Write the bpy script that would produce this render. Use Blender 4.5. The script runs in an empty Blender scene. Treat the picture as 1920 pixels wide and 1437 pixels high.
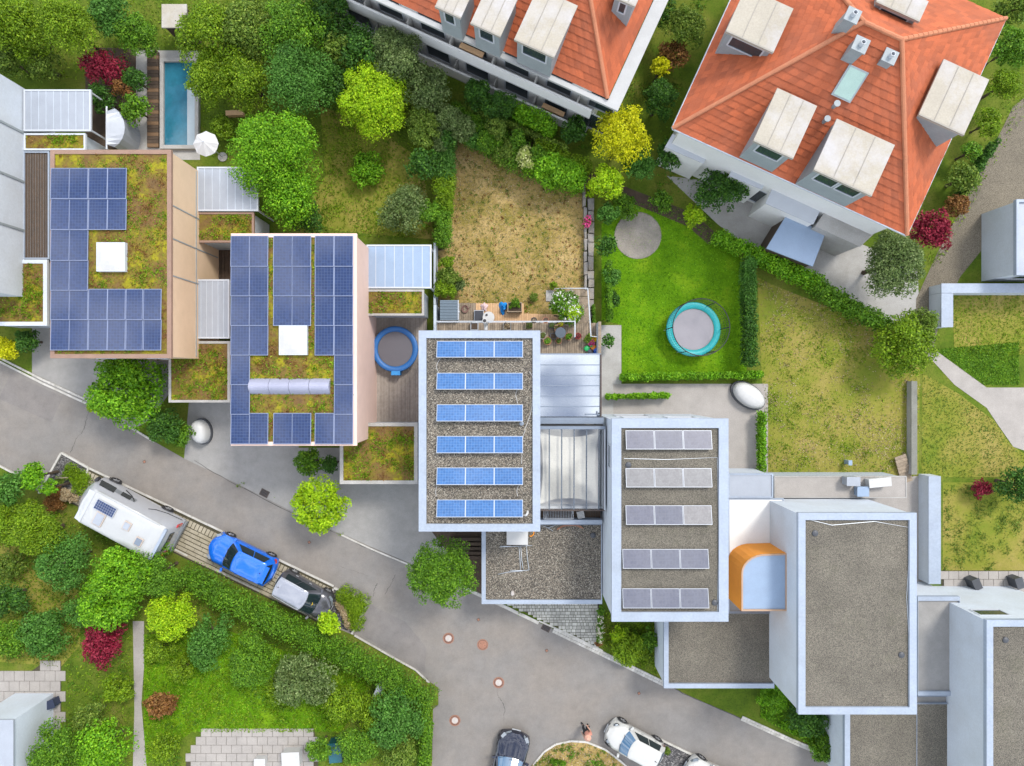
import bpy, math, random
import numpy as np
from mathutils import Vector, Matrix
sc = bpy.context.scene
C = sc.collection
F = 1280.0      # focal length in pixels of the 1920 px wide photograph
CAMH = 41.3     # drone height in metres
R = math.radians
random.seed(7)
# ------------------------------------------------------------------ camera, light, exposure
cd = bpy.data.cameras.new('drone_camera'); cam = bpy.data.objects.new('drone_camera', cd); C.objects.link(cam)
cam.location = (0, 0, CAMH); cam.rotation_euler = (0, 0, 0)
cd.sensor_width = 36; cd.lens = 36 * F / 1920; cd.clip_start = 0.5; cd.clip_end = 3000
sc.camera = cam
SUN_EL, SUN_AZ = 52, 38           # azimuth clockwise from the top of the picture (south)
w = bpy.data.worlds.new("World"); sc.world = w; w.use_nodes = True
nt = w.node_tree; nt.nodes.clear()
wo = nt.nodes.new('ShaderNodeOutputWorld'); bg = nt.nodes.new('ShaderNodeBackground')
sky = nt.nodes.new('ShaderNodeTexSky'); sky.sky_type = 'NISHITA'; sky.sun_disc = False
sky.sun_elevation = R(SUN_EL); sky.sun_rotation = R(SUN_AZ); sky.air_density = 1.0; sky.dust_density = 1.5
tc = nt.nodes.new('ShaderNodeTexCoord'); nz = nt.nodes.new('ShaderNodeTexNoise')
nz.inputs['Scale'].default_value = 15; nz.inputs['Detail'].default_value = 7; nz.inputs['Roughness'].default_value = 0.55
cr = nt.nodes.new('ShaderNodeValToRGB')
cr.color_ramp.elements[0].position = 0.44; cr.color_ramp.elements[1].position = 0.58
mx = nt.nodes.new('ShaderNodeMixRGB'); mx.inputs['Color2'].default_value = (11.0, 11.2, 11.6, 1)
nt.links.new(tc.outputs['Generated'], nz.inputs['Vector']); nt.links.new(nz.outputs['Fac'], cr.inputs['Fac'])
nt.links.new(cr.outputs['Color'], mx.inputs['Fac']); nt.links.new(sky.outputs['Color'], mx.inputs['Color1'])
nt.links.new(mx.outputs['Color'], bg.inputs['Color']); nt.links.new(bg.outputs['Background'], wo.inputs['Surface'])
bg.inputs['Strength'].default_value = 0.135
sd = bpy.data.lights.new('sun', 'SUN'); sun = bpy.data.objects.new('sun', sd); C.objects.link(sun)
sd.energy = 1.75; sd.angle = R(13); sd.color = (1.0, 0.95, 0.87)
_d = Vector((math.sin(R(SUN_AZ)) * math.cos(R(SUN_EL)), math.cos(R(SUN_AZ)) * math.cos(R(SUN_EL)), math.sin(R(SUN_EL))))
sun.rotation_euler = _d.to_track_quat('Z', 'Y').to_euler(); sun.location = _d * 80
sc.view_settings.view_transform = 'Standard'; sc.view_settings.look = 'None'
sc.view_settings.gamma = 1; sc.view_settings.use_curve_mapping = False
sc.view_settings.exposure = 0.82
sc.cycles.max_bounces = 8; sc.cycles.transparent_max_bounces = 12

# ------------------------------------------------------------------ helpers
def X(px, z=0): return (px - 960) / F * (CAMH - z)
def Y(py, z=0): return -(py - 718.5) / F * (CAMH - z)
def P(px, py, z=0): return Vector((X(px, z), Y(py, z), z))
def lerp(a, b, t): return a + (b - a) * t

class MB:
    def __init__(s): s.v = []; s.f = []; s.m = []
    def add(s, vs, fs, mi=0):
        b = len(s.v); s.v += [tuple(v) for v in vs]
        for f in fs: s.f.append([i + b for i in f]); s.m.append(mi)
        return s
    def box(s, a, b, mi=0, M=None):
        x0, y0, z0 = a; x1, y1, z1 = b
        vs = [(x0,y0,z0),(x1,y0,z0),(x1,y1,z0),(x0,y1,z0),(x0,y0,z1),(x1,y0,z1),(x1,y1,z1),(x0,y1,z1)]
        if M is not None: vs = [M @ Vector(v) for v in vs]
        return s.add(vs, [(3,2,1,0),(4,5,6,7),(0,1,5,4),(1,2,6,5),(2,3,7,6),(3,0,4,7)], mi)
    def obox(s, c, h, rz=0, mi=0, rx=0, ry=0):
        M = Matrix.Translation(c) @ Matrix.Rotation(rz, 4, 'Z') @ Matrix.Rotation(ry, 4, 'Y') @ Matrix.Rotation(rx, 4, 'X')
        return s.box((-h[0],-h[1],-h[2]), (h[0],h[1],h[2]), mi, M)
    def prism(s, pts, z0, z1, mi=0, top=True, bot=False, mtop=None):
        n = len(pts)
        ar = sum(pts[i][0]*pts[(i+1)%n][1]-pts[(i+1)%n][0]*pts[i][1] for i in range(n))
        if ar < 0: pts = pts[::-1]
        vs = [(p[0],p[1],z0) for p in pts] + [(p[0],p[1],z1) for p in pts]
        s.add(vs, [(i,(i+1)%n,n+(i+1)%n,n+i) for i in range(n)], mi)
        if top: s.add([(p[0],p[1],z1) for p in pts], [list(range(n))], mi if mtop is None else mtop)
        if bot: s.add([(p[0],p[1],z0) for p in pts], [list(range(n))[::-1]], mi)
        return s
    def sheet(s, pts, z, mi=0):
        n = len(pts)
        ar = sum(pts[i][0]*pts[(i+1)%n][1]-pts[(i+1)%n][0]*pts[i][1] for i in range(n))
        if ar < 0: pts = pts[::-1]
        return s.add([(p[0],p[1],z) for p in pts], [list(range(n))], mi)
    def tube(s, pts, r, n=6, mi=0, r1=None, cap=True):
        pts = [Vector(p) for p in pts]; k = len(pts); vs = []
        for i, p in enumerate(pts):
            d = (pts[min(i+1,k-1)] - pts[max(i-1,0)]).normalized()
            u = d.cross(Vector((0,0,1)))
            if u.length < 1e-3: u = Vector((1,0,0))
            u.normalize(); w_ = d.cross(u)
            rr = r if r1 is None else lerp(r, r1, i/(k-1))
            for j in range(n):
                a = 2*math.pi*j/n; vs.append(p + u*math.cos(a)*rr + w_*math.sin(a)*rr)
        fs = [(i*n+j, i*n+(j+1)%n, (i+1)*n+(j+1)%n, (i+1)*n+j) for i in range(k-1) for j in range(n)]
        if cap: fs += [list(range(n))[::-1], [(k-1)*n+j for j in range(n)]]
        return s.add(vs, fs, mi)
    def lathe(s, prof, n=20, c=(0,0,0), mi=0, sx=1, sy=1, cap=True):
        vs = []
        for r, z in prof:
            for j in range(n):
                a = 2*math.pi*j/n; vs.append((c[0]+r*sx*math.cos(a), c[1]+r*sy*math.sin(a), c[2]+z))
        k = len(prof)
        fs = [(i*n+j, i*n+(j+1)%n, (i+1)*n+(j+1)%n, (i+1)*n+j) for i in range(k-1) for j in range(n)]
        if cap and prof[-1][0] > 0.001: fs.append([(k-1)*n+j for j in range(n)])
        if cap and prof[0][0] > 0.001: fs.append([j for j in range(n)][::-1])
        return s.add(vs, fs, mi)
    def build(s, name, mats, parent=None, smooth=False, loc=None, kind=None, label=None):
        """verts are world coordinates; with a parent (or loc) they are stored relative to it"""
        me = bpy.data.meshes.new(name)
        M = None
        if parent is not None: M = wm(parent).inverted()
        elif loc is not None: M = Matrix.Translation(-Vector(loc))
        vs = s.v if M is None else [tuple(M @ Vector(v)) for v in s.v]
        me.from_pydata(vs, [], s.f)
        if not isinstance(mats, (list, tuple)): mats = [mats]
        for m in mats: me.materials.append(m)
        if len(mats) > 1: me.polygons.foreach_set('material_index', s.m)
        if smooth: me.polygons.foreach_set('use_smooth', [True]*len(s.f))
        me.update()
        return link(me, name, parent, loc, kind, label)

WM = {}
def wm(o): return WM.get(o.name, Matrix.Identity(4))
def link(me, name, parent=None, loc=None, kind=None, label=None):
    o = bpy.data.objects.new(name, me); C.objects.link(o)
    if parent is not None: o.parent = parent; WM[o.name] = wm(parent)
    elif loc is not None: o.location = loc; WM[o.name] = Matrix.Translation(loc)
    if kind: o['kind'] = kind
    if label: o['label'] = label
    return o
def tag(o, label, cat, group=None):
    o['label'] = label; o['category'] = cat
    if group: o['group'] = group
    return o
def thing(name, label, cat, loc, rz=0, group=None):
    o = bpy.data.objects.new(name, None); C.objects.link(o); o.empty_display_size = 0.2
    o.location = loc; o.rotation_euler = (0, 0, rz)
    WM[o.name] = Matrix.Translation(loc) @ Matrix.Rotation(rz, 4, 'Z')
    return tag(o, label, cat, group)
def copy_thing(root, loc, rz, label, group=None):
    def rec(o, par):
        c = o.copy(); C.objects.link(c)
        if par is not None: c.parent = par
        for ch in [x for x in KIDS.get(o.name, [])]: KIDS.setdefault(c.name, []).append(rec(ch, c))
        return c
    r = rec(root, None); r.location = loc; r.rotation_euler = (0, 0, rz); r['label'] = label
    if group: r['group'] = group
    return r
KIDS = {}
def index_kids(root):
    for o in C.objects:
        if o.parent is not None:
            l = KIDS.setdefault(o.parent.name, [])
            if o not in l: l.append(o)

# ------------------------------------------------------------------ materials
def _n(nt, t, **kw):
    n = nt.nodes.new(t)
    for k, v in kw.items():
        if k in n.inputs: n.inputs[k].default_value = v
        else: setattr(n, k, v)
    return n
def c4(c, k=1.0): return (min(c[0]*k,1), min(c[1]*k,1), min(c[2]*k,1), 1)
def base(name):
    m = bpy.data.materials.new(name); m.use_nodes = True; nt = m.node_tree; nt.nodes.clear()
    out = _n(nt, 'ShaderNodeOutputMaterial'); b = _n(nt, 'ShaderNodeBsdfPrincipled')
    nt.links.new(b.outputs[0], out.inputs[0])
    return m, nt, b, out
def ramp(nt, src, stops):
    r = _n(nt, 'ShaderNodeValToRGB'); el = r.color_ramp.elements
    while len(el) < len(stops): el.new(0.5)
    for e, (p, c) in zip(el, stops): e.position = p; e.color = c4(c)
    nt.links.new(src, r.inputs['Fac']); return r.outputs['Color']
def noise(nt, co, scale, detail=4, rough=0.55):
    n = _n(nt, 'ShaderNodeTexNoise'); n.inputs['Scale'].default_value = scale
    n.inputs['Detail'].default_value = detail; n.inputs['Roughness'].default_value = rough
    nt.links.new(co, n.inputs['Vector']); return n.outputs['Fac']
def mixc(nt, a, b, fac, mode='MIX'):
    n = _n(nt, 'ShaderNodeMixRGB', blend_type=mode)
    for s, v in ((n.inputs['Color1'], a), (n.inputs['Color2'], b), (n.inputs['Fac'], fac)):
        if isinstance(v, (int, float)): s.default_value = v
        elif isinstance(v, tuple): s.default_value = v if len(v) == 4 else c4(v)
        else: nt.links.new(v, s)
    return n.outputs['Color']
def coord(nt): return _n(nt, 'ShaderNodeTexCoord').outputs['Object']
def bump(nt, b, h, st, dist=0.02):
    n = _n(nt, 'ShaderNodeBump', Strength=st, Distance=dist); nt.links.new(h, n.inputs['Height'])
    nt.links.new(n.outputs[0], b.inputs['Normal'])
def mat(name, col, rough=0.6, metal=0.0, var=0.12, scale=1.5, fine=25, bmp=0.0, coat=0.0, island=0.0, spec=0.5, dirt=None, dirt_amt=0.3):
    m, nt, b, out = base(name); co = coord(nt)
    n1 = noise(nt, co, scale, 5, 0.6); n2 = noise(nt, co, fine, 3)
    v = ramp(nt, n1, [(0.3, (1-var,)*3), (0.7, (1,)*3)])
    v2 = ramp(nt, n2, [(0.3, (1-var,)*3), (0.7, (1,)*3)])
    c = mixc(nt, mixc(nt, c4(col), v, 1.0, 'MULTIPLY'), v2, 1.0, 'MULTIPLY')
    if island:
        g = _n(nt, 'ShaderNodeNewGeometry')
        c = mixc(nt, c, ramp(nt, g.outputs['Random Per Island'], [(0, (1-island,)*3), (1, (1,)*3)]), 1.0, 'MULTIPLY')
    if dirt:
        d = ramp(nt, noise(nt, co, scale*0.6, 8, 0.7), [(0.45, (0,)*3), (0.75, (dirt_amt,)*3)])
        c = mixc(nt, c, dirt, d)
    nt.links.new(c, b.inputs['Base Color'])
    b.inputs['Roughness'].default_value = rough; b.inputs['Metallic'].default_value = metal
    b.inputs['Specular IOR Level'].default_value = spec
    if coat: b.inputs['Coat Weight'].default_value = coat; b.inputs['Coat Roughness'].default_value = 0.04
    if bmp: bump(nt, b, n2, bmp)
    return m
def mat_gravel(name, cols, vscale=16, patch=(0.72, 1.0)):
    m, nt, b, out = base(name); co = coord(nt)
    v = _n(nt, 'ShaderNodeTexVoronoi', Scale=vscale); nt.links.new(co, v.inputs['Vector'])
    sep = _n(nt, 'ShaderNodeSeparateColor'); nt.links.new(v.outputs['Color'], sep.inputs[0])
    k = len(cols)
    c = ramp(nt, sep.outputs[0], [(i/(k-1), cols[i]) for i in range(k)])
    e = ramp(nt, v.outputs['Distance'], [(0.25, (1,)*3), (0.75, (0.35,)*3)])
    c = mixc(nt, c, e, 1.0, 'MULTIPLY')
    p = ramp(nt, noise(nt, co, 0.55, 6, 0.6), [(0.35, (patch[0],)*3), (0.65, (patch[1],)*3)])
    c = mixc(nt, c, p, 1.0, 'MULTIPLY')
    c = mixc(nt, c, (0.085,0.085,0.05), ramp(nt, noise(nt, co, 0.35, 9, 0.75), [(0.54, (0,)*3), (0.74, (0.6,)*3)]))
    nt.links.new(c, b.inputs['Base Color']); b.inputs['Roughness'].default_value = 0.85
    inv = ramp(nt, v.outputs['Distance'], [(0, (1,)*3), (0.7, (0,)*3)])
    bump(nt, b, inv, 0.8, 0.03)
    return m
def mat_lawn(name, stops, scale=0.5, speck=(0.03,0.05,0.01), speck_amt=0.6, fscale=9):
    m, nt, b, out = base(name); co = coord(nt)
    c = ramp(nt, noise(nt, co, scale, 8, 0.68), stops)
    f = ramp(nt, noise(nt, co, fscale, 5, 0.7), [(0.5, (0,)*3), (0.68, (speck_amt,)*3)])
    c = mixc(nt, c, speck, f)
    f2 = ramp(nt, noise(nt, co, 38, 3, 0.6), [(0.3, (0.68,)*3), (0.7, (1,)*3)])
    c = mixc(nt, c, f2, 1.0, 'MULTIPLY')
    nt.links.new(c, b.inputs['Base Color']); b.inputs['Roughness'].default_value = 0.95
    b.inputs['Specular IOR Level'].default_value = 0.1
    bump(nt, b, noise(nt, co, 24, 4, 0.7), 0.7, 0.04)
    return m
def mat_asphalt(name, col, tint):
    m, nt, b, out = base(name); co = coord(nt)
    c = mixc(nt, c4(col), c4(tint), ramp(nt, noise(nt, co, 0.22, 6, 0.6), [(0.38, (0,)*3), (0.62, (1,)*3)]))
    c = mixc(nt, c, ramp(nt, noise(nt, co, 30, 4, 0.7), [(0.3, (0.75,)*3), (0.7, (1,)*3)]), 1.0, 'MULTIPLY')
    c = mixc(nt, c, ramp(nt, noise(nt, co, 1.4, 9, 0.72), [(0.32, (0.82,)*3), (0.62, (1,)*3)]), 1.0, 'MULTIPLY')
    d = ramp(nt, noise(nt, co, 0.5, 9, 0.75), [(0.6, (0,)*3), (0.78, (0.35,)*3)])
    c = mixc(nt, c, (0.09, 0.085, 0.085), d)
    nt.links.new(c, b.inputs['Base Color']); b.inputs['Roughness'].default_value = 0.9
    b.inputs['Specular IOR Level'].default_value = 0.25
    bump(nt, b, noise(nt, co, 45, 3, 0.6), 0.4, 0.02)
    return m
def mat_leaf(name, lo, hi, tip=None, trans=0.28, gain=1.3):
    if name.startswith('leaf'): lo, hi, tip = [None if q is None else tuple(v*gain for v in q) for q in (lo, hi, tip)]
    m, nt, b, out = base(name); co = coord(nt)
    g = _n(nt, 'ShaderNodeNewGeometry')
    st = [(0, lo), (0.75, hi)] + ([(1.0, tip)] if tip else [(1.0, hi)])
    c = ramp(nt, g.outputs['Random Per Island'], st)
    c = mixc(nt, c, ramp(nt, noise(nt, co, 1.3, 4, 0.6), [(0.35, (0.62,)*3), (0.65, (1,)*3)]), 1.0, 'MULTIPLY')
    nt.links.new(c, b.inputs['Base Color']); b.inputs['Roughness'].default_value = 0.55
    b.inputs['Specular IOR Level'].default_value = 0.25
    t = _n(nt, 'ShaderNodeBsdfTranslucent'); nt.links.new(c, t.inputs['Color'])
    mxs = _n(nt, 'ShaderNodeMixShader'); mxs.inputs[0].default_value = trans
    nt.links.new(b.outputs[0], mxs.inputs[1]); nt.links.new(t.outputs[0], mxs.inputs[2]); nt.links.new(mxs.outputs[0], out.inputs[0])
    return m
def mat_glass(name, tint=(0.9, 0.95, 0.97), refl=0.25, rough=0.03):
    m = bpy.data.materials.new(name); m.use_nodes = True; nt = m.node_tree; nt.nodes.clear()
    out = _n(nt, 'ShaderNodeOutputMaterial'); t = _n(nt, 'ShaderNodeBsdfTransparent', Color=c4(tint))
    g = _n(nt, 'ShaderNodeBsdfGlossy', Roughness=rough); fr = _n(nt, 'ShaderNodeFresnel', IOR=1.5)
    a = _n(nt, 'ShaderNodeMath', operation='ADD'); a.inputs[1].default_value = refl; nt.links.new(fr.outputs[0], a.inputs[0])
    mxs = _n(nt, 'ShaderNodeMixShader'); nt.links.new(a.outputs[0], mxs.inputs[0])
    nt.links.new(t.outputs[0], mxs.inputs[1]); nt.links.new(g.outputs[0], mxs.inputs[2]); nt.links.new(mxs.outputs[0], out.inputs[0])
    return m
def mat_wood(name, col, dark, island=0.3):
    m, nt, b, out = base(name); co = coord(nt)
    g = _n(nt, 'ShaderNodeNewGeometry'); oi = _n(nt, 'ShaderNodeObjectInfo')
    c = mixc(nt, c4(col), c4(dark), ramp(nt, noise(nt, co, 6, 8, 0.7), [(0.35, (0,)*3), (0.75, (1,)*3)]))
    c = mixc(nt, c, ramp(nt, oi.outputs['Random'], [(0, (1-island,)*3), (1, (1,)*3)]), 1.0, 'MULTIPLY')
    c = mixc(nt, c, ramp(nt, g.outputs['Random Per Island'], [(0, (1-island*0.7,)*3), (1, (1,)*3)]), 1.0, 'MULTIPLY')
    nt.links.new(c, b.inputs['Base Color']); b.inputs['Roughness'].default_value = 0.8
    return m

M = {}
M['trim'] = mat('pale blue grey sheet metal', (0.325, 0.38, 0.465), 0.5, 0.0, 0.14, 0.9, 9, dirt=(0.24,0.26,0.28), dirt_amt=0.4)
M['trim_dark'] = mat('grey sheet metal', (0.19, 0.23, 0.29), 0.4, 0.2, 0.12)
M['white_wall'] = mat('white render', (0.55, 0.60, 0.66), 0.85, 0, 0.10, 0.6, 10, dirt=(0.38,0.38,0.36), dirt_amt=0.4)
M['white_facade'] = mat('bright white facade', (0.74, 0.74, 0.72), 0.85, 0, 0.06, 0.8, 14, dirt=(0.5,0.5,0.46), dirt_amt=0.3)
M['beige_wall'] = mat('beige render', (0.66, 0.49, 0.33), 0.85, 0, 0.08)
M['pink_wall'] = mat('pale pink render', (0.72, 0.52, 0.44), 0.85, 0, 0.08)
M['grey_wall'] = mat('grey blue render', (0.42, 0.47, 0.52), 0.8, 0, 0.08)
M['orange_wall'] = mat('orange render', (0.82, 0.30, 0.03), 0.8, 0, 0.1)
M['gravel'] = mat_gravel('roof gravel', [(0.05,0.045,0.04),(0.15,0.13,0.105),(0.24,0.21,0.165),(0.32,0.27,0.21),(0.54,0.50,0.41)], 24, (0.74,1))
M['gravel2'] = mat_gravel('weathered roof gravel', [(0.17,0.15,0.12),(0.21,0.19,0.15),(0.24,0.215,0.17),(0.30,0.27,0.21)], 26, (0.72,1))
M['sedum'] = mat_lawn('sedum', [(0.25,(0.13,0.085,0.05)),(0.42,(0.20,0.125,0.045)),(0.52,(0.21,0.17,0.03)),(0.62,(0.34,0.31,0.02)),(0.75,(0.20,0.24,0.02))], 0.9, (0.10,0.05,0.03), 0.5, 6)
M['asphalt'] = mat_asphalt('bleached asphalt', (0.228,0.217,0.206), (0.250,0.225,0.20))
M['asphalt2'] = mat_asphalt('driveway asphalt', (0.30,0.295,0.285), (0.32,0.31,0.295))
M['concrete'] = mat('concrete', (0.42,0.41,0.39), 0.85, 0, 0.2, 1.2, 20, 0.1, dirt=(0.2,0.19,0.16), dirt_amt=0.5)
M['kerb'] = mat('pale kerb stone', (0.60,0.58,0.54), 0.85, 0, 0.15, 2, 30, 0.1, island=0.2, dirt=(0.16,0.15,0.10), dirt_amt=0.6)
M['paver'] = mat('sand coloured paver', (0.46,0.41,0.31), 0.85, 0, 0.2, 1.2, 25, 0.1, island=0.2, dirt=(0.17,0.14,0.07), dirt_amt=0.6)
M['paver_grey'] = mat('grey green paver', (0.58,0.57,0.51), 0.85, 0, 0.2, 1.0, 25, 0.1, island=0.38, dirt=(0.13,0.13,0.11), dirt_amt=0.5)
M['patio'] = mat('patio slab', (0.40,0.37,0.34), 0.85, 0, 0.2, 1.0, 25, 0.1, island=0.2)
M['joint'] = mat('mossy joint soil', (0.085,0.075,0.04), 0.95, 0, 0.4, 3, 30)
M['soil'] = mat('dark soil', (0.11,0.075,0.05), 0.95, 0, 0.4, 3, 30, 0.4)
M['beige_gravel'] = mat_gravel('beige gravel', [(0.24,0.205,0.145),(0.28,0.24,0.175),(0.32,0.275,0.205)], 30, (0.8,1))
M['dark_gravel'] = mat_gravel('dark chippings', [(0.05,0.05,0.055),(0.12,0.115,0.12),(0.18,0.17,0.17),(0.32,0.31,0.30)], 14)
M['ground'] = mat_lawn('garden ground', [(0.3,(0.05,0.09,0.012)),(0.45,(0.10,0.16,0.015)),(0.6,(0.17,0.20,0.03)),(0.75,(0.24,0.20,0.08))], 0.35)
M['lawn_dry'] = mat_lawn('parched lawn', [(0.30,(0.17,0.17,0.025)),(0.41,(0.27,0.215,0.055)),(0.52,(0.40,0.285,0.105)),(0.66,(0.52,0.38,0.17))], 0.42, (0.14,0.125,0.03), 0.85, 4.6)
M['lawn_green'] = mat_lawn('fresh lawn', [(0.3,(0.07,0.17,0.004)),(0.5,(0.12,0.27,0.006)),(0.65,(0.20,0.34,0.012)),(0.8,(0.27,0.27,0.05))], 0.45, (0.05,0.12,0.004), 0.5, 7)
M['lawn_mid'] = mat_lawn('half dry lawn', [(0.32,(0.14,0.20,0.02)),(0.46,(0.22,0.235,0.035)),(0.57,(0.29,0.255,0.06)),(0.70,(0.36,0.285,0.10))], 0.3, (0.15,0.165,0.025), 0.35, 7)
M['lawn_dark'] = mat_lawn('dark green lawn', [(0.3,(0.05,0.12,0.006)),(0.5,(0.085,0.17,0.01)),(0.7,(0.15,0.21,0.02))], 0.5)  # grass of a darker green
M['tile'] = mat('red clay tile', (0.50,0.115,0.037), 0.75, 0, 0.18, 0.5, 18, 0.1, island=0.32, dirt=(0.26,0.09,0.05), dirt_amt=0.55)
M['ridge'] = mat('light clay ridge tile', (0.50,0.19,0.095), 0.75, 0, 0.15, 2, 20)
M['felt'] = mat('beige roofing felt', (0.40,0.365,0.30), 0.8, 0, 0.14, 0.7, 12, dirt=(0.45,0.45,0.49), dirt_amt=0.8)
M['zinc'] = mat('zinc sheet', (0.29,0.33,0.35), 0.6, 0.0, 0.15)
M['canopy'] = mat('pale ribbed canopy sheet', (0.34,0.37,0.42), 0.4, 0.1, 0.1)
M['canopy_b'] = mat('pale blue canopy sheet', (0.28,0.37,0.50), 0.35, 0.2, 0.1)
M['seam_roof'] = mat('bright standing seam metal', (0.42,0.455,0.50), 0.07, 0.85, 0.06, 0.6, 8)
M['pane'] = mat_glass('clear roof pane', (0.98,0.98,0.97), 0.15)
M['window'] = mat('dark window glass', (0.03,0.045,0.055), 0.05, 0.0, 0.1, 1, 5, spec=0.8)
M['frame'] = mat('white painted metal', (0.48,0.51,0.55), 0.45, 0, 0.06)
M['rail'] = mat('galvanised tube', (0.55,0.60,0.66), 0.4, 0.4, 0.1)
M['sail'] = mat('cream shade cloth', (0.80,0.78,0.70), 0.9, 0, 0.12, 0.9, 12)
M['wood_old'] = mat_wood('weathered deck timber', (0.38,0.30,0.215), (0.18,0.14,0.10))
M['wood_new'] = mat_wood('orange larch timber', (0.62,0.40,0.22), (0.52,0.31,0.16), 0.15)
M['wood_dark'] = mat_wood('dark stained timber', (0.10,0.065,0.04), (0.05,0.035,0.025))
M['bark'] = mat('bark', (0.12,0.085,0.055), 0.95, 0, 0.4, 5, 40, 0.5)
M['stone'] = mat('garden wall stone', (0.40,0.38,0.36), 0.9, 0, 0.35, 3, 25, 0.4, island=0.4, dirt=(0.34,0.26,0.16), dirt_amt=0.6)
M['water'] = mat('pool water', (0.03,0.17,0.25), 0.04, 0, 0.2, 0.8, 4, spec=0.6)
M['black'] = mat('black rubber', (0.02,0.02,0.022), 0.6, 0, 0.2)
M['dark'] = mat('dark grey plastic', (0.06,0.065,0.075), 0.5, 0, 0.15)
M['white'] = mat('white plastic', (0.47,0.47,0.46), 0.45, 0, 0.05)
M['iron'] = mat('rusty cast iron', (0.36,0.17,0.11), 0.7, 0.1, 0.25, 6, 40)
M['iron_dark'] = mat('dark cast iron', (0.10,0.075,0.065), 0.7, 0.2, 0.25, 6, 40)
M['cover_white'] = mat('pale concrete cover infill', (0.46,0.42,0.39), 0.8, 0, 0.15, 6, 40)
M['crack'] = mat('tar filled crack', (0.09,0.085,0.08), 0.9, 0, 0.2)
M['terracotta'] = mat('terracotta', (0.42,0.19,0.11), 0.8, 0, 0.15)
M['panel_frame'] = mat('aluminium panel frame', (0.42,0.45,0.50), 0.4, 0.3, 0.06)
def mat_cell(name, a, b_, line, rough=0.12):
    m, nt, b, out = base(name); co = coord(nt); g = _n(nt, 'ShaderNodeNewGeometry'); oi = _n(nt, 'ShaderNodeObjectInfo')
    v = _n(nt, 'ShaderNodeTexVoronoi', Scale=14); nt.links.new(co, v.inputs['Vector'])
    sep = _n(nt, 'ShaderNodeSeparateColor'); nt.links.new(v.outputs['Color'], sep.inputs[0])
    c = mixc(nt, c4(a), c4(b_), g.outputs['Random Per Island'])
    c = mixc(nt, c, ramp(nt, sep.outputs[0], [(0, (0.78,)*3), (1, (1,)*3)]), 1.0, 'MULTIPLY')
    c = mixc(nt, c, ramp(nt, oi.outputs['Random'], [(0, (0.85,0.9,0.92)), (1, (1,1,1))]), 1.0, 'MULTIPLY')
    nt.links.new(c, b.inputs['Base Color']); b.inputs['Roughness'].default_value = rough
    b.inputs['Coat Weight'].default_value = 0.6; b.inputs['Coat Roughness'].default_value = 0.05
    return m
M['cell'] = mat_cell('polycrystalline cell', (0.032,0.115,0.30), (0.046,0.15,0.37), None)
M['cell_line'] = mat('panel backing sheet', (0.11,0.22,0.42), 0.25, 0, 0.05)
M['cell_dark'] = mat_cell('dark blue cell', (0.016,0.033,0.10), (0.024,0.047,0.135), None)
M['cell_line2'] = mat('bluish backing sheet', (0.06,0.09,0.18), 0.3, 0, 0.05)
M['cell_grey'] = mat_cell('greyish blue cell', (0.09,0.095,0.135), (0.11,0.115,0.155), None, 0.35)
def paint(name, col, metal=0.0, rough=0.3): return mat(name, col, rough, metal, 0.03, 1, 8, coat=1.0)
LEAF = {
 'mid': mat_leaf('leaf mid green', (0.045,0.12,0.006), (0.11,0.25,0.012), (0.20,0.36,0.02)),
 'bright': mat_leaf('leaf bright green', (0.06,0.19,0.004), (0.16,0.36,0.008), (0.26,0.48,0.02)),
 'lime': mat_leaf('leaf lime green', (0.16,0.31,0.004), (0.32,0.50,0.006), (0.45,0.58,0.02)),
 'yellow': mat_leaf('leaf yellow green', (0.36,0.40,0.003), (0.55,0.55,0.005), (0.66,0.62,0.02)),
 'olive': mat_leaf('leaf olive green', (0.06,0.12,0.012), (0.14,0.22,0.022), (0.24,0.31,0.05)),
 'moss': mat_leaf('leaf moss green', (0.075,0.15,0.004), (0.165,0.28,0.006), (0.27,0.38,0.02)),
 'dark': mat_leaf('leaf dark green', (0.022,0.07,0.008), (0.05,0.14,0.015), (0.10,0.22,0.02)),
 'blueg': mat_leaf('leaf blue green', (0.035,0.115,0.012), (0.08,0.21,0.025), (0.14,0.30,0.05)),
 'grey': mat_leaf('leaf grey green', (0.06,0.105,0.025), (0.13,0.19,0.05), (0.24,0.30,0.12)),
 'cream': mat_leaf('leaf cream variegated', (0.26,0.34,0.06), (0.45,0.50,0.16), (0.66,0.66,0.34)),
 'red': mat_leaf('leaf dark red', (0.12,0.006,0.018), (0.26,0.015,0.04), (0.36,0.04,0.07)),
 'rust': mat_leaf('leaf rusty brown', (0.12,0.05,0.015), (0.24,0.11,0.03), (0.34,0.20,0.06)),
 'white': mat_leaf('petal white', (0.66,0.68,0.58), (0.80,0.80,0.76), None, 0.1),
 'pink': mat_leaf('petal pink', (0.62,0.03,0.20), (0.80,0.08,0.30), None, 0.1),
 'petal_cream': mat_leaf('petal cream', (0.55,0.50,0.36), (0.78,0.74,0.58), None, 0.1),
 'dusty': mat_leaf('dry flower head', (0.26,0.18,0.09), (0.48,0.38,0.22), (0.62,0.52,0.36), 0.1),
}
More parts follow.
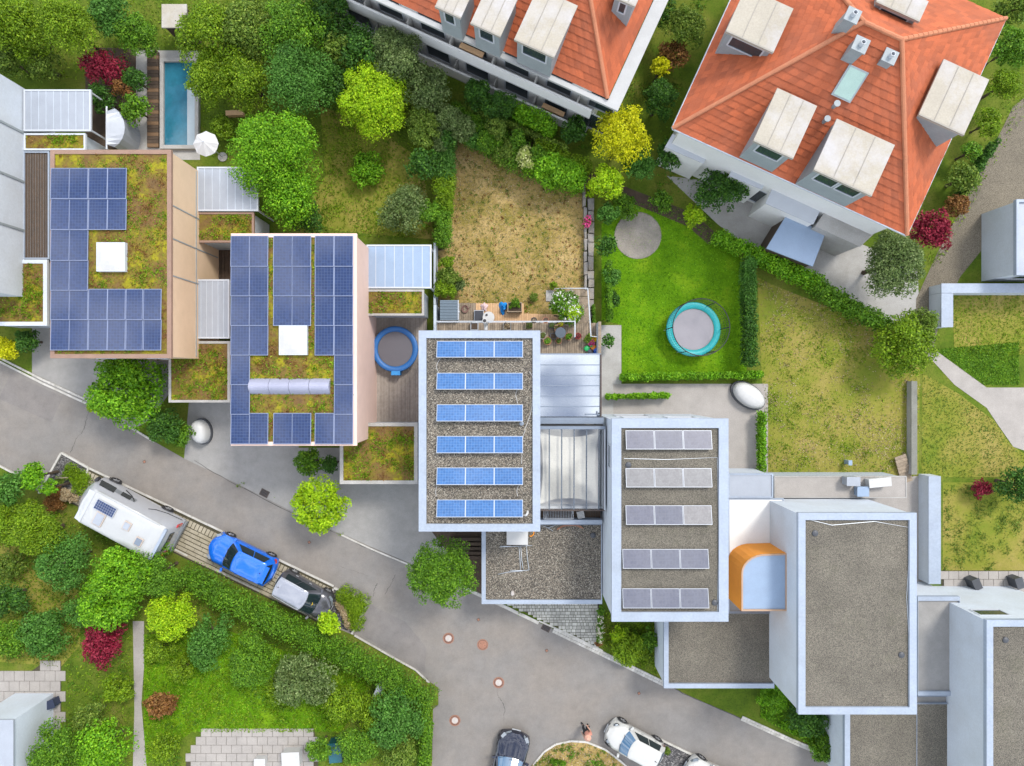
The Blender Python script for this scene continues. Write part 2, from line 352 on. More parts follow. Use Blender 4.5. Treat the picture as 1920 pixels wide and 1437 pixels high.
# ------------------------------------------------------------------ foliage
def leaf_mesh(name, cen, nrm, ln, wd, rng):
    """one folded diamond of two triangles per leaf"""
    n = len(cen)
    r = rng.normal(size=(n, 3)); t = np.cross(nrm, r); t /= np.linalg.norm(t, axis=1)[:, None] + 1e-9
    b = np.cross(nrm, t)
    l = (ln * rng.uniform(0.6, 1.3, n))[:, None] * 0.5; w_ = (wd * rng.uniform(0.7, 1.25, n))[:, None] * 0.5
    lift = nrm * l * 0.25
    v = np.stack([cen - t*l, cen + b*w_ + lift, cen + t*l, cen - b*w_ + lift], 1).reshape(-1, 3).astype(np.float32)
    i = np.arange(n, dtype=np.int32)[:, None] * 4
    tri = np.concatenate([i + np.array([[0, 1, 2]]), i + np.array([[0, 2, 3]])], 1).reshape(-1).astype(np.int32)
    me = bpy.data.meshes.new(name)
    me.vertices.add(n*4); me.vertices.foreach_set('co', v.ravel())
    me.loops.add(len(tri)); me.loops.foreach_set('vertex_index', tri)
    me.polygons.add(n*2); me.polygons.foreach_set('loop_start', np.arange(n*2, dtype=np.int32)*3)
    me.polygons.foreach_set('loop_total', np.full(n*2, 3, dtype=np.int32))
    me.update(calc_edges=True)
    return me
def leaves_on(lumps, n, rng, up=0.35, jitter=0.55, zmin=-0.35):
    L = np.array(lumps); wgt = L[:, 3]**2; idx = rng.choice(len(L), size=n, p=wgt/wgt.sum())
    d = rng.normal(size=(n, 3)); d /= np.linalg.norm(d, axis=1)[:, None]
    neg = d[:, 2] < zmin; d[neg, 2] *= -1
    rad = L[idx, 3] * (1 - np.abs(rng.normal(0, 0.2, n))) * rng.choice([1, 1, 1, 1.08, 1.22], n)
    sq = L[idx, 4] if L.shape[1] > 4 else np.ones(n)
    p = L[idx, :3] + d * rad[:, None] * np.stack([np.ones(n), np.ones(n), sq], 1)
    p = p[p[:, 2] > 0.03] if True else p
    d = d[:len(p)]
    nr = d*0.6 + np.array([0, 0, up]) + rng.normal(size=(len(p), 3))*jitter
    nr /= np.linalg.norm(nr, axis=1)[:, None]
    return p, nr
def crown_lumps(rng, r, h, k=None, lump=(0.2, 0.40)):
    """lumps (x,y,z,r) of a crown of radius r and height h centred on the origin"""
    k = k or int(13 + r*11)
    ex = rng.uniform(0.84, 1.12) if k < 60 else 1.0; ey = 1.96 - ex if k < 60 else 1.0; _ = 1.96 - ex; th = rng.uniform(0, 3.14)
    out = [(0, 0, 0, r*0.55)]
    for i in range(k):
        a = 2.39996*i + rng.uniform(-.3, .3); zz = rng.uniform(-0.35, 1.0)
        q = math.sqrt(max(0, 1 - max(zz, 0)**2))
        lr = r*rng.uniform(*lump)*rng.choice([0.7, 1, 1, 1.15]); rr = (r - lr*0.85) * q * rng.uniform(0.62, 1.16)
        xx, yy = math.cos(a)*rr*ex, math.sin(a)*rr*ey
        out.append((xx*math.cos(th)-yy*math.sin(th), xx*math.sin(th)+yy*math.cos(th), zz*(h*0.5 - lr*0.6)*rng.uniform(.75, 1.1), lr))
    return out
TREE_N = 0
def tree(px, py, rpx, ztop, col, label, cat='tree', name=None, leaf=0.15, dens=1.0, squash=0.8, group=None, kind_lumps=(0.2, 0.40), nl=None):
    """a crown that shows rpx wide at (px, py), with its top at ztop, on a trunk"""
    global TREE_N; TREE_N += 1
    rng = np.random.default_rng(100 + TREE_N)
    if col in ('yellow', 'lime') and nl is None and ztop > 2.3: nl, kind_lumps = 70, (.17, .29)
    r = rpx * (CAMH - ztop*0.6) / F
    h = min(2*r*squash, ztop*0.98); zc = ztop - h/2
    c = P(px, py, zc)
    name = name or ('garden_tree' if ztop >= 2.2 else 'garden_shrub')
    t = thing(name, label, cat, (c.x, c.y, 0), 0, group or ('trees in the gardens' if cat == 'tree' else 'shrubs in the gardens'))
    lumps = [(x, y, z + zc, q) for x, y, z, q in crown_lumps(rng, r, h, nl, kind_lumps)]
    area = 4*math.pi*r*r*0.62
    n = int(min(16000, dens * 2.3 * area / (leaf*leaf*0.34)))
    p, nr = leaves_on(lumps, n, rng)
    me = leaf_mesh('crown', p, nr, leaf, leaf*0.62, rng); me.materials.append(LEAF[col])
    link(me, 'crown', t)
    mb = MB(); tr = 0.05 + r*0.045
    top = Vector((rng.uniform(-.1, .1)*r, rng.uniform(-.1, .1)*r, zc))
    mb.tube([(0, 0, -0.1), (0.02*r, 0, zc*0.4), top], tr*1.25, 7, 0, tr*0.6)
    for i in range(6):
        L = lumps[1 + i % (len(lumps)-1)]
        mb.tube([Vector((0.02*r, 0, zc*0.4)).lerp(top, 0.2+0.12*i), Vector(L[:3])], tr*0.5, 5, 0, tr*0.15)
    v = [tuple(Vector(q)) for q in mb.v]
    me = bpy.data.meshes.new('trunk'); me.from_pydata(v, [], mb.f); me.materials.append(M['bark']); link(me, 'trunk', t)
    return t, rng, lumps
def shrub(px, py, rpx, ztop, col, label, leaf=0.13, dens=1.0, cat='shrub', name='garden_shrub', group=None, squash=0.8):
    return tree(px, py, rpx, ztop, col, label, cat, name, leaf, dens, squash, group or 'shrubs in the gardens')
def hedge(pts, wpx, ztop, col, label, leaf=0.14, dens=1.0, name='hedge', cat='hedge', group='hedges round the gardens', rough=0.25, seg=None):
    """hedge along pixel points; wpx = width in pixels"""
    global TREE_N; TREE_N += 1
    rng = np.random.default_rng(300 + TREE_N)
    zc = ztop*0.55; W = wpx*(CAMH-ztop*0.7)/F*0.5
    q = [P(a, b, zc) for a, b in pts]; lumps = []; trunks = []
    for a, b in zip(q[:-1], q[1:]):
        d = (b-a); L = d.length; k = max(1, int(L/(W*0.55))); nrm = Vector((-d.y, d.x, 0)).normalized()
        for i in range(k+1):
            p = a.lerp(b, i/max(k, 1)); trunks.append(p)
            for o in ((-0.45, 0, 0.45) if W > 0.35 else (0,)):
                lr = W*rng.uniform(0.5, 0.72)
                zz = ztop - lr - rng.uniform(0, rough)
                lumps.append((p.x + nrm.x*o*W*.85 + rng.normal(0, .08)*W, p.y + nrm.y*o*W*.85 + rng.normal(0, .08)*W, zz, lr))
                if ztop > 1.2*W: lumps.append((p.x + nrm.x*o*W*.95, p.y + nrm.y*o*W*.95, zz*0.5, lr))
    o = q[0]; t = thing(name, label, cat, (o.x, o.y, 0), 0, group)
    tot = sum((b-a).length for a, b in zip(q[:-1], q[1:])) + 2*W
    n = int(min(26000, dens * 2.4 * tot*(2*W + 1.2*ztop) / (leaf*leaf*0.34)))
    lumps = [(x-o.x, y-o.y, z, r_) for x, y, z, r_ in lumps]
    p, nr = leaves_on(lumps, n, rng)
    me = leaf_mesh('foliage', p, nr, leaf, leaf*0.62, rng); me.materials.append(LEAF[col]); link(me, 'foliage', t)
    mb = MB()
    for p in trunks[::2]:
        mb.tube([(p.x-o.x, p.y-o.y, -0.05), (p.x-o.x+rng.normal(0, .05), p.y-o.y, zc)], 0.035, 5, 0, 0.02)
    me = bpy.data.meshes.new('stem'); me.from_pydata(mb.v, [], mb.f); me.materials.append(M['bark']); link(me, 'stem', t, kind='stuff')
    return t, rng, lumps
def blossoms(t, rng, lumps, n, size, col, zmin=0.3, name='blossom'):
    p, nr = leaves_on(lumps, n, rng, 0.6, 0.3, zmin)
    k = 5; pp = np.repeat(p, k, 0); d = rng.normal(size=(len(pp), 3))*size*0.45
    pp = pp + d + np.array([0, 0, size*0.6]); nn = np.repeat(nr, k, 0) + rng.normal(size=(len(pp), 3))*0.4
    nn /= np.linalg.norm(nn, axis=1)[:, None]
    me = leaf_mesh(name, pp, nn, size, size*0.8, rng); me.materials.append(LEAF[col])
    return link(me, name, t, kind='stuff')
def inside(poly, x, y):
    c = np.zeros(len(x), bool); n = len(poly)
    for i in range(n):
        x0, y0 = poly[i][:2]; x1, y1 = poly[i-1][:2]
        c ^= ((y0 > y) != (y1 > y)) & (x < (x1-x0)*(y-y0)/((y1-y0) or 1e-9) + x0)
    return c
def scatter_tufts(name, poly, n, z, h, col, seed, size=0.07, clump=0.0, parent=None, avoid=()):
    """many little blades: grass or sedum standing on a surface, one object"""
    rng = np.random.default_rng(seed)
    xs = [p[0] for p in poly]; ys = [p[1] for p in poly]
    if clump:
        k = max(3, n//(13 if clump < .12 else 40)); cx = rng.uniform(min(xs), max(xs), k); cy = rng.uniform(min(ys), max(ys), k); j = rng.integers(0, k, n)
        s = np.abs(rng.normal(0, clump, n)); a = rng.uniform(0, 6.28, n); x = cx[j] + s*np.cos(a); y = cy[j] + s*np.sin(a)
    else:
        x = rng.uniform(min(xs), max(xs), n); y = rng.uniform(min(ys), max(ys), n)
    ok = inside(poly, x, y)
    for q in avoid: ok &= ~inside(q, x, y)
    x = x[ok]; y = y[ok]
    p = np.stack([x, y, z + rng.uniform(0.2, 1, len(x))*h], 1)
    nr = rng.normal(size=(len(x), 3)); nr[:, 2] = np.abs(nr[:, 2]) + 0.4; nr /= np.linalg.norm(nr, axis=1)[:, None]
    if parent is not None: p = p - np.array(wm(parent).translation)
    me = leaf_mesh(name, p, nr, size*1.5, size*0.6, rng); me.materials.append(LEAF[col])
    return link(me, name, parent, kind='stuff')
# ------------------------------------------------------------------ the setting: ground, lawns, roads
def pp(pts, z=0): return [(X(a, z), Y(b, z)) for a, b in pts]
def struct(name, mb, m): return mb.build(name, m, kind='structure')
struct('ground', MB().sheet([(-400,-400),(400,-400),(400,400),(-400,400)], 0), M['ground'])
LAWNS = {
 'dry_lawn': ([(830,236),(870,238),(930,268),(1010,308),(1098,335),(1100,545),(1040,560),(1030,612),(818,612),(818,300)], 0.004, 'lawn_dry'),
 'trampoline_lawn': ([(1128,420),(1200,380),(1300,395),(1340,440),(1405,500),(1400,700),(1166,715),(1166,610),(1128,600)], 0.004, 'lawn_green'),
 'right_lawn': ([(1420,520),(1450,535),(1640,610),(1725,690),(1722,893),(1440,893),(1428,700)], 0.004, 'lawn_mid'),
 'far_right_lawn': ([(1730,700),(1800,740),(1865,790),(1895,835),(1935,860),(1935,895),(1728,895)], 0.004, 'lawn_mid'),
 'upper_right_lawn': ([(1785,545),(1935,540),(1935,665),(1790,670)], 0.004, 'lawn_mid'),
 'dark_green_lawn': ([(1752,655),(1910,642),(1910,722),(1845,722)], 0.008, 'lawn_dark'),
 'lower_right_lawn': ([(1768,905),(1940,905),(1940,1070),(1768,1070)], 0.004, 'lawn_mid'),
 'left_lawn': ([(600,200),(690,230),(790,300),(815,450),(600,430),(560,420),(610,330)], 0.004, 'lawn_mid'),
 'lower_garden_lawn': ([(270,1190),(420,1180),(700,1280),(640,1372),(360,1372),(270,1437)], 0.004, 'lawn_green'),
 'corner_lawn': ([(-20,1015),(60,1030),(150,1110),(150,1210),(115,1250),(-20,1240)], 0.004, 'lawn_mid'),
 'traffic_island_lawn': ([(1000,1432),(1040,1397),(1070,1391),(1100,1393),(1140,1410),(1172,1437),(1180,1460),(980,1460)], 0.06, 'lawn_dry'),
 'bank_lawn': ([(1425,1290),(1480,1300),(1560,1340),(1575,1437),(1500,1385),(1425,1345)], 0.004, 'lawn_dark'),
}
for n_, (pts, z, m_) in LAWNS.items(): struct(n_, MB().sheet(pp(pts, z), z), M[m_])
for i, (n_, k_, h_, c_, s_, cl) in enumerate([('dry_lawn', 9000, .05, 'dusty', .06, 0), ('dry_lawn', 6000, .045, 'olive', .055, .09), ('dry_lawn', 3000, .04, 'rust', .06, .08), ('dry_lawn', 900, .05, 'moss', .06, .05), ('dry_lawn', 2500, .05, 'olive', .06, 0),
        ('trampoline_lawn', 9000, .05, 'bright', .07, 0), ('right_lawn', 7000, .05, 'moss', .08, .5), ('right_lawn', 6000, .05, 'dusty', .07, .7),
        ('far_right_lawn', 4000, .05, 'olive', .08, 0), ('lower_right_lawn', 3500, .05, 'olive', .08, .3), ('left_lawn', 6000, .06, 'moss', .08, .4),
        ('lower_garden_lawn', 14000, .08, 'moss', .10, .5), ('lower_garden_lawn', 9000, .08, 'bright', .09, .5), ('corner_lawn', 4000, .06, 'olive', .09, .4),
        ('traffic_island_lawn', 2600, .07, 'olive', .08, .12), ('traffic_island_lawn', 1800, .06, 'dusty', .08, 0), ('traffic_island_lawn', 700, .12, 'mid', .1, .15),
        ('bank_lawn', 6000, .12, 'bright', .12, .3), ('dark_green_lawn', 3000, .06, 'mid', .09, 0), ('upper_right_lawn', 2500, .06, 'moss', .08, 0)]):
    scatter_tufts('grass_blades', pp(LAWNS[n_][0]), k_, LAWNS[n_][1], h_, c_, 500+i, s_, cl)['kind'] = 'stuff'

AVOID = [[(-30,1235),(125,1235),(125,1395),(-30,1400)],[(340,1360),(610,1360),(610,1480),(340,1480)],[(246,1160),(278,1160),(278,1480),(246,1480)],[(250,90),(380,90),(380,300),(250,300)],[(560,900),(640,1004),(500,960)]]
for i, (q_, k_, c_) in enumerate([([(-20,960),(120,960),(350,1070),(800,1310),(800,1437),(-20,1437)], 16000, 'moss'), ([(-20,960),(120,960),(350,1070),(800,1310),(800,1437),(-20,1437)], 9000, 'mid'),
        ([(-20,-10),(680,-10),(830,200),(815,450),(560,440),(480,300),(380,290),(250,290),(170,150),(-20,150)], 16000, 'moss'), ([(840,190),(1150,300),(1240,370),(1340,440),(1300,300),(1260,240),(1330,-10),(1250,-10),(1150,200)], 6000, 'mid'),
        ([(1720,500),(1790,360),(1920,100),(1990,100),(1850,330),(1760,500)], 3000, 'moss'), ([(1130,1140),(1245,1160),(1245,1275),(1130,1215)], 2500, 'moss')]):
    scatter_tufts('wild_grass', pp(q_), k_, 0, .14, c_, 700+i, .11, .5 if i % 2 else 0, avoid=[pp(q) for q in AVOID])
UP = [(-60,648),(0,681),(80,721),(165,760),(245,803),(345,860),(440,905),(545,958),(640,1002),(770,1057),(850,1094),(905,1120),(945,1137),(1000,1163),(1065,1192),(1120,1219),(1210,1263),(1245,1282),(1300,1309),(1390,1348),(1480,1390),(1580,1433),(1700,1490)]
LOW = [(1400,1490),(1352,1437),(1235,1380),(1180,1437),(1170,1500),(985,1500),(1000,1430),(1040,1393),(985,1450),(812,1500),(810,1437),(812,1330),(822,1322),(822,1290),(805,1278),(780,1255),(740,1233),(665,1192),(692,1130),(625,1100),(520,1052),(420,1002),(300,942),(170,878),(118,850),(75,930),(30,890),(-60,850)]
road = struct('road', MB().sheet(pp([(-60,648)]+UP[1:]+[(1700,1500),(810,1500)]+[(810,1437),(812,1330),(822,1322),(822,1290),(805,1278),(780,1255),(740,1233),(665,1192),(600,1165),(520,1125),(330,1030),(200,960),(100,930),(75,925),(30,890),(-60,850)], .012), .012), M['asphalt'])
struct('driveway', MB().sheet(pp([(640,900),(800,900),(850,990),(905,1000),(905,1122),(850,1096),(770,1059),(640,1004),(560,966),(545,840),(640,840)], .008), .008), M['asphalt2'])
struct('left_driveway', MB().sheet(pp([(355,745),(440,745),(440,835),(560,835),(560,968),(440,908),(345,862)], .006), .006), M['asphalt2'])
struct('entry_pavement', MB().sheet(pp([(60,600),(345,600),(345,700),(280,790),(245,806),(165,763),(60,712)], .006), .006), M['asphalt2'])
struct('gravel_drive', MB().sheet(pp([(1990,130),(1990,340),(1880,420),(1800,520),(1760,610),(1745,680),(1715,650),(1718,560),(1760,470),(1850,300),(1900,200)], .01), .01), M['beige_gravel'])
struct('garden_path', MB().sheet(pp([(1738,665),(1758,660),(1850,727),(1935,727),(1935,850),(1900,838),(1870,795),(1850,765),(1790,722)], .014), .014), M['patio'])
struct('stone_path', MB().sheet(pp([(249,1165),(270,1165),(270,1250),(265,1320),(275,1437),(270,1480),(248,1480),(252,1330)], .01), .01), M['patio'])
struct('back_path', MB().sheet(pp([(860,215),(930,235),(1040,290),(1120,330),(1300,400),(1345,440),(1330,460),(1290,425),(1170,375),(1110,352),(1020,300),(900,248)], .006), .006), M['soil'])
struct('planting_bed', MB().sheet(pp([(815,190),(850,205),(960,250),(1100,320),(1100,334),(1010,307),(930,267),(870,237),(832,236),(830,470),(815,470)], .008), .008), M['soil'])
struct('upper_garden_bed', MB().sheet(pp([(160,90),(300,90),(300,280),(160,280)], .006), .006), M['soil'])
struct('front_bed', MB().sheet(pp([(800,985),(906,985),(906,1115),(870,1098),(850,1050)], .016), .016), M['soil'])
struct('red_house_terrace', MB().sheet(pp([(1250,330),(1330,340),(1460,395),(1570,440),(1720,500),(1725,600),(1640,610),(1560,540),(1420,480),(1345,420)], .007), .007), M['concrete'])
struct('back_terrace', MB().sheet(pp([(1150,720),(1440,720),(1440,895),(1150,895)], .009), .009), M['patio'])
struct('side_strip', MB().sheet(pp([(1126,610),(1165,610),(1165,790),(1126,790)], .007), .007), M['concrete'])

# kerbs and cobble edging
def kerb_run(name, pts, wid, seglen, h=0.12, z=0.0, material=None, parent=None, stuff=False, gap=0.012, rows=1, label=None):
    """blocks laid end to end along pixel points, each block an object unless stuff"""
    q = [P(a, b, 0) for a, b in pts]; mbs = []
    for a, b in zip(q[:-1], q[1:]):
        d = b-a; L = d.length; k = max(1, round(L/seglen)); ang = math.atan2(d.y, d.x); nrm = Vector((-d.y, d.x, 0)).normalized()
        for i in range(k):
            for r_ in range(rows):
                c = a + d*((i+0.5)/k) + nrm*wid*(r_-(rows-1)/2)
                mbs.append((c, L/k/2-gap/2, wid/2-gap/2, ang))
    root = thing(name, label, 'kerb', (q[0].x, q[0].y, 0)) if label else None
    par = root or parent
    if stuff:
        mb = MB()
        for c, lx, ly, an in mbs: mb.obox((c.x, c.y, z+h/2+random.uniform(-.008, .008)), (lx, ly, h/2), an+random.uniform(-.02, .02))
        mb.build('edging_block', material or M['kerb'], par, kind='stuff')
    else:
        for c, lx, ly, an in mbs:
            MB().obox((c.x, c.y, z+h/2+random.uniform(-.006, .006)), (lx, ly, h/2), an+random.uniform(-.006, .006)).build('kerb_stone', material or M['kerb'], par)
    return root
kerb_run('street_kerb', [(-20,668),(80,719),(165,758),(245,801),(290,829)], 0.13, 1.0, 0.05, 0.012, label='pale kerb along the upper edge of the road at far left')
kerb_run('cobble_edging', [(-20,661),(80,712),(165,751),(235,789)], 0.13, 0.17, 0.045, 0.012, stuff=True, rows=1, label='narrow strip of small cobbles behind the upper left road kerb')
kerb_run('street_kerb', [(640,1003),(700,1031),(770,1060)], 0.10, 1.0, 0.05, 0.012, label='pale kerb across the asphalt driveway left of the round tree')
kerb_run('street_kerb', [(870,1102),(945,1137),(1010,1168)], 0.20, 1.0, 0.05, 0.02, label='pale kerb in front of the gravel roofed garage')
kerb_run('street_kerb', [(1010,1164),(1065,1188),(1130,1220)], 0.10, 1.0, 0.04, 0.022, label='thin pale kerb between the paved forecourt and cobble strip')
kerb_run('cobble_edging', [(1037,1181),(1120,1221),(1245,1282)], 0.16, 0.18, 0.05, 0.016, stuff=True, rows=2, label='double row of pale cobbles beside the road drain')
kerb_run('cobble_edging', [(1390,1346),(1480,1387),(1580,1430),(1640,1455)], 0.15, 0.18, 0.05, 0.016, stuff=True, rows=2, label='double row of pale cobbles by the green bank at lower right')
kerb_run('street_kerb', [(1000,1434),(1020,1409),(1042,1395),(1070,1389),(1100,1391),(1135,1405),(1165,1428),(1200,1462)], 0.12, 0.6, 0.08, 0.0, label='curved pale kerb round the grassy traffic island')
kerb_run('street_kerb', [(665,1191),(740,1234),(780,1256),(805,1280)], 0.10, 0.8, 0.09, 0.0, label='kerb between the long hedge and the road junction')
kerb_run('street_kerb', [(1232,1383),(1290,1411),(1352,1440),(1420,1474)], 0.13, 1.0, 0.10, 0.0, label='pale kerb beside the white car at lower right')
kerb_run('street_kerb', [(-10,868),(32,890)], 0.12, 0.8, 0.10, 0.0, label='short pale kerb at the left picture edge below the road')

# paved forecourt in front of the garage
fc = [(935,1125),(1122,1125),(1122,1214),(1065,1186),(1005,1158)]
fbed = struct('forecourt', MB().sheet(pp(fc), .018), M['joint'])
mb = MB(); poly = pp(fc); rx = [p[0] for p in poly]; ry = [p[1] for p in poly]; y = min(ry); row = 0
while y < max(ry):
    hh = random.choice([.155, .2]); x = min(rx) - random.random()*.3
    while x < max(rx):
        ww = random.choice([.15, .2, .25, .3])
        if inside(poly, np.array([x+ww/2]), np.array([y+hh/2]))[0]:
            mb.box((x+.012, y+.012, .018), (x+ww-.012, y+hh-.012, .05+random.uniform(-.004, .004)))
        x += ww
    y += hh
mb.build('paving_stone', M['paver_grey'], fbed, kind='stuff')
# parking bay with its pavers
A = P(168,880); B = P(622,1099); ax = (B-A).normalized(); nx = Vector((ax.y, -ax.x, 0)); L = (B-A).length
def bayp(s, t): return A + ax*s + nx*t
bay = struct('parking_bay', MB().sheet([bayp(-.4,-.05), bayp(L+.1,-.05), bayp(L+.1,2.35), bayp(-1.2,2.35)], .017), M['joint'])
ang = math.atan2(ax.y, ax.x)
for i in range(int(L/0.235)):
    c = bayp((i+.5)*.235, .33); MB().obox((c.x, c.y, .035), (.095, .19, .025+random.uniform(-.004,.004)), ang).build('paver', M['paver'], bay)
for r_ in range(7):
    t = .67 + r_*.245; s = -0.15 - r_*.1 + (r_ % 2)*.3
    while s < L:
        c = bayp(s+.3, t); MB().obox((c.x+random.uniform(-.01,.01), c.y, .032), (.292, .095, .025+random.uniform(-.005,.005)), ang).build('paver', M['paver'], bay); s += .6
kerb_run('street_kerb', [(163,876),(300,941),(420,998),(520,1048),(626,1099)], 0.13, 1.0, 0.06, 0.0, label='long pale kerb between the paved parking bay and the road')
kerb_run('street_kerb', [(140,934),(240,985),(380,1056),(480,1105),(575,1150)], 0.10, 1.0, 0.06, 0.0, label='pale rear kerb of the parking bay beside the long hedge')
# patios
def paving(name, pts, sx, sy, mt, z=0.01, rot=0.0, limit=260):
    """patio of separate slabs laid out on a grid"""
    poly = pp(pts); st = struct(name, MB().sheet(poly, z), M['joint'])
    cx = sum(p[0] for p in poly)/len(poly); cy = sum(p[1] for p in poly)/len(poly); k = 0
    for i in range(-40, 41):
        for j in range(-40, 41):
            u = (i + .5*(j % 2))*sx; v = j*sy
            x = cx + u*math.cos(rot) - v*math.sin(rot); y = cy + u*math.sin(rot) + v*math.cos(rot)
            if inside(poly, np.array([x]), np.array([y]))[0] and k < limit:
                MB().obox((x, y, z+.018), (sx/2-.012, sy/2-.012, .02+random.uniform(-.004,.004)), rot).build('paving_slab', mt, st); k += 1
    return st
paving('lower_left_patio', [(-20,1262),(60,1258),(85,1240),(115,1240),(115,1360),(60,1400),(-20,1380)], .62, .62, M['patio'])
paving('lower_terrace', [(385,1372),(590,1368),(600,1470),(345,1470),(350,1420)], .62, .5, M['patio'])
mb = MB(); c = P(1196,442, 0); mb.lathe([(1.42,.0),(1.42,.03),(1.36,.05),(.0,.05)], 32, (c.x,c.y,.004)); struct('round_patio', mb, mat('beige patio paving', (0.34,0.305,0.26), .9, 0, .3, 1.5, 14, .2, dirt=(.2,.18,.12), dirt_amt=.5))
# a darker resurfaced patch at the junction mouth
MB().sheet(pp([(672,1186),(695,1134),(760,1166),(800,1215),(796,1262),(742,1232)], .0145), .0145).build('asphalt_patch', mat_asphalt('resurfaced asphalt', (0.20,0.188,0.182), (0.235,0.215,0.20)), road)
MB().sheet(pp([(20,700),(118,745),(96,792),(-2,748)], .0145), .0145).build('asphalt_patch', bpy.data.materials['resurfaced asphalt'], road)
# cracks
def crack(pts, wdt):
    q = [P(a, b) for a, b in pts]; mb = MB(); w_ = wdt
    fine = []
    for a, b in zip(q[:-1], q[1:]):
        for i in range(6): fine.append(a.lerp(b, i/6) + Vector((random.uniform(-.04,.04), random.uniform(-.04,.04), 0)))
    fine.append(q[-1])
    for a, b in zip(fine[:-1], fine[1:]):
        d = (b-a).normalized(); n_ = Vector((-d.y, d.x, 0))*w_*random.uniform(.3, 1.2)/2
        mb.add([(p.x, p.y, .0162) for p in (a-n_, b-n_, b+n_, a+n_)], [(0,1,2,3)])
    mb.build('crack', M['crack'], road)
crack([(931,1292),(934,1305),(943,1318),(946,1330),(944,1352)], .03)
crack([(168,770),(160,795),(158,805),(140,828),(132,850)], .03)
crack([(707,1094),(702,1108),(700,1118)], .035); crack([(742,1077),(733,1095),(722,1115)], .03)
crack([(800,1270),(806,1282),(812,1292),(826,1292)], .04); crack([(810,1325),(822,1324)], .04)
crack([(640,1062),(690,1080)], .012)

for pts_ in ([(365,864),(440,908),(545,961),(640,1004)], [(640,1004),(700,1033),(770,1060)], [(1245,1283),(1300,1309),(1390,1348)]): crack(pts_, .045)
scatter_tufts('kerb_weeds', pp([(365,858),(550,950),(640,996),(770,1052),(770,1062),(640,1008),(545,966),(365,872)]), 500, .012, .06, 'moss', 611, .08, .10)
scatter_tufts('kerb_weeds', pp([(945,1130),(1120,1212),(1245,1278),(1245,1286),(1120,1225),(945,1141)]), 260, .03, .05, 'moss', 612, .07, .10)
# road ironwork
def manhole(px, py, label, white=True):
    c = P(px, py); t = thing('manhole_cover', label, 'manhole cover', (c.x, c.y, .012), random.random(), 'manhole covers in the road')
    mb = MB(); n = 28
    def ring(r0, r1, z0, z1, nm, mt):
        b = MB(); b.lathe([(r0, z0), (r0, z1), (r1, z1), (r1, z0)], n, (c.x, c.y, .012), cap=False); b.build(nm, mt, t)
    ring(.335, .285, 0, .014, 'frame', M['iron']); ring(.284, .255, 0, .006, 'rim_gap', M['iron_dark'])
    if white:
        ring(.256, .19, 0, .013, 'cover_ring', M['iron'])
        b = MB(); b.lathe([(.19, 0), (.19, .012), (0, .015)], n, (c.x, c.y, .012)); b.build('cover_infill', M['cover_white'], t)
        for i in range(16):
            a = 2*math.pi*i/16
            MB().obox((c.x+.225*math.cos(a), c.y+.225*math.sin(a), .0265), (.020, .018, .0015), a).build('vent_hole', M['black'], t)
    else:
        b = MB(); b.lathe([(.257, 0), (.257, .012), (0, .014)], n, (c.x, c.y, .012)); b.build('cover_plate', M['iron'], t)
        for k, (u, v) in enumerate([(-.11, .09), (.13, -.05)]): MB().obox((c.x+u, c.y+v, .0265), (.022, .012, .002), k).build('lifting_hole', M['black'], t)
manhole(841,1197,'white centred manhole cover nearest the round street tree'); manhole(935,1280,'white centred manhole cover with a crack running from its lower edge')
manhole(853,1351,'white centred manhole cover nearest the dark blue car'); manhole(905,1209,'plain rust red manhole cover without a white centre', False)
def valve(px, py, label):
    c = P(px, py); t = thing('valve_cover', label, 'valve cover', (c.x, c.y, .012), .5, 'small valve covers in the road')
    MB().obox((c.x, c.y, .018), (.085, .085, .008), .5).build('frame', M['iron_dark'], t)
    MB().obox((c.x, c.y, .022), (.06, .06, .008), .5).build('lid', M['iron'], t)
valve(897,1162,'small square valve cover above the plain red manhole'); valve(1025,1220,'small square valve cover in the road below the forecourt')
valve(1198,1300,'faint square valve cover up the road from the white car'); valve(271,866,'small square valve cover in the road above the motorhome')
valve(580,1017,'small valve cover in the road above the blue car')
def drain(px, py, rz, label):
    c = P(px, py); t = thing('road_drain', label, 'drain', (c.x, c.y, .012), rz, 'gutter drains in the road')
    MB().obox((c.x, c.y, .016), (.26, .19, .006), rz).build('drain_pit', M['black'], t)
    T = Matrix.Translation((c.x, c.y, 0)) @ Matrix.Rotation(rz, 4, 'Z')
    b = MB()
    for a, h in (((-.25,0),(.02,.2)), ((.25,0),(.02,.2)), ((0,-.19),(.27,.015)), ((0,.19),(.27,.015))): b.box((a[0]-h[0],a[1]-h[1],.014), (a[0]+h[0],a[1]+h[1],.034), 0, T)
    b.build('frame', M['iron_dark'], t)
    for i in range(6):
        for j in (-1, 1): MB().box((-.20+i*.08-.014, j*.09-.075, .02), (-.20+i*.08+.014, j*.09+.075, .032), 0, T).build('grate_bar', M['iron_dark'], t)
drain(496,925,-.47,'dark drain grating by the upper road edge across from the blue car'); drain(1024,1177,-.47,'dark drain grating at the end of the cobble strip by the forecourt')
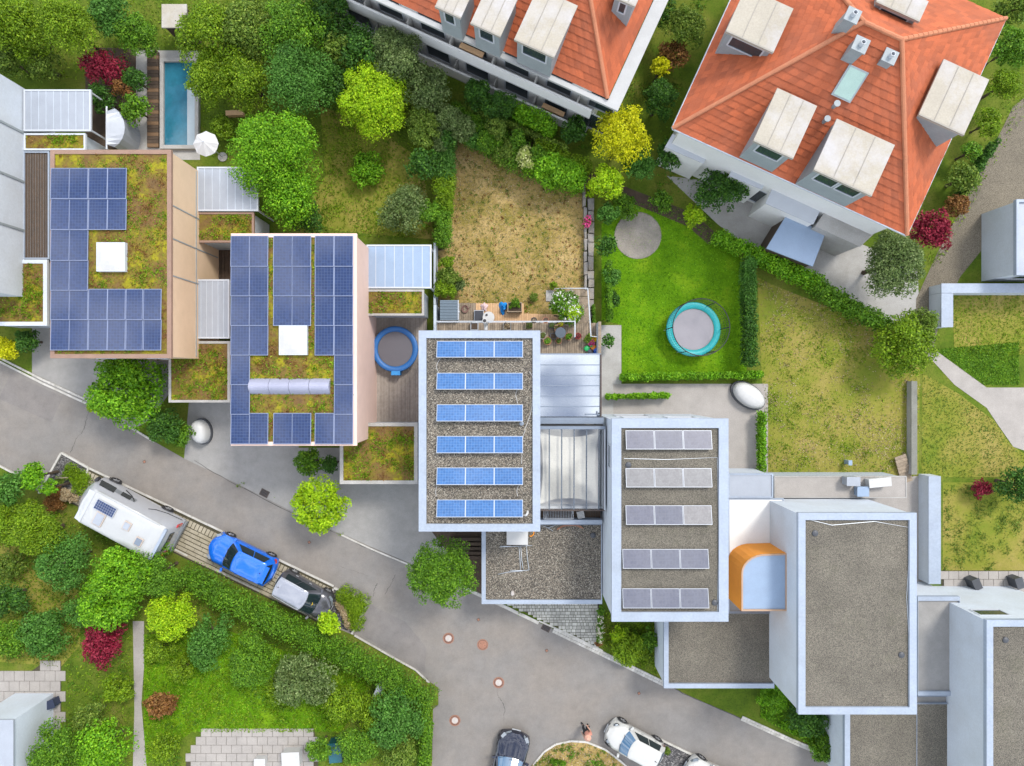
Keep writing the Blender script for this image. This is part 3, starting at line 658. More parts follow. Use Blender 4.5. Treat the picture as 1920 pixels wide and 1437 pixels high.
# ------------------------------------------------------------------ buildings
def R4(x0, y0, x1, y1, z):      # pixel rectangle at height z -> world xmin, ymin, xmax, ymax
    return X(x0, z), Y(y1, z), X(x1, z), Y(y0, z)
def rect_ring(mb, a, wd, z0, z1):
    """four mitred border pieces round the rectangle a, wd wide"""
    x0, y0, x1, y1 = a; w_ = wd if isinstance(wd, (list, tuple)) else (wd,)*4   # left, bottom, right, top
    i = (x0+w_[0], y0+w_[1], x1-w_[2], y1-w_[3])
    O = [(x0,y0),(x1,y0),(x1,y1),(x0,y1)]; I = [(i[0],i[1]),(i[2],i[1]),(i[2],i[3]),(i[0],i[3])]
    for k in range(4):
        j = (k+1) % 4
        mb.prism([O[k], O[j], I[j], I[k]], z0, z1, bot=True)
    return i
def window(t, c, wdt, hgt, face, mt='frame', parent=None):
    """window in a wall: face is the outward normal angle"""
    T = Matrix.Translation(c) @ Matrix.Rotation(face, 4, 'Z')
    b = MB()
    for a, h in (((0,-wdt/2),(.03,.04,hgt/2)), ((0,wdt/2),(.03,.04,hgt/2))): b.box((-h[0],a[1]-h[1],-h[2]), (h[0],a[1]+h[1],h[2]), 0, T)
    b.box((-.03,-wdt/2+.04,hgt/2-.06), (.03,wdt/2-.04,hgt/2), 0, T); b.box((-.03,-wdt/2+.04,-hgt/2), (.05,wdt/2-.04,-hgt/2+.06), 0, T)
    f = b.build('window', M[mt], parent or t)
    MB().box((-.02,-wdt/2+.04,-hgt/2+.06), (.012,wdt/2-.04,hgt/2-.06), 0, T).build('pane', M['window'], f)
def flat_house(name, label, px, z, wd, wall='white_wall', roof='gravel', trim='trim', cat='house', wins=(), z0=0.0, rim=0.13, seams=0, inset=0.09, group=None):
    a = R4(*px, z); cx, cy = (a[0]+a[2])/2, (a[1]+a[3])/2
    t = thing(name, label, cat, (cx, cy, 0), 0, group)
    MB().prism([(a[0]+inset,a[1]+inset),(a[2]-inset,a[1]+inset),(a[2]-inset,a[3]-inset),(a[0]+inset,a[3]-inset)], z0, z-rim-.03).build('wall', M[wall], t)
    mb = MB(); i = rect_ring(mb, a, wd, z-rim-.12, z); mb.build('parapet', M[trim], t)
    if roof: MB().prism([(i[0]-.01,i[1]-.01),(i[2]+.01,i[1]-.01),(i[2]+.01,i[3]+.01),(i[0]-.01,i[3]+.01)], z-rim-.02, z-rim).build('roof', M[roof], t)
    if seams:
        b = MB(); w_ = wd if not isinstance(wd, (list, tuple)) else wd[0]
        for k in range(1, seams+1):
            yy = lerp(a[1], a[3], k/(seams+1)) + random.uniform(-.3,.3); xx = lerp(a[0], a[2], k/(seams+1)) + random.uniform(-.3,.3)
            for x0, x1 in ((a[0]-.004, i[0]+.004), (i[2]-.004, a[2]+.004)): b.box((x0,yy-.012,z-.02), (x1,yy+.012,z+.006))
            for y0, y1 in ((a[1]-.004, i[1]+.004), (i[3]-.004, a[3]+.004)): b.box((xx-.012,y0,z-.02), (xx+.012,y1,z+.006))
        b.build('parapet_seam', M[trim], t)
    for side, pos, zz, ww, hh in wins:
        if side == 'L': c = (a[0]+inset, lerp(a[1],a[3],pos), zz); f = math.pi
        elif side == 'R': c = (a[2]-inset, lerp(a[1],a[3],pos), zz); f = 0
        elif side == 'T': c = (lerp(a[0],a[2],pos), a[3]-inset, zz); f = math.pi/2
        else: c = (lerp(a[0],a[2],pos), a[1]+inset, zz); f = -math.pi/2
        window(t, c, ww, hh, f)
    return t, a, i
W2 = [('B',.25,1.5,1.2,1.2),('B',.7,1.5,1.2,1.2),('B',.25,4.3,1.2,1.2),('B',.7,4.3,1.2,1.2),('T',.3,4.3,1.6,1.3),('T',.7,4.3,1.6,1.3),('T',.3,2.4,1.8,1.5)]

# the house in the middle, with its gravel roof
main, a, i = flat_house('flat_roof_house', 'white house in the middle with six rows of solar panels on grey gravel', (785,620,1013,997), 6.6, .385, wins=W2, seams=2)
mb = MB()
mb.tube([P(911,607,3.9)+Vector((0,-.35,0)), P(911,607,3.9)], .1, 10); mb.tube([(X(911,3.9),Y(607,3.9),3.9), (X(911,3.9),Y(607,3.9),5.6)], .125, 14)
mb.build('flue_pipe', M['white'], main)
c = P(911,607,3.9); MB().lathe([(.09,0),(.09,.02),(0,.02)], 14, (c.x,c.y,5.6)).build('flue_opening', M['black'], main)
c = P(978,794,6.47); b = MB(); b.lathe([(.085,0),(.085,.10),(.11,.11),(.11,.15),(0,.17)], 14, c); b.build('roof_vent', M['trim_dark'], main)
c = P(986,965,6.47); b = MB(); b.tube([(c.x-.28,c.y-.02,6.53),(c.x-.12,c.y-.02,6.56),(c.x-.02,c.y+.02,6.60)], .02, 6); b.tube([(c.x-.05,c.y-.02,6.58),(c.x+.02,c.y+.0,6.63),(c.x+.08,c.y+.10,6.62),(c.x+.09,c.y+.16,6.5)], .06, 8); b.build('cable_hood', M['white'], main)
def cable(pts, z, r=.014):
    q = [P(x, y, z) for x, y in pts]; f = []
    for k in range(len(q)-1):
        p0, p1, p2, p3 = q[max(k-1,0)], q[k], q[k+1], q[min(k+2,len(q)-1)]
        for s in range(5):
            u = s/5; f.append(.5*((2*p1)+(p2-p0)*u+(2*p0-5*p1+4*p2-p3)*u*u+(3*p1-p0-3*p2+p3)*u**3))
    f.append(q[-1]); return f
for pts in ([(826,672),(820,682),(819,691),(824,701)], [(970,730),(967,740),(969,750),(971,759)], [(993,697),(998,706),(1000,718),(999,745),(996,770),(990,790),(984,804)], [(819,912),(817,922),(818,931)], [(972,911),(969,921),(971,931)], [(985,806),(980,822),(979,838),(978,870)]):
    MB().tube(cable(pts, 6.485), .013, 5).build('roof_cable', M['white'], main)

# solar panels
def solar_proto(w_, h_, tilt, nx_, ny_, cell, line, name='solar_panel', frame='panel_frame'):
    """panel in local space: x across, y up the slope; low edge towards +y"""
    r = thing(name, 'x', 'solar panel', (0,0,0), 0)
    T = Matrix.Rotation(-tilt, 4, 'X')
    hz = math.sin(tilt)*h_/2 + .10
    T = Matrix.Translation((0,0,hz)) @ T
    b = MB(); rect = (-w_/2,-h_/2,w_/2,h_/2); fw = .022
    for x0,y0,x1,y1 in ((-w_/2,-h_/2,-w_/2+fw,h_/2),(w_/2-fw,-h_/2,w_/2,h_/2),(-w_/2+fw,-h_/2,w_/2-fw,-h_/2+fw),(-w_/2+fw,h_/2-fw,w_/2-fw,h_/2)): b.box((x0,y0,-.035),(x1,y1,.006),0,T)
    b.build('frame', M[frame], r)
    MB().box((-w_/2+fw,-h_/2+fw,-.02),(w_/2-fw,h_/2-fw,-.003),0,T).build('backing', M[line], r)
    b = MB(); cw = (w_-2*fw-.02)/nx_; ch = (h_-2*fw-.02)/ny_; g = .006
    for i in range(nx_):
        for j in range(ny_):
            x0 = -w_/2+fw+.01+i*cw; y0 = -h_/2+fw+.01+j*ch
            b.add([T @ Vector(v) for v in ((x0+g,y0+g,0),(x0+cw-g,y0+g,0),(x0+cw-g,y0+ch-g,0),(x0+g,y0+ch-g,0))], [(0,1,2,3)])
    b.build('cell_grid', M[cell], r, kind='stuff')
    b = MB(); ct = math.cos(tilt)*h_/2; st = math.sin(tilt)*h_
    for sx in (-1, 1):
        b.box((sx*w_*.42-.02,-ct+.02,-.0),(sx*w_*.42+.02,ct-.02,.03)); b.box((sx*w_*.42-.02,-ct+.02,.03),(sx*w_*.42+.02,-ct+.06,st+.05))
    b.build('mount', M['rail'], r)
    index_kids(r); return r
def place(proto, used, c, label, group, rz=0):
    if not used: proto.location = c; proto.rotation_euler = (0,0,rz); proto['label'] = label; proto['group'] = group
    else: copy_thing(proto, c, rz, label, group)
    return True
ROWW = ['first','second','third','fourth','fifth','sixth']
pr = solar_proto(1.46, .88, R(17), 10, 6, 'cell', 'cell_line'); used = False
for j, yc in enumerate([655,715,774.5,834,893.5,954]):
    for k, xc in enumerate([845.5,899.5,953.5]):
        c = P(xc, yc, 6.75); used = place(pr, used, (c.x, c.y, 6.47), f'light blue solar panel, {["left","middle","right"][k]} of the {ROWW[j]} row from the garden, middle house', 'solar panels on the middle house')

# garage of the middle house
gar, a, i = flat_house('garage', 'gravel roofed garage with a metal frame lying on it, below the middle house', (903,984,1129,1133), 3.0, (.235,.235,.05,.02), roof='gravel', cat='garage', wins=[('B',.5,1.1,2.4,2.0)], rim=.10)
b = MB(); g = R4(950,992,990,1022,3.35); b.prism([(g[0],g[1]),(g[2],g[1]),(g[2],g[3]),(g[0],g[3])], 3.18, 3.35); b.build('white_lid', M['white'], None)
o = bpy.data.objects['white_lid']; o.name = 'white_table'; tag(o, 'white flat table top tucked under the lower roof edge of the middle house', 'table')
lg = MB()
for x_ in (g[0]+.08, g[2]-.08):
    for y_ in (g[1]+.08, g[3]-.08): lg.box((x_-.02,y_-.02,2.9),(x_+.02,y_+.02,3.178))
lg.build('leg', M['rail'], o)
def tubes(name, label, cat, lines, z, r, m_, extra=0.03):
    b = MB()
    for l in lines: b.tube([P(x, y, z+dz) for x, y, dz in l], r, 6)
    return tag(b.build(name, M[m_], None, True), label, cat)
tubes('metal_frame', 'thin metal tube frame lying on the gravel garage roof', 'metal frame', [[(937,1026,.03),(960,1025,.05),(998,1023,.03)],[(938,1024.5,.06),(962,1025,.09)],[(973,1025,.05),(975,1048,.06),(976,1069,.05)],[(976.5,1025,.08),(978,1048,.06),(981,1068,.05)],[(987,1024,.05),(989,1048,.06),(992,1069,.05)],[(992,1069,.05),(975,1071,.07),(952,1073,.03),(934,1077,.02)],[(985,1070,.09),(965,1070,.07),(956,1069.5,.03)]], 2.92, .017, 'rail')
c = P(961,1112,2.9); b = MB(); b.lathe([(.14,0),(.15,.06),(.10,.13),(0,.14)], 9, c, sx=.75, sy=1.05); tag(b.build('flat_stone', M['cover_white'], None), 'single pale stone lying near the lower edge of the garage gravel', 'stone')
tag(MB().tube(cable([(1045,992),(1055,986),(1066,984.5),(1078,984),(1088,987),(1094,992)], 2.94), .022, 6).tube(cable([(1044,994),(1056,987.5),(1068,986),(1080,986),(1090,990)], 2.94), .022, 6).build('orange_hose', M['terracotta'], None, True), 'orange brown hose curving along the top edge of the garage gravel', 'hose')
tag(MB().tube(cable([(997,1004),(1000,1003),(1001,998),(1000.5,992)], 2.94), .03, 6).tube(cable([(1000,1003),(996,1006),(993,1005)], 2.94), .03, 6).build('drain_hose', M['orange_wall'], None, True), 'short orange hose beside the white table on the garage roof', 'hose')
tubes('loose_wire', 'loose grey rods crossing on the gravel next to the roof corner', 'rod', [[(1016,986,.03),(1026,989,.03),(1037,996,.03)],[(1028,990,.03),(1044,984,.03)]], 2.93, .012, 'rail')

# balcony strip between glass roof and garage
bx0, bx1 = 1.335, 4.98
b = MB(); bal = thing('balcony', 'narrow dark timber balcony squeezed between glass roof and garage', 'balcony', (3.1,-7.2,0))
MB().box((bx0,-7.80,3.012),(bx1,-7.56,3.62)).build('parapet', M['trim'], bal)
MB().box((bx0,-7.555,2.6),(bx1,-6.4,3.02)).build('floor', M['dark'], bal)
for k in range(26):
    x_ = bx0+.02+k*(bx1-bx0-.04)/26; MB().box((x_+.008,-7.54,3.02),(x_+(bx1-bx0-.04)/26-.008,-6.42,3.045)).build('plank', M['wood_dark'], bal)
def rack(name, label, cat, x0, x1, y0, y1, z, n, m_):
    b = MB(); b.tube([(x0,y0,z),(x1,y0,z)], .016, 6).tube([(x0,y1,z),(x1,y1,z)], .016, 6)
    for k in range(n+1):
        x_ = lerp(x0,x1,k/n); b.tube([(x_,y0,z),(x_,y1,z)], .009 if k not in (0,n) else .016, 5)
    for x_ in (x0+.1, x1-.1): b.tube([(x_,y0,z),(x_+.2,y1,3.05)], .014, 5); b.tube([(x_,y1,z),(x_+.2,y0,3.05)], .014, 5)
    return tag(b.build(name, M[m_], None, True), label, cat)
rack('drying_rack', 'folding white clothes drying rack on the narrow dark balcony', 'drying rack', 1.75, 3.35, -7.45, -6.85, 3.9, 18, 'frame')
st = thing('slatted_stool', 'small white slatted stool on the dark balcony', 'stool', (X(1089,3.5),Y(966,3.5),3.045), .2)
T = wm(st)
for k in range(6): MB().box((-.2,-.2+k*.068,.40),(.2,-.2+k*.068+.05,.425),0,T).build('slat', M['white'], st)
for sx in (-.15,.15):
    for sy in (-.15,.15): MB().box((sx-.015,sy-.015,0),(sx+.015,sy+.015,.40),0,T).build('leg', M['white'], st)

# metal roof and glass roof of the link building
lk = thing('link_building', 'low link building with bright standing seam metal roof right of the middle house', 'building', (3.1,0,0))
x0, x1 = 1.335, X(1126,4.3); y1 = Y(665,4.3); y0 = Y(782,4.3)
MB().box((x0,y0-.3,0),(x1-.06,y1-.05,4.1)).build('wall', M['white_wall'], lk)
for k in range(6):
    ya = lerp(y1,y0,k/6); yb = lerp(y1,y0,(k+1)/6)
    mb = MB(); mb.add([(x0,ya,4.305-k*.012),(x1,ya,4.265-k*.012),(x1,yb+.02,4.26-k*.012),(x0,yb+.02,4.30-k*.012),(x0,ya,4.12),(x1,ya,4.12),(x1,yb+.02,4.12),(x0,yb+.02,4.12)],[(3,2,1,0),(4,5,6,7),(1,5,4,0),(2,6,5,1),(3,7,6,2),(0,4,7,3)])
    mb.f = [f[::-1] for f in mb.f]
    mb.build('roof_sheet', M['seam_roof'], lk)
    if k: MB().box((x0,ya-.024,4.2),(x1-.02,ya+.026,4.335-k*.012)).build('standing_seam', M['trim_dark'], lk)
MB().box((x1-.02,y0,3.9),(x1+.05,y1,4.40)).build('edge_flashing', M['iron_dark'], lk)
MB().box((x0,y1,4.0),(x1,y1+.06,4.345)).build('front_flashing', M['trim_dark'], lk)
MB().box((x0,Y(795,4.5),4.1),(X(1132,4.5),Y(783.5,4.5),4.5)).build('flashing', M['trim_dark'], lk)
b = MB(); b.box((X(1098,4.4),y0+.10,4.25),(x1-.05,y0+.16,4.36)).box((x1-.2,y0+.14,4.27),(x1-.16,y0+.3,4.4)); b.build('snow_guard', M['trim_dark'], lk)
M['bar_dark'] = mat('dark grey glazing bar', (0.10,0.125,0.16), .5)
gl = thing('glass_roof', 'glass roof with grey bars above a cream shade sail, right of the middle house', 'glass roof', (3.1,-4.5,0))
zt = 4.75; gx0, gx1 = 1.335, X(1135,zt); gy1, gy0 = Y(805,zt), Y(957,zt)
MB().box((gx0,gy1,4.5),(gx1,gy1+.16,4.83)).build('top_beam', M['trim_dark'], gl)
MB().box((gx0,gy1+.17,4.3),(gx1-.1,gy1+.235,4.6)).build('gutter', M['black'], gl)
MB().box((gx0,gy0-.06,4.35),(gx1,gy0,4.66)).build('lower_beam', M['iron_dark'], gl)
MB().box((gx1-.06,gy0,4.3),(gx1,gy1,4.79)).build('side_beam', M['frame'], gl)
for k in range(6):
    xa = gx0+(gx1-gx0-.3)*k/5.05; xb = gx0+(gx1-gx0-.3)*(k+1)/5.05 if k < 5 else gx1-.06
    b = MB(); b.add([(xa+.03,gy0,4.56),(xb-.03,gy0,4.56),(xb-.03,gy1,4.70),(xa+.03,gy1,4.70)],[(0,1,2,3)]); b.build('pane', M['pane'], gl)
    b = MB(); b.add([(xb-.03,gy0,4.50),(xb+.03,gy0,4.50),(xb+.03,gy1,4.64),(xb-.03,gy1,4.64),(xb-.03,gy0,4.60),(xb+.03,gy0,4.60),(xb+.03,gy1,4.74),(xb-.03,gy1,4.74)],[(3,2,1,0),(4,5,6,7),(0,1,5,4),(1,2,6,5),(2,3,7,6),(3,0,4,7)])
    if k < 5: b.build('glazing_bar', M['bar_dark'], gl)
for y_ in (gy0+.02,): MB().box((gx0,y_,0),(gx1-.04,y_+.1,4.3)).build('lower_wall', M['white_wall'], gl)
MB().box((gx1-.14,gy0+.13,0),(gx1-.07,gy1,4.29)).build('side_wall', M['white_wall'], gl)
# below: floor block raised and paled to catch more light; sail with curved edges
MB().box((gx0,gy0+.13,.0),(gx1-.15,gy1,3.5)).build('floor', mat('raised bright floor', (0.74,0.71,0.66), 0.7, 0, 0.1), gl)
b = MB(); cs = [Vector((gx0+.12,gy1-.12,4.30)), Vector((gx1-.25,gy1-.12,4.30)), Vector((gx1-.25,gy0+.2,4.20)), Vector((gx0+.12,gy0+.2,4.20))]
n = 12; mid = sum(cs, Vector())/4
ed = []
for k in range(4):
    p, q = cs[k], cs[(k+1)%4]; inn = (mid-(p+q)/2).normalized(); dep = .34 if k % 2 == 0 else .22
    for s in range(n):
        u = s/n; ed.append(p.lerp(q,u) + inn*dep*(1-abs(2*u-1)**2.4) + Vector((0,0,-.05*4*u*(1-u))))
rings = [[mid + (e-mid)*f + Vector((0,0,-.04*(1-f))) for e in ed] for f in (1,.75,.5,.25)]
vs = [v for r_ in rings for v in r_] + [mid-Vector((0,0,.04))]; N = len(ed)
fs = [(r_*N+j, r_*N+(j+1)%N, (r_+1)*N+(j+1)%N, (r_+1)*N+j) for r_ in range(3) for j in range(N)] + [(3*N+j, 3*N+(j+1)%N, 4*N) for j in range(N)]
b.add(vs, [f[::-1] for f in fs]); o = b.build('shade_sail', M['sail'], None, True); tag(o, 'cream shade sail stretched below the glass roof', 'shade sail')
b = MB()
for p, q in zip(cs, [(gx0+.02,gy1-.02,4.36),(gx1-.16,gy1-.02,4.36),(gx1-.16,gy0+.14,4.24),(gx0+.02,gy0+.14,4.24)]): b.tube([p, q], .012, 5)
b.build('cord', M['white'], o)

# ------------------------------------------------------------------ terrace of the middle house
ZD = 1.6
dk = thing('upper_deck', 'grey weathered timber deck between the middle house and the garden', 'deck', (X(960,ZD),Y(620,ZD),0))
dx0, dx1 = X(818,ZD), X(1121,ZD); dy1, dyb, dy0 = Y(606,ZD), Y(640,ZD), Y(668,ZD)
MB().box((dx0,dyb,ZD-.3),(dx1-.02,dy1,ZD-.03)).build('deck_frame', M['wood_dark'], dk)
MB().box((1.45,dy0,ZD-.3),(dx1-.02,dyb-.01,ZD-.03)).build('deck_frame', M['wood_dark'], dk)
n = int((dx1-dx0)/.135)
for k in range(n):
    xa = dx0+k*(dx1-dx0)/n; yy = dy0 if xa > 1.45 else dyb
    MB().box((xa+.008,yy,ZD-.03+random.uniform(-.004,.004)),(xa+(dx1-dx0)/n-.008,dy1+random.uniform(-.015,.015),ZD)).build('plank', M['wood_old'], dk)
lo = thing('lower_deck', 'orange larch deck strip at the edge of the parched lawn', 'deck', (X(950),Y(588),0))
for k, xa in enumerate(np.arange(X(892,.2), X(1062,.2), .145)):
    pxl = 960 + (xa+.07)*F/(CAMH-.2); yt = Y(569 if pxl < 980 else 569+(pxl-980)*.24, .2) if pxl < 980 else Y(588+(pxl-980)*.03, .2)
    MB().box((xa+.006,Y(606,.2),.04),(xa+.139,yt+random.uniform(-.01,.01),.2+random.uniform(-.004,.004))).build('plank', M['wood_new'], lo)
og = thing('grey_deck', 'small old grey deck patch between the shed and the orange planks', 'deck', (X(876),Y(588),0))
for k, xa in enumerate(np.arange(X(856,.19), X(891,.19), .14)):
    MB().box((xa+.006,Y(606,.2),.04),(xa+.134,Y(568.5,.2)+random.uniform(-.01,.01),.19)).build('plank', M['wood_old'], og)
# railing
rl = thing('railing', 'thin white metal railing along the upper deck edge', 'railing', (X(950,2.6),Y(604,2.6),ZD))
zr = 2.6; ry = Y(603,zr); rx0, rx1 = X(818,zr), X(1078,zr)
b = MB().tube([(rx0,ry,zr),(rx1,ry,zr)], .032, 8); b.build('handrail', M['frame'], rl)
MB().tube([(rx1,ry,zr),(rx1,Y(632,zr),zr)], .04, 8).build('handrail', M['frame'], rl)
MB().tube([(rx1,ry,zr),(rx1+.02,Y(575,zr),zr-.1)], .025, 8).build('handrail', M['frame'], rl)
for k in range(9):
    x_ = lerp(rx0,rx1,k/8); MB().tube([(x_,ry,ZD-.2),(x_,ry,zr)], .022, 6).build('post', M['frame'], rl)
MB().tube([(rx1,Y(632,zr),ZD),(rx1,Y(632,zr),zr)], .025, 6).build('post', M['frame'], rl)
for zz in (1.85, 2.1, 2.35): MB().tube([(rx0,ry,zz),(rx1,ry,zz)], .008, 5).build('cross_wire', M['rail'], rl)
# stairs: down along the right side, then left to the slab
sg = thing('garden_stairs', 'weathered timber garden stairs turning past the white flowering bush', 'stairs', (X(1093,1),Y(590,1),0))
n = 9
for k in range(n):
    z_ = ZD - (k+1)*.125; ya = lerp(Y(606,ZD)+.02, Y(556,.5), k/n); yb = lerp(Y(606,ZD)+.02, Y(556,.5), (k+1)/n)
    MB().box((X(1083,z_),ya,z_-.05),(X(1106,z_),yb-.012,z_)).build('step', M['wood_old'], sg)
zl = ZD-n*.125-.05
for k in range(5):
    xa = lerp(X(1062,zl),X(1106,zl),k/5); xb = lerp(X(1062,zl),X(1106,zl),(k+1)/5); MB().box((xa+.006,Y(555.5,zl),zl-.05),(xb-.006,Y(543,zl),zl)).build('landing_plank', M['wood_old'], sg)
for k in range(3):
    z_ = zl-.11*(k+1); xb = lerp(X(1062,zl),X(1041,.1),k/3); xa = lerp(X(1062,zl),X(1041,.1),(k+1)/3)
    MB().box((xa+.012,Y(557,z_),z_-.05),(xb,Y(544,z_),z_)).build('step', M['wood_old'], sg)
b = MB(); b.tube([P(1040,542,.9),P(1062,541,1.3),P(1102,541,1.35)], .03, 8); b.build('handrail', M['frame'], sg)
MB().tube([P(1102,541,1.35),P(1106,600,2.4),P(1108,631,2.55),P(1122,632,2.55)], .036, 8).build('handrail', M['frame'], sg)
for q in ((1102,541,1.35,.1),(1106,600,2.4,.8),(1108,631,2.55,1.5),(1040,542,.9,.0),(1072,541,1.3,.1),(1104,571,1.85,.4)):
    t_ = P(q[0],q[1],q[2]); MB().tube([(t_.x,t_.y,q[3]),t_], .02, 6).build('post', M['frame'], sg)
c = P(1031.5,555,.06); tag(MB().obox((c.x,c.y,.04),(.25,.33,.04)).build('concrete_slab', M['concrete'], None), 'pale concrete slab at the foot of the garden stairs', 'slab')
tw = thing('terrace_wall', 'thin wall with a brown cap along the right edge of the terrace', 'wall', (X(1124,2.7),Y(635,2.7),0))
MB().box((X(1122,2.7),Y(664,2.7),0),(X(1126.5,2.7),Y(604,2.7),2.7)).build('wall_panel', M['white_wall'], tw)
MB().box((X(1121.5,2.7),Y(664.5,2.7),2.705),(X(1127,2.7),Y(603.5,2.7),2.76)).build('cap', M['wood_old'], tw)
MB().box((X(1108,1.6),Y(631,1.6),.02),(X(1120,1.6),Y(612,1.6),1.3)).build('light_well', M['dark'], tw)
lf = thing('boundary_wall', 'pale grey boundary wall at the left end of the deck and shed', 'wall', (X(817,2),Y(530,2),0))
MB().box((X(813,2),Y(620,2),0),(X(818,2),Y(572,2),2.0)).build('wall_panel', M['grey_wall'], lf)
MB().box((X(813,1.2),Y(571.5,1.2),0),(X(817,1.2),Y(455,1.2),1.2)).build('fence_panel', M['grey_wall'], lf)
# shed
zs = 2.0; sx0, sx1, sy0, sy1 = X(825,zs), X(858.5,zs), Y(600,zs), Y(563,zs)
sh = thing('garden_shed', 'blue grey ribbed metal shed at the left end of the deck', 'shed', ((sx0+sx1)/2,(sy0+sy1)/2,0))
MB().box((sx0+.05,sy0+.05,.0),(sx1-.05,sy1-.05,1.9)).build('wall', M['grey_wall'], sh)
rs = mat('blue grey shed sheet', (0.15,0.20,0.245), 0.5, 0.1, 0.12, 1, 12)
for k in range(13):
    ya = lerp(sy0,sy1,k/13); yb = lerp(sy0,sy1,(k+1)/13); b = MB(); b.box((sx0,ya,1.9),(sx1,yb-.03,2.0)); b.box((sx0,yb-.03,1.9),(sx1,yb,1.93)); b.build('roof_rib', rs, sh)
MB().box((sx1,sy0,1.88),(sx1+.04,sy1,2.015)).build('roof_edge', M['frame'], sh)
MB().obox((sx1-.02,(sy0+sy1)/2,1.0),(.05,.05,.12)).build('handle', M['frame'], sh)
# ------------------------------------------------------------------ flat roofed neighbours on the right
nb, a, i = flat_house('flat_roof_house', 'white flat roofed house with five rows of greyish panels, right of the glass roof', (1147,785,1366,1166), 7.0, .48, roof='gravel2', wins=W2+[('L',.8,5.6,1.2,1.0)])
M['cell_line3'] = mat('greyish backing sheet', (0.12,0.125,0.16), .4)
pg = solar_proto(1.42, .95, R(12), 8, 5, 'cell_grey', 'cell_line3'); used = False
M['cell_pale'] = mat_cell('pale greyish cell', (0.16,0.155,0.16), (0.19,0.185,0.19), None, 0.35)
pg2 = solar_proto(1.42, .95, R(12), 8, 5, 'cell_pale', 'cell_pale')
pale = {(1,0),(1,1),(1,2),(2,2)}; up2 = False
for j, (yc, xs) in enumerate([(825,1),(896,1),(966,1),(1048,0),(1122,0)]):
    for k in range(3):
        xc = (1200 if xs else 1194) + k*54; c = P(xc, yc, 7.05); lab = f'greyish {"pale " if (j,k) in pale else ""}solar panel, {["left","middle","right"][k]} of the {ROWW[j]} row from top, right neighbour roof'
        if (j,k) in pale: up2 = place(pg2, up2, (c.x,c.y,6.87), lab, 'solar panels on the right neighbour roof')
        else: used = place(pg, used, (c.x,c.y,6.87), lab, 'solar panels on the right neighbour roof')
hc, a, i = flat_house('flat_roof_house', 'large white flat roofed house with an empty gravel roof, at lower right', (1497,962,1719,1340), 7.0, .36, roof='gravel2', wins=W2[:4])
hd, a, i = flat_house('flat_roof_house', 'white house cut off by the lower right picture corner', (1850,1163,2060,1540), 6.2, .34, roof='gravel2', wins=[('T',.2,4.8,1.6,.9),('B',.3,2,1.2,1.2)])
def annex(name, label, px, z, wd=.2, wall='white_wall', roof='gravel2', trim='trim', cat='roof', **k): return flat_house(name, label, px, z, wd, wall, roof, trim, cat, **k)
annex('garage', 'garage with a weathered gravel roof below the house with five panel rows', (1245,1150,1452,1291), 3.0, (.26,.26,.05,.02), cat='garage', wins=[('B',.5,1.1,2.4,2.0)])
annex('garage', 'gravel roofed garage cut by the lower picture edge right of the green bank', (1584,1320,1788,1480), 3.0, (.3,.2,.05,.02), cat='garage')
annex('entrance_roof', 'grey flat entrance roof between the two lower right houses', (1721,1119,1800,1305), 3.2, (.02,.24,.02,.24), cat='roof', roof='asphalt2')
annex('entrance_roof', 'lower grey flat roof at the bottom edge between the two lower right houses', (1719,1306,1788,1480), 2.9, (.02,.1,.02,.02), cat='roof', roof='asphalt2')
annex('terrace_roof', 'white lavender flat terrace roof between the right neighbour and the orange turret', (1366,935,1470,1052), 3.0, .06, roof='white_facade', cat='roof', rim=.05)
annex('terrace_roof', 'pale grey flat roof strip right of the house with five panel rows', (1366,888,1450,934), 3.05, .08, roof='canopy', cat='roof', rim=.05)
annex('link_roof', 'narrow dark gravel roof under the orange turret between two white houses', (1366,1053,1452,1149), 2.95, .06, roof='asphalt2', cat='roof', rim=.05)
# orange turret
t = thing('orange_turret', 'orange rounded stair turret with a blue grey roof between two white houses', 'turret', P(1435,1090,0))
zt = 5.3; pts = [(1476,1038),(1476,1146),(1390,1146),(1390,1075)] + [(1390+45*(1-math.cos(u)),1075-36*math.sin(u)) for u in [.2,.45,.7,.95,1.2,1.4,1.57]]
MB().prism(pp(pts,zt), 2.85, zt, top=False).build('wall', M['orange_wall'], t)
cx, cy = 1433, 1094; pin = [(cx+(x-cx)*.93, cy+(y-cy)*.94) for x, y in pts]
MB().prism(pp(pin,zt), zt-.3, zt-.05).build('roof', M['canopy_b'], t)
O = pp(pts,zt); I = pp(pin,zt); b = MB()
for k in range(len(O)):
    j = (k+1) % len(O); b.add([(O[k][0],O[k][1],zt+.02),(O[j][0],O[j][1],zt+.02),(I[j][0],I[j][1],zt+.02),(I[k][0],I[k][1],zt+.02),(I[k][0],I[k][1],zt-.1),(I[j][0],I[j][1],zt-.1)], [(0,1,2,3),(3,2,5,4)])
b.build('roof_rim', mat('timber brown rim', (0.45,0.30,0.20), .7), t)
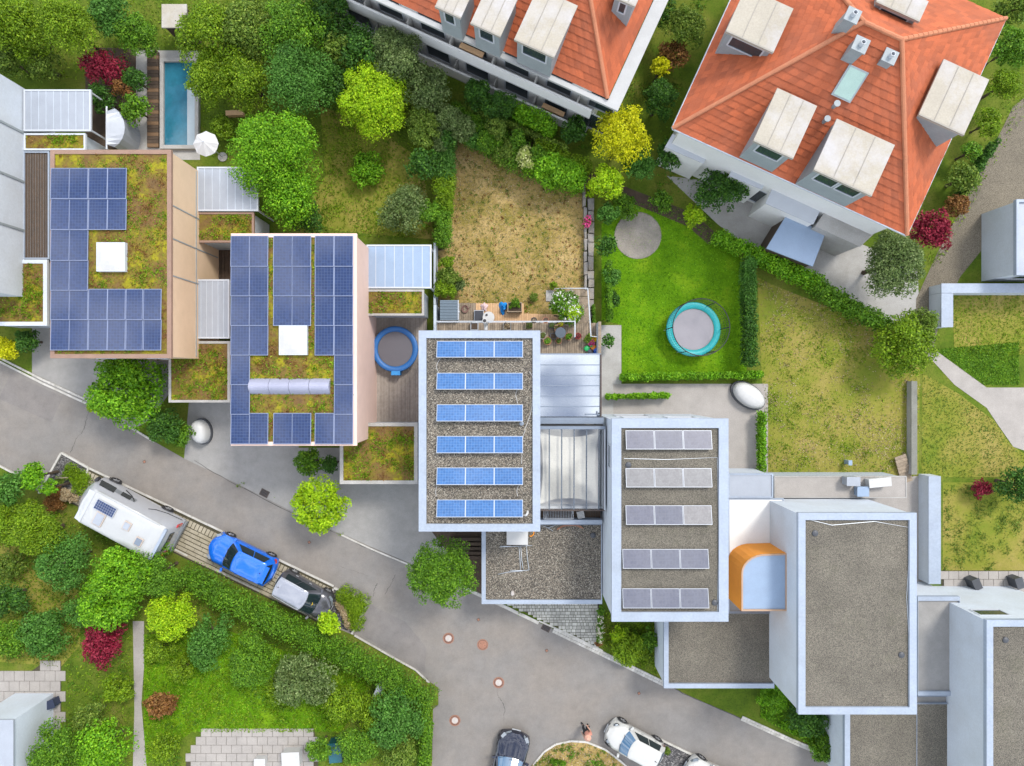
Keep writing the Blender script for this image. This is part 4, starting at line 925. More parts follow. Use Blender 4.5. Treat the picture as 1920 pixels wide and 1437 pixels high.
# terrace behind the big house, with clutter
struct('back_yard', MB().sheet(pp([(1440,893),(1722,893),(1735,1100),(1440,1000)], .011), .011), M['patio'])
annex('terrace_roof', 'grey paved raised terrace behind the big empty gravel roof', (1452,893,1700,934), 2.4, .05, wall='grey_wall', roof='patio', trim='concrete', cat='terrace', rim=.03)
def roof_drain(t, px, py, z):
    c = P(px, py, z); b = MB(); b.lathe([(.16,0),(.15,.05),(.06,.09),(0,.09)], 14, c); b.build('roof_drain', M['dark'], t)
roof_drain(hc,1690,1228,6.87); roof_drain(hc,1528,1000,6.87); roof_drain(nb,1340,1130,6.87); roof_drain(nb,1178,872,6.87); roof_drain(hd,1885,1200,6.07); roof_drain(gar,1112,1004,2.9)
def conductor(t, pts, z):
    b = MB(); b.tube([P(x, y, z) for x, y in pts], .012, 5); b.build('lightning_wire', M['rail'], t)
conductor(hc, [(1506,972),(1560,985),(1640,978),(1708,990),(1700,1120),(1712,1325)], 6.9); conductor(nb, [(1170,860),(1250,862),(1345,858),(1348,1015),(1345,1150)], 6.9)
M['dark_coping'] = mat('weathered coping', (.22,.22,.19), .9, 0, .25)
# far right L wall, house and fence walls
t = thing('garden_wall', 'white L shaped garden wall round the upper right lawn', 'wall', P(1850,545,0)); z_ = 1.2
b = MB(); x0,y0,x1,y1 = R4(1765,533,1960,549,z_); b.box((x0,y0,0),(x1,y1,z_)); x0_,y0_,x1_,y1_ = R4(1765,549.3,1785,613,z_); b.box((x0_,y0_,0),(x1_,y1_-.003,z_)); b.build('wall_panel', M['white_wall'], t)
b = MB(); b.box((x0-.03,y0-.03,z_),(x1,y1+.03,z_+.06)); b.box((x0_-.03,y0_-.03,z_),(x1_+.03,y1_-.04,z_+.06)); b.build('coping', M['trim'], t)
fx, a, i = flat_house('white_building', 'pale building cut by the right picture edge beside the gravel drive', (1906,374,2060,516), 3.0, .15, roof='canopy', cat='building', wins=[('B',.3,1.6,1.2,1.2)])
t = thing('garden_wall', 'thin grey wall between the two dry lawns on the right', 'wall', P(1715,800,0)); z_ = .5
x0,y0,x1,y1 = R4(1709,715,1718,890,z_); MB().box((x0,y0,0),(x1,y1,z_)).build('wall_panel', M['concrete'], t); MB().box((x0-.03,y0,z_),(x1+.03,y1,z_+.05)).build('coping', M['dark_coping'], t)
t = thing('garden_wall', 'pale wall running down beside the lower right lawn', 'wall', P(1752,1000,0)); z_ = 1.0
x0,y0,x1,y1 = R4(1741,893,1762,1095,z_); MB().box((x0,y0,0),(x1,y1,z_)).build('wall_panel', M['white_wall'], t); MB().box((x0-.03,y0,z_),(x1+.03,y1,z_+.06)).build('coping', M['trim'], t)
paving('lower_right_terrace', [(1765,1070),(1940,1070),(1940,1118),(1765,1118)], .6, .5, M['patio'], .012)
b = MB(); a_ = P(1735,850); c = P(1690,850,1)
t = thing('timber_ramp', 'grey timber ramp beside the right dry lawn', 'ramp', P(1690,880)); T = Matrix.Translation(P(1690,878)) @ Matrix.Rotation(.35, 4, 'Z')
for k in range(8): MB().box((-.35,-.9+k*.22,.05+k*.04),(.35,-.9+k*.22+.2,.1+k*.04),0,T).build('plank', M['wood_old'], t)

# ------------------------------------------------------------------ sedum roofed houses on the left
M['sedum_edge'] = mat('brownish edge tile', (0.30,0.19,0.14), .8, 0, .2)
hg, a, i = flat_house('sedum_roof_house', 'house with a brown sedum roof, white skylight and L shaped solar array, far left', (94,281,321,672), 6.0, .22, wall='beige_wall', roof='sedum', trim='sedum_edge', wins=W2, rim=.06)
b = MB(); xr = a[2]-.09
for yy in (.40,.58,.74): b.box((xr-.002,lerp(a[1],a[3],yy)-.03,.2),(xr+.03,lerp(a[1],a[3],yy)+.03,5.7))
b.box((xr-.002,a[1]+.2,3.0),(xr+.03,a[3]-.2,3.06)); b.build('facade_joint', M['zinc'], hg)
scatter_tufts('sedum_plants', [(i[0],i[1]),(i[2],i[1]),(i[2],i[3]),(i[0],i[3])], 4200, 5.94, .08, 'moss', 21, .08, .35, parent=hg)
scatter_tufts('sedum_plants', [(i[0],i[1]),(i[2],i[1]),(i[2],i[3]),(i[0],i[3])], 4200, 5.94, .07, 'rust', 22, .07, .4, parent=hg)
def skylight(label, px, z):
    g = R4(*px, z); c = ((g[0]+g[2])/2,(g[1]+g[3])/2,z-.3); t = thing('roof_skylight', label, 'skylight', c)
    MB().box((g[0]-.05,g[1]-.05,z-.33),(g[2]+.05,g[3]+.05,z-.06)).build('kerb_frame', M['frame'], t)
    b = MB(); n_ = 6
    for u in range(n_):
        for v in range(n_):
            q = []
            for du, dv in ((0,0),(1,0),(1,1),(0,1)):
                x = (u+du)/n_; y = (v+dv)/n_; q.append((lerp(g[0],g[2],x), lerp(g[1],g[3],y), z-.055+.16*(16*x*(1-x)*y*(1-y))))
            b.add(q, [(0,1,2,3)])
    b.build('dome', M['white'], t, True)
skylight('white square skylight dome inside the L shaped solar array', (181,456,231,507), 6.25)
skylight('white square skylight dome between the solar columns of the second house', (524,612,573,664), 6.25)
M['dark_frame'] = mat('blue grey panel frame', (.27,.31,.44), .4, .2, .06)
pd = solar_proto(.98, 1.60, R(2), 6, 10, 'cell_dark', 'cell_line2', frame='dark_frame'); used = False
COLW = ['first','second','third','fourth','fifth','sixth','seventh']
cols = [112,146.5,183,218.5,251.5,284]; rows = [344,402,460,516,571,628]
for k, xc in enumerate(cols):
    for j, yc in enumerate(rows):
        if (j < 2 and k > 3) or (j in (2,3) and k > 1): continue
        c = P(xc, yc, 6.1); used = place(pd, used, (c.x,c.y,5.95), f'dark blue solar panel, {COLW[k]} column, {ROWW[j]} row from the top, L shaped array', 'solar panels of the L shaped array')
hh, a, i = flat_house('sedum_roof_house', 'sedum roofed house almost covered by dark blue solar columns', (433,438,669,836), 6.0, .2, wall='pink_wall', roof='sedum', trim='pink_wall', wins=W2, rim=.06)
scatter_tufts('sedum_plants', [(i[0],i[1]),(i[2],i[1]),(i[2],i[3]),(i[0],i[3])], 5200, 5.94, .08, 'moss', 23, .09, .4, parent=hh)
scatter_tufts('sedum_plants', [(i[0],i[1]),(i[2],i[1]),(i[2],i[3]),(i[0],i[3])], 3200, 5.94, .07, 'rust', 24, .07, .4, parent=hh)
RW = ['first','second','third','fourth','fifth','sixth','seventh','eighth']
for k, xc in enumerate([450,484.5,530,565,608,644]):
    for j in range(7):
        yc = 471 + j*55.5
        if k in (2,3) and 3 <= j <= 5: continue
        if k in (1,4) and 4 <= j <= 5: continue
        c = P(xc, yc, 6.1); copy_thing(pd, (c.x,c.y,5.95), 0, f'dark blue solar panel, {COLW[k]} column, {RW[j]} row from the top, second sedum house', 'solar panels on the second sedum house')
t = thing('roof_walkway', 'lavender grey curved metal hood lying across the second sedum roof', 'roof hood', P(538,724,6)); g = R4(464,710,616,740,6.35)
for k in range(4):
    xa = lerp(g[0],g[2],k/4); xb = lerp(g[0],g[2],(k+1)/4); b = MB(); n_ = 8
    pr_ = [(lerp(g[1],g[3],u/n_), 5.95+.38*math.sin(math.pi*u/n_)) for u in range(n_+1)]
    vs = [(xa+.01,y,z) for y,z in pr_]+[(xb-.01,y,z) for y,z in pr_]; b.add(vs, [(u+1,u,n_+1+u,n_+2+u) for u in range(n_)]+[list(range(n_+1))[::-1],[n_+1+u for u in range(n_+1)]])
    b.build('hood_sheet', mat('lavender sheet', (0.33,0.34,0.44), .4, .1), t)
# canopies, sedum carports, terraces between the left houses
def canopy(label, px, z, m_, nbars=6, vert=True, glass=False):
    g = R4(*px, z); t = thing('canopy_roof', label, 'canopy', ((g[0]+g[2])/2,(g[1]+g[3])/2,0), 0, 'canopies between the left houses')
    for k in range(nbars):
        if vert: q = (lerp(g[0],g[2],k/nbars)+.015, g[1]+.05, lerp(g[0],g[2],(k+1)/nbars)-.015, g[3]-.05)
        else: q = (g[0]+.05, lerp(g[1],g[3],k/nbars)+.015, g[2]-.05, lerp(g[1],g[3],(k+1)/nbars)-.015)
        MB().box((q[0],q[1],z-.06),(q[2],q[3],z-.03)).build('roof_sheet', M[m_], t)
    b = MB(); rect_ring(b, g, .09, z-.14, z); b.build('frame', M['frame'], t)
    b = MB()
    for k in range(1, nbars):
        if vert: x_ = lerp(g[0],g[2],k/nbars); b.box((x_-.018,g[1]+.09,z-.09),(x_+.018,g[3]-.09,z-.01))
        else: y_ = lerp(g[1],g[3],k/nbars); b.box((g[0]+.09,y_-.018,z-.09),(g[2]-.09,y_+.018,z-.01))
    b.build('bar', M['rail'], t)
    for x_ in (g[0]+.1, g[2]-.1):
        for y_ in (g[1]+.1, g[3]-.1): MB().box((x_-.04,y_-.04,0),(x_+.04,y_+.04,z-.141)).build('post', M['frame'], t)
canopy('pale grey ribbed canopy between the L array house and the bright green tree', (369,313,484,396), 2.8, 'canopy', 8)
canopy('pale grey ribbed canopy between the two sedum houses', (323,524,430,635), 2.8, 'canopy', 10)
canopy('glazed canopy with pale bars right of the second sedum house', (687,459,809,541), 2.7, 'canopy_b', 7)
canopy('pale grey metal canopy at the far left beside the white parapet house', (44,168,170,246), 2.8, 'canopy', 9)
def sedum_roof(label, px, z, trimm='concrete', wd=.12, seed=0):
    t, a, i = flat_house('sedum_carport', label, px, z, wd, 'grey_wall', 'sedum', trimm, 'carport', rim=.05, group='sedum roofed carports')
    q = [(i[0],i[1]),(i[2],i[1]),(i[2],i[3]),(i[0],i[3])]; n_ = int(150*(i[2]-i[0])*(i[3]-i[1]))
    scatter_tufts('sedum_plants', q, n_, z-.05, .09, 'moss', 40+seed, .09, .3, parent=t); scatter_tufts('sedum_plants', q, n_//2, z-.05, .08, 'rust', 60+seed, .07, .4, parent=t)
sedum_roof('small sedum roof with a pale front edge below the ribbed canopy near the bright tree', (362,398,476,455), 2.7, 'sedum_edge', .12, 1)
sedum_roof('sedum carport roof below the grey canopy between the two sedum houses', (316,640,431,755), 2.75, 'concrete', .14, 2)
sedum_roof('small sedum roof strip above the blue trampoline', (687,543,795,592), 2.7, 'concrete', .12, 3)
sedum_roof('square sedum carport roof left of the middle house', (637,793,783,908), 2.8, 'concrete', .2, 4)
sedum_roof('small sedum roof below the far left metal canopy', (44,250,160,282), 2.7, 'white_wall', .1, 5)
sedum_roof('sedum roof at the far left picture edge', (-30,487,88,611), 2.75, 'white_wall', .22, 6)
# white parapet house at far left
fl, a, i = flat_house('white_house', 'white house of which only the right side wall shows at the left picture edge', (-260,110,-39,545), 6.0, .2, roof='canopy', wins=W2, rim=.05)
b = MB(); xr = a[2]-.09
for yy in (.32,.55,.78): b.box((xr-.002,lerp(a[1],a[3],yy)-.06,.2),(xr+.05,lerp(a[1],a[3],yy)+.06,5.7))
b.build('facade_joint', M['zinc'], fl)
tr, a, i = flat_house('roof_terrace', 'dark timber roof terrace between the far left white wall and the L array house', (43,284,92,486), 2.66, .08, roof=None, cat='terrace', rim=.05)
for k in range(9):
    xa = lerp(i[0], i[2], k/9); xb = lerp(i[0], i[2], (k+1)/9); MB().box((xa+.01,i[1],2.5),(xb-.01,i[3],2.6)).build('plank', M['wood_dark'], tr)
st_ = struct('shaded_terrace', MB().sheet(pp([(345,450),(435,450),(435,525),(345,525)], .01), .01), M['joint'])
for k in range(14):
    xa = lerp(X(345),X(435),k/14); MB().box((xa+.01,Y(524),.02),(lerp(X(345),X(435),(k+1)/14)-.01,Y(452),.06)).build('plank', M['wood_dark'], st_)
t = thing('garden_wall', 'white wall piece right of the L array house beside the shaded terrace', 'wall', P(335,490,0)); b = MB(); x0,y0,x1,y1 = R4(322,457,350,522,2.6); b.box((x0,y0,0),(x1,y1,2.6)); b.build('wall_panel', M['white_wall'], t)
M['wood_pale'] = mat_wood('pale grey deck timber', (0.44,0.385,0.335), (0.27,0.23,0.195), .25)
# deck with the blue trampoline
td = thing('trampoline_deck', 'grey brown deck beside the middle house carrying the blue trampoline', 'deck', P(720,700,.3)); zz = .35
x0, x1 = X(676,zz), X(800,zz); y0, y1 = Y(796,zz), Y(592,zz); n = 50
for k in range(n):
    xa = lerp(x0,x1,k/n); MB().box((xa+.008,y0,.1),(lerp(x0,x1,(k+1)/n)-.008,y1+random.uniform(-.02,.02),zz+random.uniform(-.004,.004))).build('plank', M['wood_pale'], td)
def trampoline(label, px, py, r, zp, pad, z0, net=None):
    c = P(px, py, zp); t = thing('trampoline', label, 'trampoline', (c.x,c.y,z0), 0, 'garden trampolines'); n_ = 36; h = zp-z0
    b = MB(); b.lathe([(r*.76,h+.005),(r*.76,h+.03),(r*.97,h+.04),(r,h+.0),(r*.97,h-.04),(r*.76,h+.005)], n_, (c.x,c.y,z0), cap=False); b.build('pad', pad, t, True)
    b = MB(); b.lathe([(r*.755,h-.02),(r*.7,h-.03),(r*.4,h-.035),(.01,h-.037)], n_, (c.x,c.y,z0)); b.build('mat', mat('trampoline mat', (0.10,0.095,0.11) if not net else (0.24,0.23,0.255), .5, 0, .08), t)
    for k in range(6):
        a = k*math.pi/3; p = Vector((c.x+r*.95*math.cos(a), c.y+r*.95*math.sin(a), 0))
        MB().tube([(p.x,p.y,z0),(p.x,p.y,zp-.02)], .025, 6).build('leg', M['rail'], t)
        if net: MB().tube([(p.x*1.0+.06*math.cos(a),p.y+.06*math.sin(a),zp-.1),(p.x+.06*math.cos(a),p.y+.06*math.sin(a),zp+1.7)], .03, 6).build('net_pole', M['black'], t)
    if net:
        b = MB()
        for zz_ in (1.7, 1.2, .7, .25):
            q = [(c.x+r*1.0*math.cos(2*math.pi*k/36), c.y+r*1.0*math.sin(2*math.pi*k/36), zp+zz_) for k in range(37)]; b.tube(q, .03 if zz_ == 1.7 else .008, 5)
        for k in range(72):
            a = 2*math.pi*k/72; b.tube([(c.x+r*math.cos(a), c.y+r*math.sin(a), zp), (c.x+r*math.cos(a), c.y+r*math.sin(a), zp+1.7)], .006, 4)
        b.build('safety_net', M['black'], t)
trampoline('blue rimmed trampoline on the deck left of the middle house', 741, 655, 1.36, 1.0, mat('blue pad', (0.015,0.12,0.36), .5), .35)
trampoline('teal rimmed trampoline with safety net on the fresh green lawn', 1300, 618, 1.62, .85, mat('teal pad', (0.01,0.34,0.36), .5), 0, True)
b = MB(); g = P(742,700,1.0); b.obox((g.x,g.y,.75),(.26,.12,.3)); tag(b.build('trampoline_ladder', mat('light blue plastic', (0.03,.25,.6), .5), None), 'light blue step box at the near edge of the blue trampoline', 'ladder')

M['sedum_seam'] = mat('felt seam', (.34,.32,.28), .8, 0, .2)
# ------------------------------------------------------------------ red roofed houses
U = Vector((.9096,-.4154,0)); V = Vector((.4154,.9096,0))      # along the street front, and up into the picture
def tiles(t, A, B, Cc, D, name='roof_tiles', rows=18, tw=.42):
    """roof plane from eave A-B up to ridge D-C as separate tiles"""
    nrm = (B-A).cross(D-A).normalized();
    if nrm.z < 0: nrm = -nrm
    mb = MB(); rng = random.Random(int(A.x*100))
    for r_ in range(rows):
        t0, t1 = r_/rows, (r_+1)/rows
        a0, b0, a1, b1 = A.lerp(D,t0), B.lerp(Cc,t0), A.lerp(D,t1), B.lerp(Cc,t1)
        L = (b0-a0).length; k = max(1, round(L/tw))
        for i in range(k):
            u0, u1 = i/k, (i+1)/k; lift = nrm*(.04+rng.uniform(-.008,.008)); lo = nrm*.012
            q = [a0.lerp(b0,u0)+lift, a0.lerp(b0,u1)+lift, a1.lerp(b1,u1)+lo, a1.lerp(b1,u0)+lo]
            m_ = (q[0]+q[3])/2; n_ = (q[1]+q[2])/2; cm = a0.lerp(b0,(u0+u1)/2)+lift+nrm*.012; cn = a1.lerp(b1,(u0+u1)/2)+lo+nrm*.012
            vs = [q[0], cm, q[1], q[2], cn, q[3], a0.lerp(b0,u0), a0.lerp(b0,u1)]
            mb.add(vs, [(0,1,4,5),(1,2,3,4),(6,7,2,1,0)])
    mb.add([A-nrm*.02,B-nrm*.02,Cc-nrm*.02,D-nrm*.02], [(0,1,2,3)])
    mb.build(name, M['tile'], t, kind='stuff')
def ridge_line(t, a, b):
    d = b-a; k = max(2, int(d.length/.4)); mb = MB()
    for i in range(k):
        p, q = a+d*(i/k), a+d*((i+1.06)/k); mb.tube([p+Vector((0,0,.03)), q+Vector((0,0,.055))], .11, 8)
    mb.build('ridge_tiles', M['ridge'], t, kind='stuff')
def wpt(o, u, v, z): return Vector((o.x+U.x*u+V.x*v, o.y+U.y*u+V.y*v, z))
def dormer(t, o, u0, u1, v0, v1, zt, zb, label=None, front='v'):
    q = lambda u, v, z: wpt(o, u, v, z)
    b = MB(); b.prism([q(u0+.12,v0+.12,0),q(u1-.12,v0+.12,0),q(u1-.12,v1,0),q(u0+.12,v1,0)], zb, zt-.12); w_ = b.build('dormer_wall', M['zinc'], t)
    b = MB(); b.prism([q(u0,v0,0),q(u1,v0,0),q(u1,v1,0),q(u0,v1,0)], zt-.12, zt, bot=True); dr_ = b.build('dormer_roof', M['felt'], t)
    b = MB()
    for k in (1, 2): uu = lerp(u0, u1, k/3); b.prism([q(uu-.02,v0+.05,0),q(uu+.02,v0+.05,0),q(uu+.02,v1-.05,0),q(uu-.02,v1-.05,0)], zt-.01, zt+.018)
    b.prism([q(u0,v0,0),q(u1,v0,0),q(u1,v0+.07,0),q(u0,v0+.07,0)], zt-.02, zt+.03); b.build('roof_seam', M['sedum_seam'], dr_)
    if front == 'v': c = q((u0+u1)/2, v0+.115, zt-.7); f = math.atan2(-V.y,-V.x); wdt = u1-u0-.7
    else: c = q(u1-.115, (v0+v1)/2, zt-.7); f = math.atan2(U.y,U.x); wdt = v1-v0-.7
    n_ = max(1, int(wdt/1.0))
    for k in range(n_):
        d = (U if front == 'v' else V)*((k+.5)/n_-.5)*wdt; window(t, c+d, wdt/n_-.12, .9, f, 'frame', w_)
def to_uv(o, px, py, z):
    p = P(px,py,z); d = Vector((p.x-o.x,p.y-o.y,0)); return d.dot(U), d.dot(V)
# house E, upper right
S = P(1700,441,6); S.z = 0; LW, LN = 13.3, 12.3
te = thing('red_roof_house', 'large house with red hipped tile roof and four beige dormers, upper right', 'house', S)
o = S; q = lambda u, v, z: wpt(o, u, v, z)
rz = 10.2; ra, rb = q(-LW/2-1.0,LN/2,rz), q(-LW/2+.9,LN/2,rz)
E1,E2,E3,E4 = q(-LW,0,6),q(0,0,6),q(0,LN,6),q(-LW,LN,6)
tiles(te,E1,E2,rb,ra,rows=22); tiles(te,E2,E3,rb,rb,rows=22); tiles(te,E3,E4,ra,rb,rows=22); tiles(te,E4,E1,ra,ra,rows=22)
for a_, b_ in ((E1,ra),(E2,rb),(E3,rb),(E4,ra),(ra,rb)): ridge_line(te,a_,b_)
b = MB(); b.prism([q(-LW+.5,.5,0),q(-.5,.5,0),q(-.5,LN-.5,0),q(-LW+.5,LN-.5,0)], 0, 5.95); b.build('wall', M['white_facade'], te)
b = MB()
for a_, b_ in ((E1,E2),(E2,E3),(E4,E1)): b.tube([a_+Vector((0,0,-.05)), b_+Vector((0,0,-.05))], .08, 8)
b.build('gutter', M['rail'], te)
for k in range(5): window(te, q(-LW+1.6+k*2.5,.5,1.3), 1.4, 1.9, math.atan2(-V.y,-V.x))
def dorm_px(t, o, corners, zt, zb, front='v'):
    uv = [to_uv(o, x, y, zt) for x, y in corners]; us = [a for a, _ in uv]; vs = [b for _, b in uv]
    mid = lambda l: (sorted(l)[0]+sorted(l)[1])/2; mx_ = lambda l: (sorted(l)[-1]+sorted(l)[-2])/2
    dormer(t, o, mid(us), mx_(us), mid(vs), mx_(vs), zt, zb, front=front)
dorm_px(te, o, [(1466,166),(1537,204),(1480,298),(1406,260)], 8.6, 6.1)
dorm_px(te, o, [(1574,226),(1687,275),(1626,364),(1520,318)], 8.6, 6.1)
dorm_px(te, o, [(1770,113),(1856,148),(1806,256),(1722,214)], 8.6, 6.1, 'u')
dorm_px(te, o, [(1390,-20),(1492,10),(1453,90),(1362,72)], 8.6, 6.1, 'v')
dorm_px(te, o, [(1660,-30),(1745,0),(1722,40),(1640,5)], 9.6, 7.5, 'v')
def roofpt(px, py):
    z = 8.0
    for _ in range(30): z = .5*z + .5*(6 + max(0, to_uv(te.location, px, py, z)[1])/(LN/2)*4.2)
    return P(px, py, z)
c = roofpt(1592,158)+Vector((0,0,.05)); T = Matrix.Translation(c) @ Matrix.Rotation(math.atan2(U.y,U.x),4,'Z') @ Matrix.Rotation(R(34),4,'X')
b = MB(); b.box((-.5,-.72,-.15),(.5,.72,.10),0,T); f = b.build('roof_window', M['zinc'], te); MB().box((-.42,-.64,.10),(.42,.64,.115),0,T).build('pane', mat('green tinted glass', (0.36,0.50,0.45), .08), f)
def chimney(px, py, zt, w_, m_='zinc', nm='chimney'):
    c = P(px,py,zt); b = MB(); b.obox((c.x,c.y,zt-.9),(w_,w_,.9),math.atan2(U.y,U.x)); b.obox((c.x,c.y,zt+.03),(w_+.06,w_+.06,.04),math.atan2(U.y,U.x)); ch = b.build(nm, M[m_], te)
    b = MB(); b.lathe([(.11,0),(.11,.25),(.09,.25),(.09,.02),(0,.02)], 10, (c.x,c.y,zt+.07)); b.build('chimney_pot', M['frame'], ch)
chimney(1613,85,10.4,.28); chimney(1668,107,10.0,.26); chimney(1598,30,10.8,.26)
for px_, py_ in ((1562,201),(1544,229)):
    c = roofpt(px_,py_); b = MB(); b.tube([(c.x,c.y,c.z-.2),(c.x,c.y,c.z+.4)], .1, 8); b.tube([(c.x,c.y,c.z+.4),(c.x,c.y,c.z+.45)], .16, 10); b.build('vent_pipe', M['zinc'], te)
# white ground floor bays of house E
for lab, cs in (('white flat roofed bay at the left corner of the upper right red house', [(1262,252),(1330,283),(1318,306),(1248,276)]), ('small white flat roofed bay below the upper right red house', [(1380,303),(1440,330),(1428,355),(1368,330)]), ('long white flat roofed bay below the dormers of the upper right red house', [(1450,352),(1538,392),(1524,420),(1437,382)]), ('grey stone bay at the lower corner of the upper right red house', [(1548,398),(1640,436),(1612,462),(1530,425)])):
    z_ = 3.0; b = MB(); tb = thing('bay', lab, 'bay', P(cs[0][0],cs[0][1],0)); Q = pp(cs, z_)
    b.prism(Q, 0, z_-.06); b.build('wall', M['white_facade'] if 'white' in lab else M['concrete'], tb)
    cx = sum(p[0] for p in Q)/4; cy = sum(p[1] for p in Q)/4; b = MB(); b.prism([(cx+(p[0]-cx)*1.03, cy+(p[1]-cy)*1.03) for p in Q], z_-.059, z_); b.build('roof', M['frame'] if 'white' in lab else M['concrete'], tb)
b = MB(); t = thing('garden_hut', 'light blue flat roofed hut below the upper right red house', 'hut', P(1492,450,0)); Q = pp([(1476,402),(1548,437),(1524,500),(1437,466)], 2.3); b.prism(Q, 2.2, 2.3, bot=True); b.build('roof', M['canopy_b'], t)
cx = sum(p[0] for p in Q)/4; cy = sum(p[1] for p in Q)/4; b = MB(); b.prism([(cx+(p[0]-cx)*.93, cy+(p[1]-cy)*.93) for p in Q], 0, 2.199); b.build('wall', M['wood_dark'], t)
# house F, top centre
S = P(1139,185,6); S.z = 0; tf = thing('red_roof_house', 'red tiled house with balconies cut by the top picture edge', 'house', S); o = S; LW, LN = 17.5, 13
q = lambda u, v, z: wpt(o, u, v, z)
ra, rb = q(-LW+5,LN/2,10.2), q(-LN/2+1,LN/2,10.2); E1,E2,E3,E4 = q(-LW,0,6),q(0,0,6),q(0,LN,6),q(-LW,LN,6)
tiles(tf,E1,E2,rb,ra,rows=22); tiles(tf,E2,E3,rb,rb,rows=22); tiles(tf,E3,E4,ra,rb,rows=12); tiles(tf,E4,E1,ra,ra,rows=12)
for a_, b_ in ((E1,ra),(E2,rb),(ra,rb)): ridge_line(tf,a_,b_)
b = MB(); b.prism([q(-LW+.5,.5,0),q(-.5,.5,0),q(-.5,LN-.5,0),q(-LW+.5,LN-.5,0)], 0, 5.95); b.build('wall', M['white_facade'], tf)
b = MB(); b.prism([q(-LW,-.34,0),q(.75,-.34,0),q(.75,-.06,0),q(-LW,-.06,0)], 5.78, 5.95, bot=True); b.prism([q(.06,-.06,0),q(.75,-.06,0),q(.75,LN,0),q(.06,LN,0)], 5.78, 5.95, bot=True); b.build('eave_board', mat('pale eave board', (.40,.41,.41), .6, 0, .12), tf)
dorm_px(tf, o, [(1012,-20),(1085,10),(1037,110),(960,72)], 8.5, 6.1); dorm_px(tf, o, [(915,-30),(972,-5),(938,70),(882,45)], 8.5, 6.1); dorm_px(tf, o, [(850,-40),(888,-25),(866,36),(806,10)], 8.5, 6.1); dorm_px(tf, o, [(1170,-60),(1215,-40),(1190,14),(1150,-5)], 8.6, 6.5)
FA = math.atan2(-V.y,-V.x)
fm = mat('pale balcony floor', (.50,.50,.50), .8, 0, .15)
for fl_, zf in ((0,.12),(1,3.0)):
    b = MB(); b.prism([q(-LW+.6,-.12,0),q(-.6,-.12,0),q(-.6,.49,0),q(-LW+.6,.49,0)], zf-.12, zf, bot=True); b.build('balcony_floor', fm, tf)
    b = MB(); b.prism([q(-LW+.6,-.12,0),q(-.6,-.12,0),q(-.6,.0,0),q(-LW+.6,.0,0)], zf+.005, zf+.95); b.build('balcony_parapet', M['white_facade'], tf)
    for k in range(7):
        u = -LW+1.2+k*2.55
        b = MB(); b.prism([q(u-.55,.005,0),q(u-.48,.005,0),q(u-.48,.49,0),q(u-.55,.49,0)], zf+.006, zf+1.2); b.build('balcony_divider', M['concrete'], tf)
        window(tf, q(u+.75,.5,zf+1.1), 1.5, 2.0, FA)
        if (k, fl_) in ((5,0),(3,1)):
            c = q(u+.7,.22,zf+.0); b = MB(); b.obox(c+Vector((0,0,.95)),(.7,.14,.04),math.atan2(U.y,U.x)); b.obox(c+Vector((0,0,.5)),(.55,.05,.44),math.atan2(U.y,U.x)); tag(b.build('balcony_table', M['wood_new'], None), f'small orange brown table on the {"upper" if fl_ else "lower"} balcony of the top red house', 'table')
# ------------------------------------------------------------------ vehicles (local: x forward, y left, z up)
TYRE = M['black']; RIM = mat('silver wheel rim', (0.55,0.57,0.60), .3, .7, .1); TAIL = mat('red tail light', (0.45,0.01,0.02), .15, 0, .05, coat=1)
HEAD = mat('clear headlight', (0.24,0.27,0.30), .1, .3, .1, coat=.6); TRIMB = mat('black trim', (0.025,0.025,0.028), .45); CARGLASS = mat('tinted car glass', (0.012,0.022,0.025), .04, 0, .1, 2, 5, spec=.5, coat=.15)
BLUEGLASS = mat('bluish windscreen', (0.04,0.12,0.22), .03, 0, .1, 2, 5, spec=.9, coat=1); SEAT = mat('grey seat fabric', (0.12,0.14,0.15), .8)
def ring(xf, xr, hw, cf, crr, z, nf=9, ns=7, er=.0):
    pts = []
    for i in range(nf): y = -hw + 2*hw*i/(nf-1); pts.append((xf - cf*abs(y/hw)**2.4, y, z))
    xs0 = xf-cf; xs1 = xr+crr
    for i in range(1, ns): pts.append((lerp(xs0, xs1, i/ns), hw*(1+er*math.sin(math.pi*i/ns)), z))
    for i in range(nf): y = hw - 2*hw*i/(nf-1); pts.append((xr + crr*abs(y/hw)**2.4, y, z))
    for i in range(1, ns): pts.append((lerp(xs1, xs0, i/ns), -hw*(1+er*math.sin(math.pi*i/ns)), z))
    return [Vector(p) for p in pts]
def loft(rings, cap=True):
    n = len(rings[0]); vs = [v for r_ in rings for v in r_]
    fs = [(k*n+j, k*n+(j+1)%n, (k+1)*n+(j+1)%n, (k+1)*n+j) for k in range(len(rings)-1) for j in range(n)]
    if cap: fs.append([(len(rings)-1)*n+j for j in range(n)])
    return vs, fs
def patch(r0, r1, i0, i1, t0, t1, off=.012, m=4):
    """strip between two rings from point index i0 to i1 (fractional), pushed outwards"""
    n = len(r0); vs = []; fs = []; k = max(2, int((i1-i0)*2)+1)
    def at(r_, u): a = int(math.floor(u)); return r_[a % n].lerp(r_[(a+1) % n], u-a)
    for a in range(k+1):
        u = lerp(i0, i1, a/k)
        for b_ in range(m+1):
            t = lerp(t0, t1, b_/m); p = at(r0,u).lerp(at(r1,u),t)
            tg = (at(r0,u+.25)-at(r0,u-.25)); up_ = at(r1,u)-at(r0,u); nn = tg.cross(up_).normalized(); vs.append(p + nn*off)
    fs = [(a*(m+1)+b_, (a+1)*(m+1)+b_, (a+1)*(m+1)+b_+1, a*(m+1)+b_+1) for a in range(k) for b_ in range(m)]
    return vs, fs
def grid_top(rings_out, nu=6):
    pass
def local(t):
    T = wm(t)
    return T
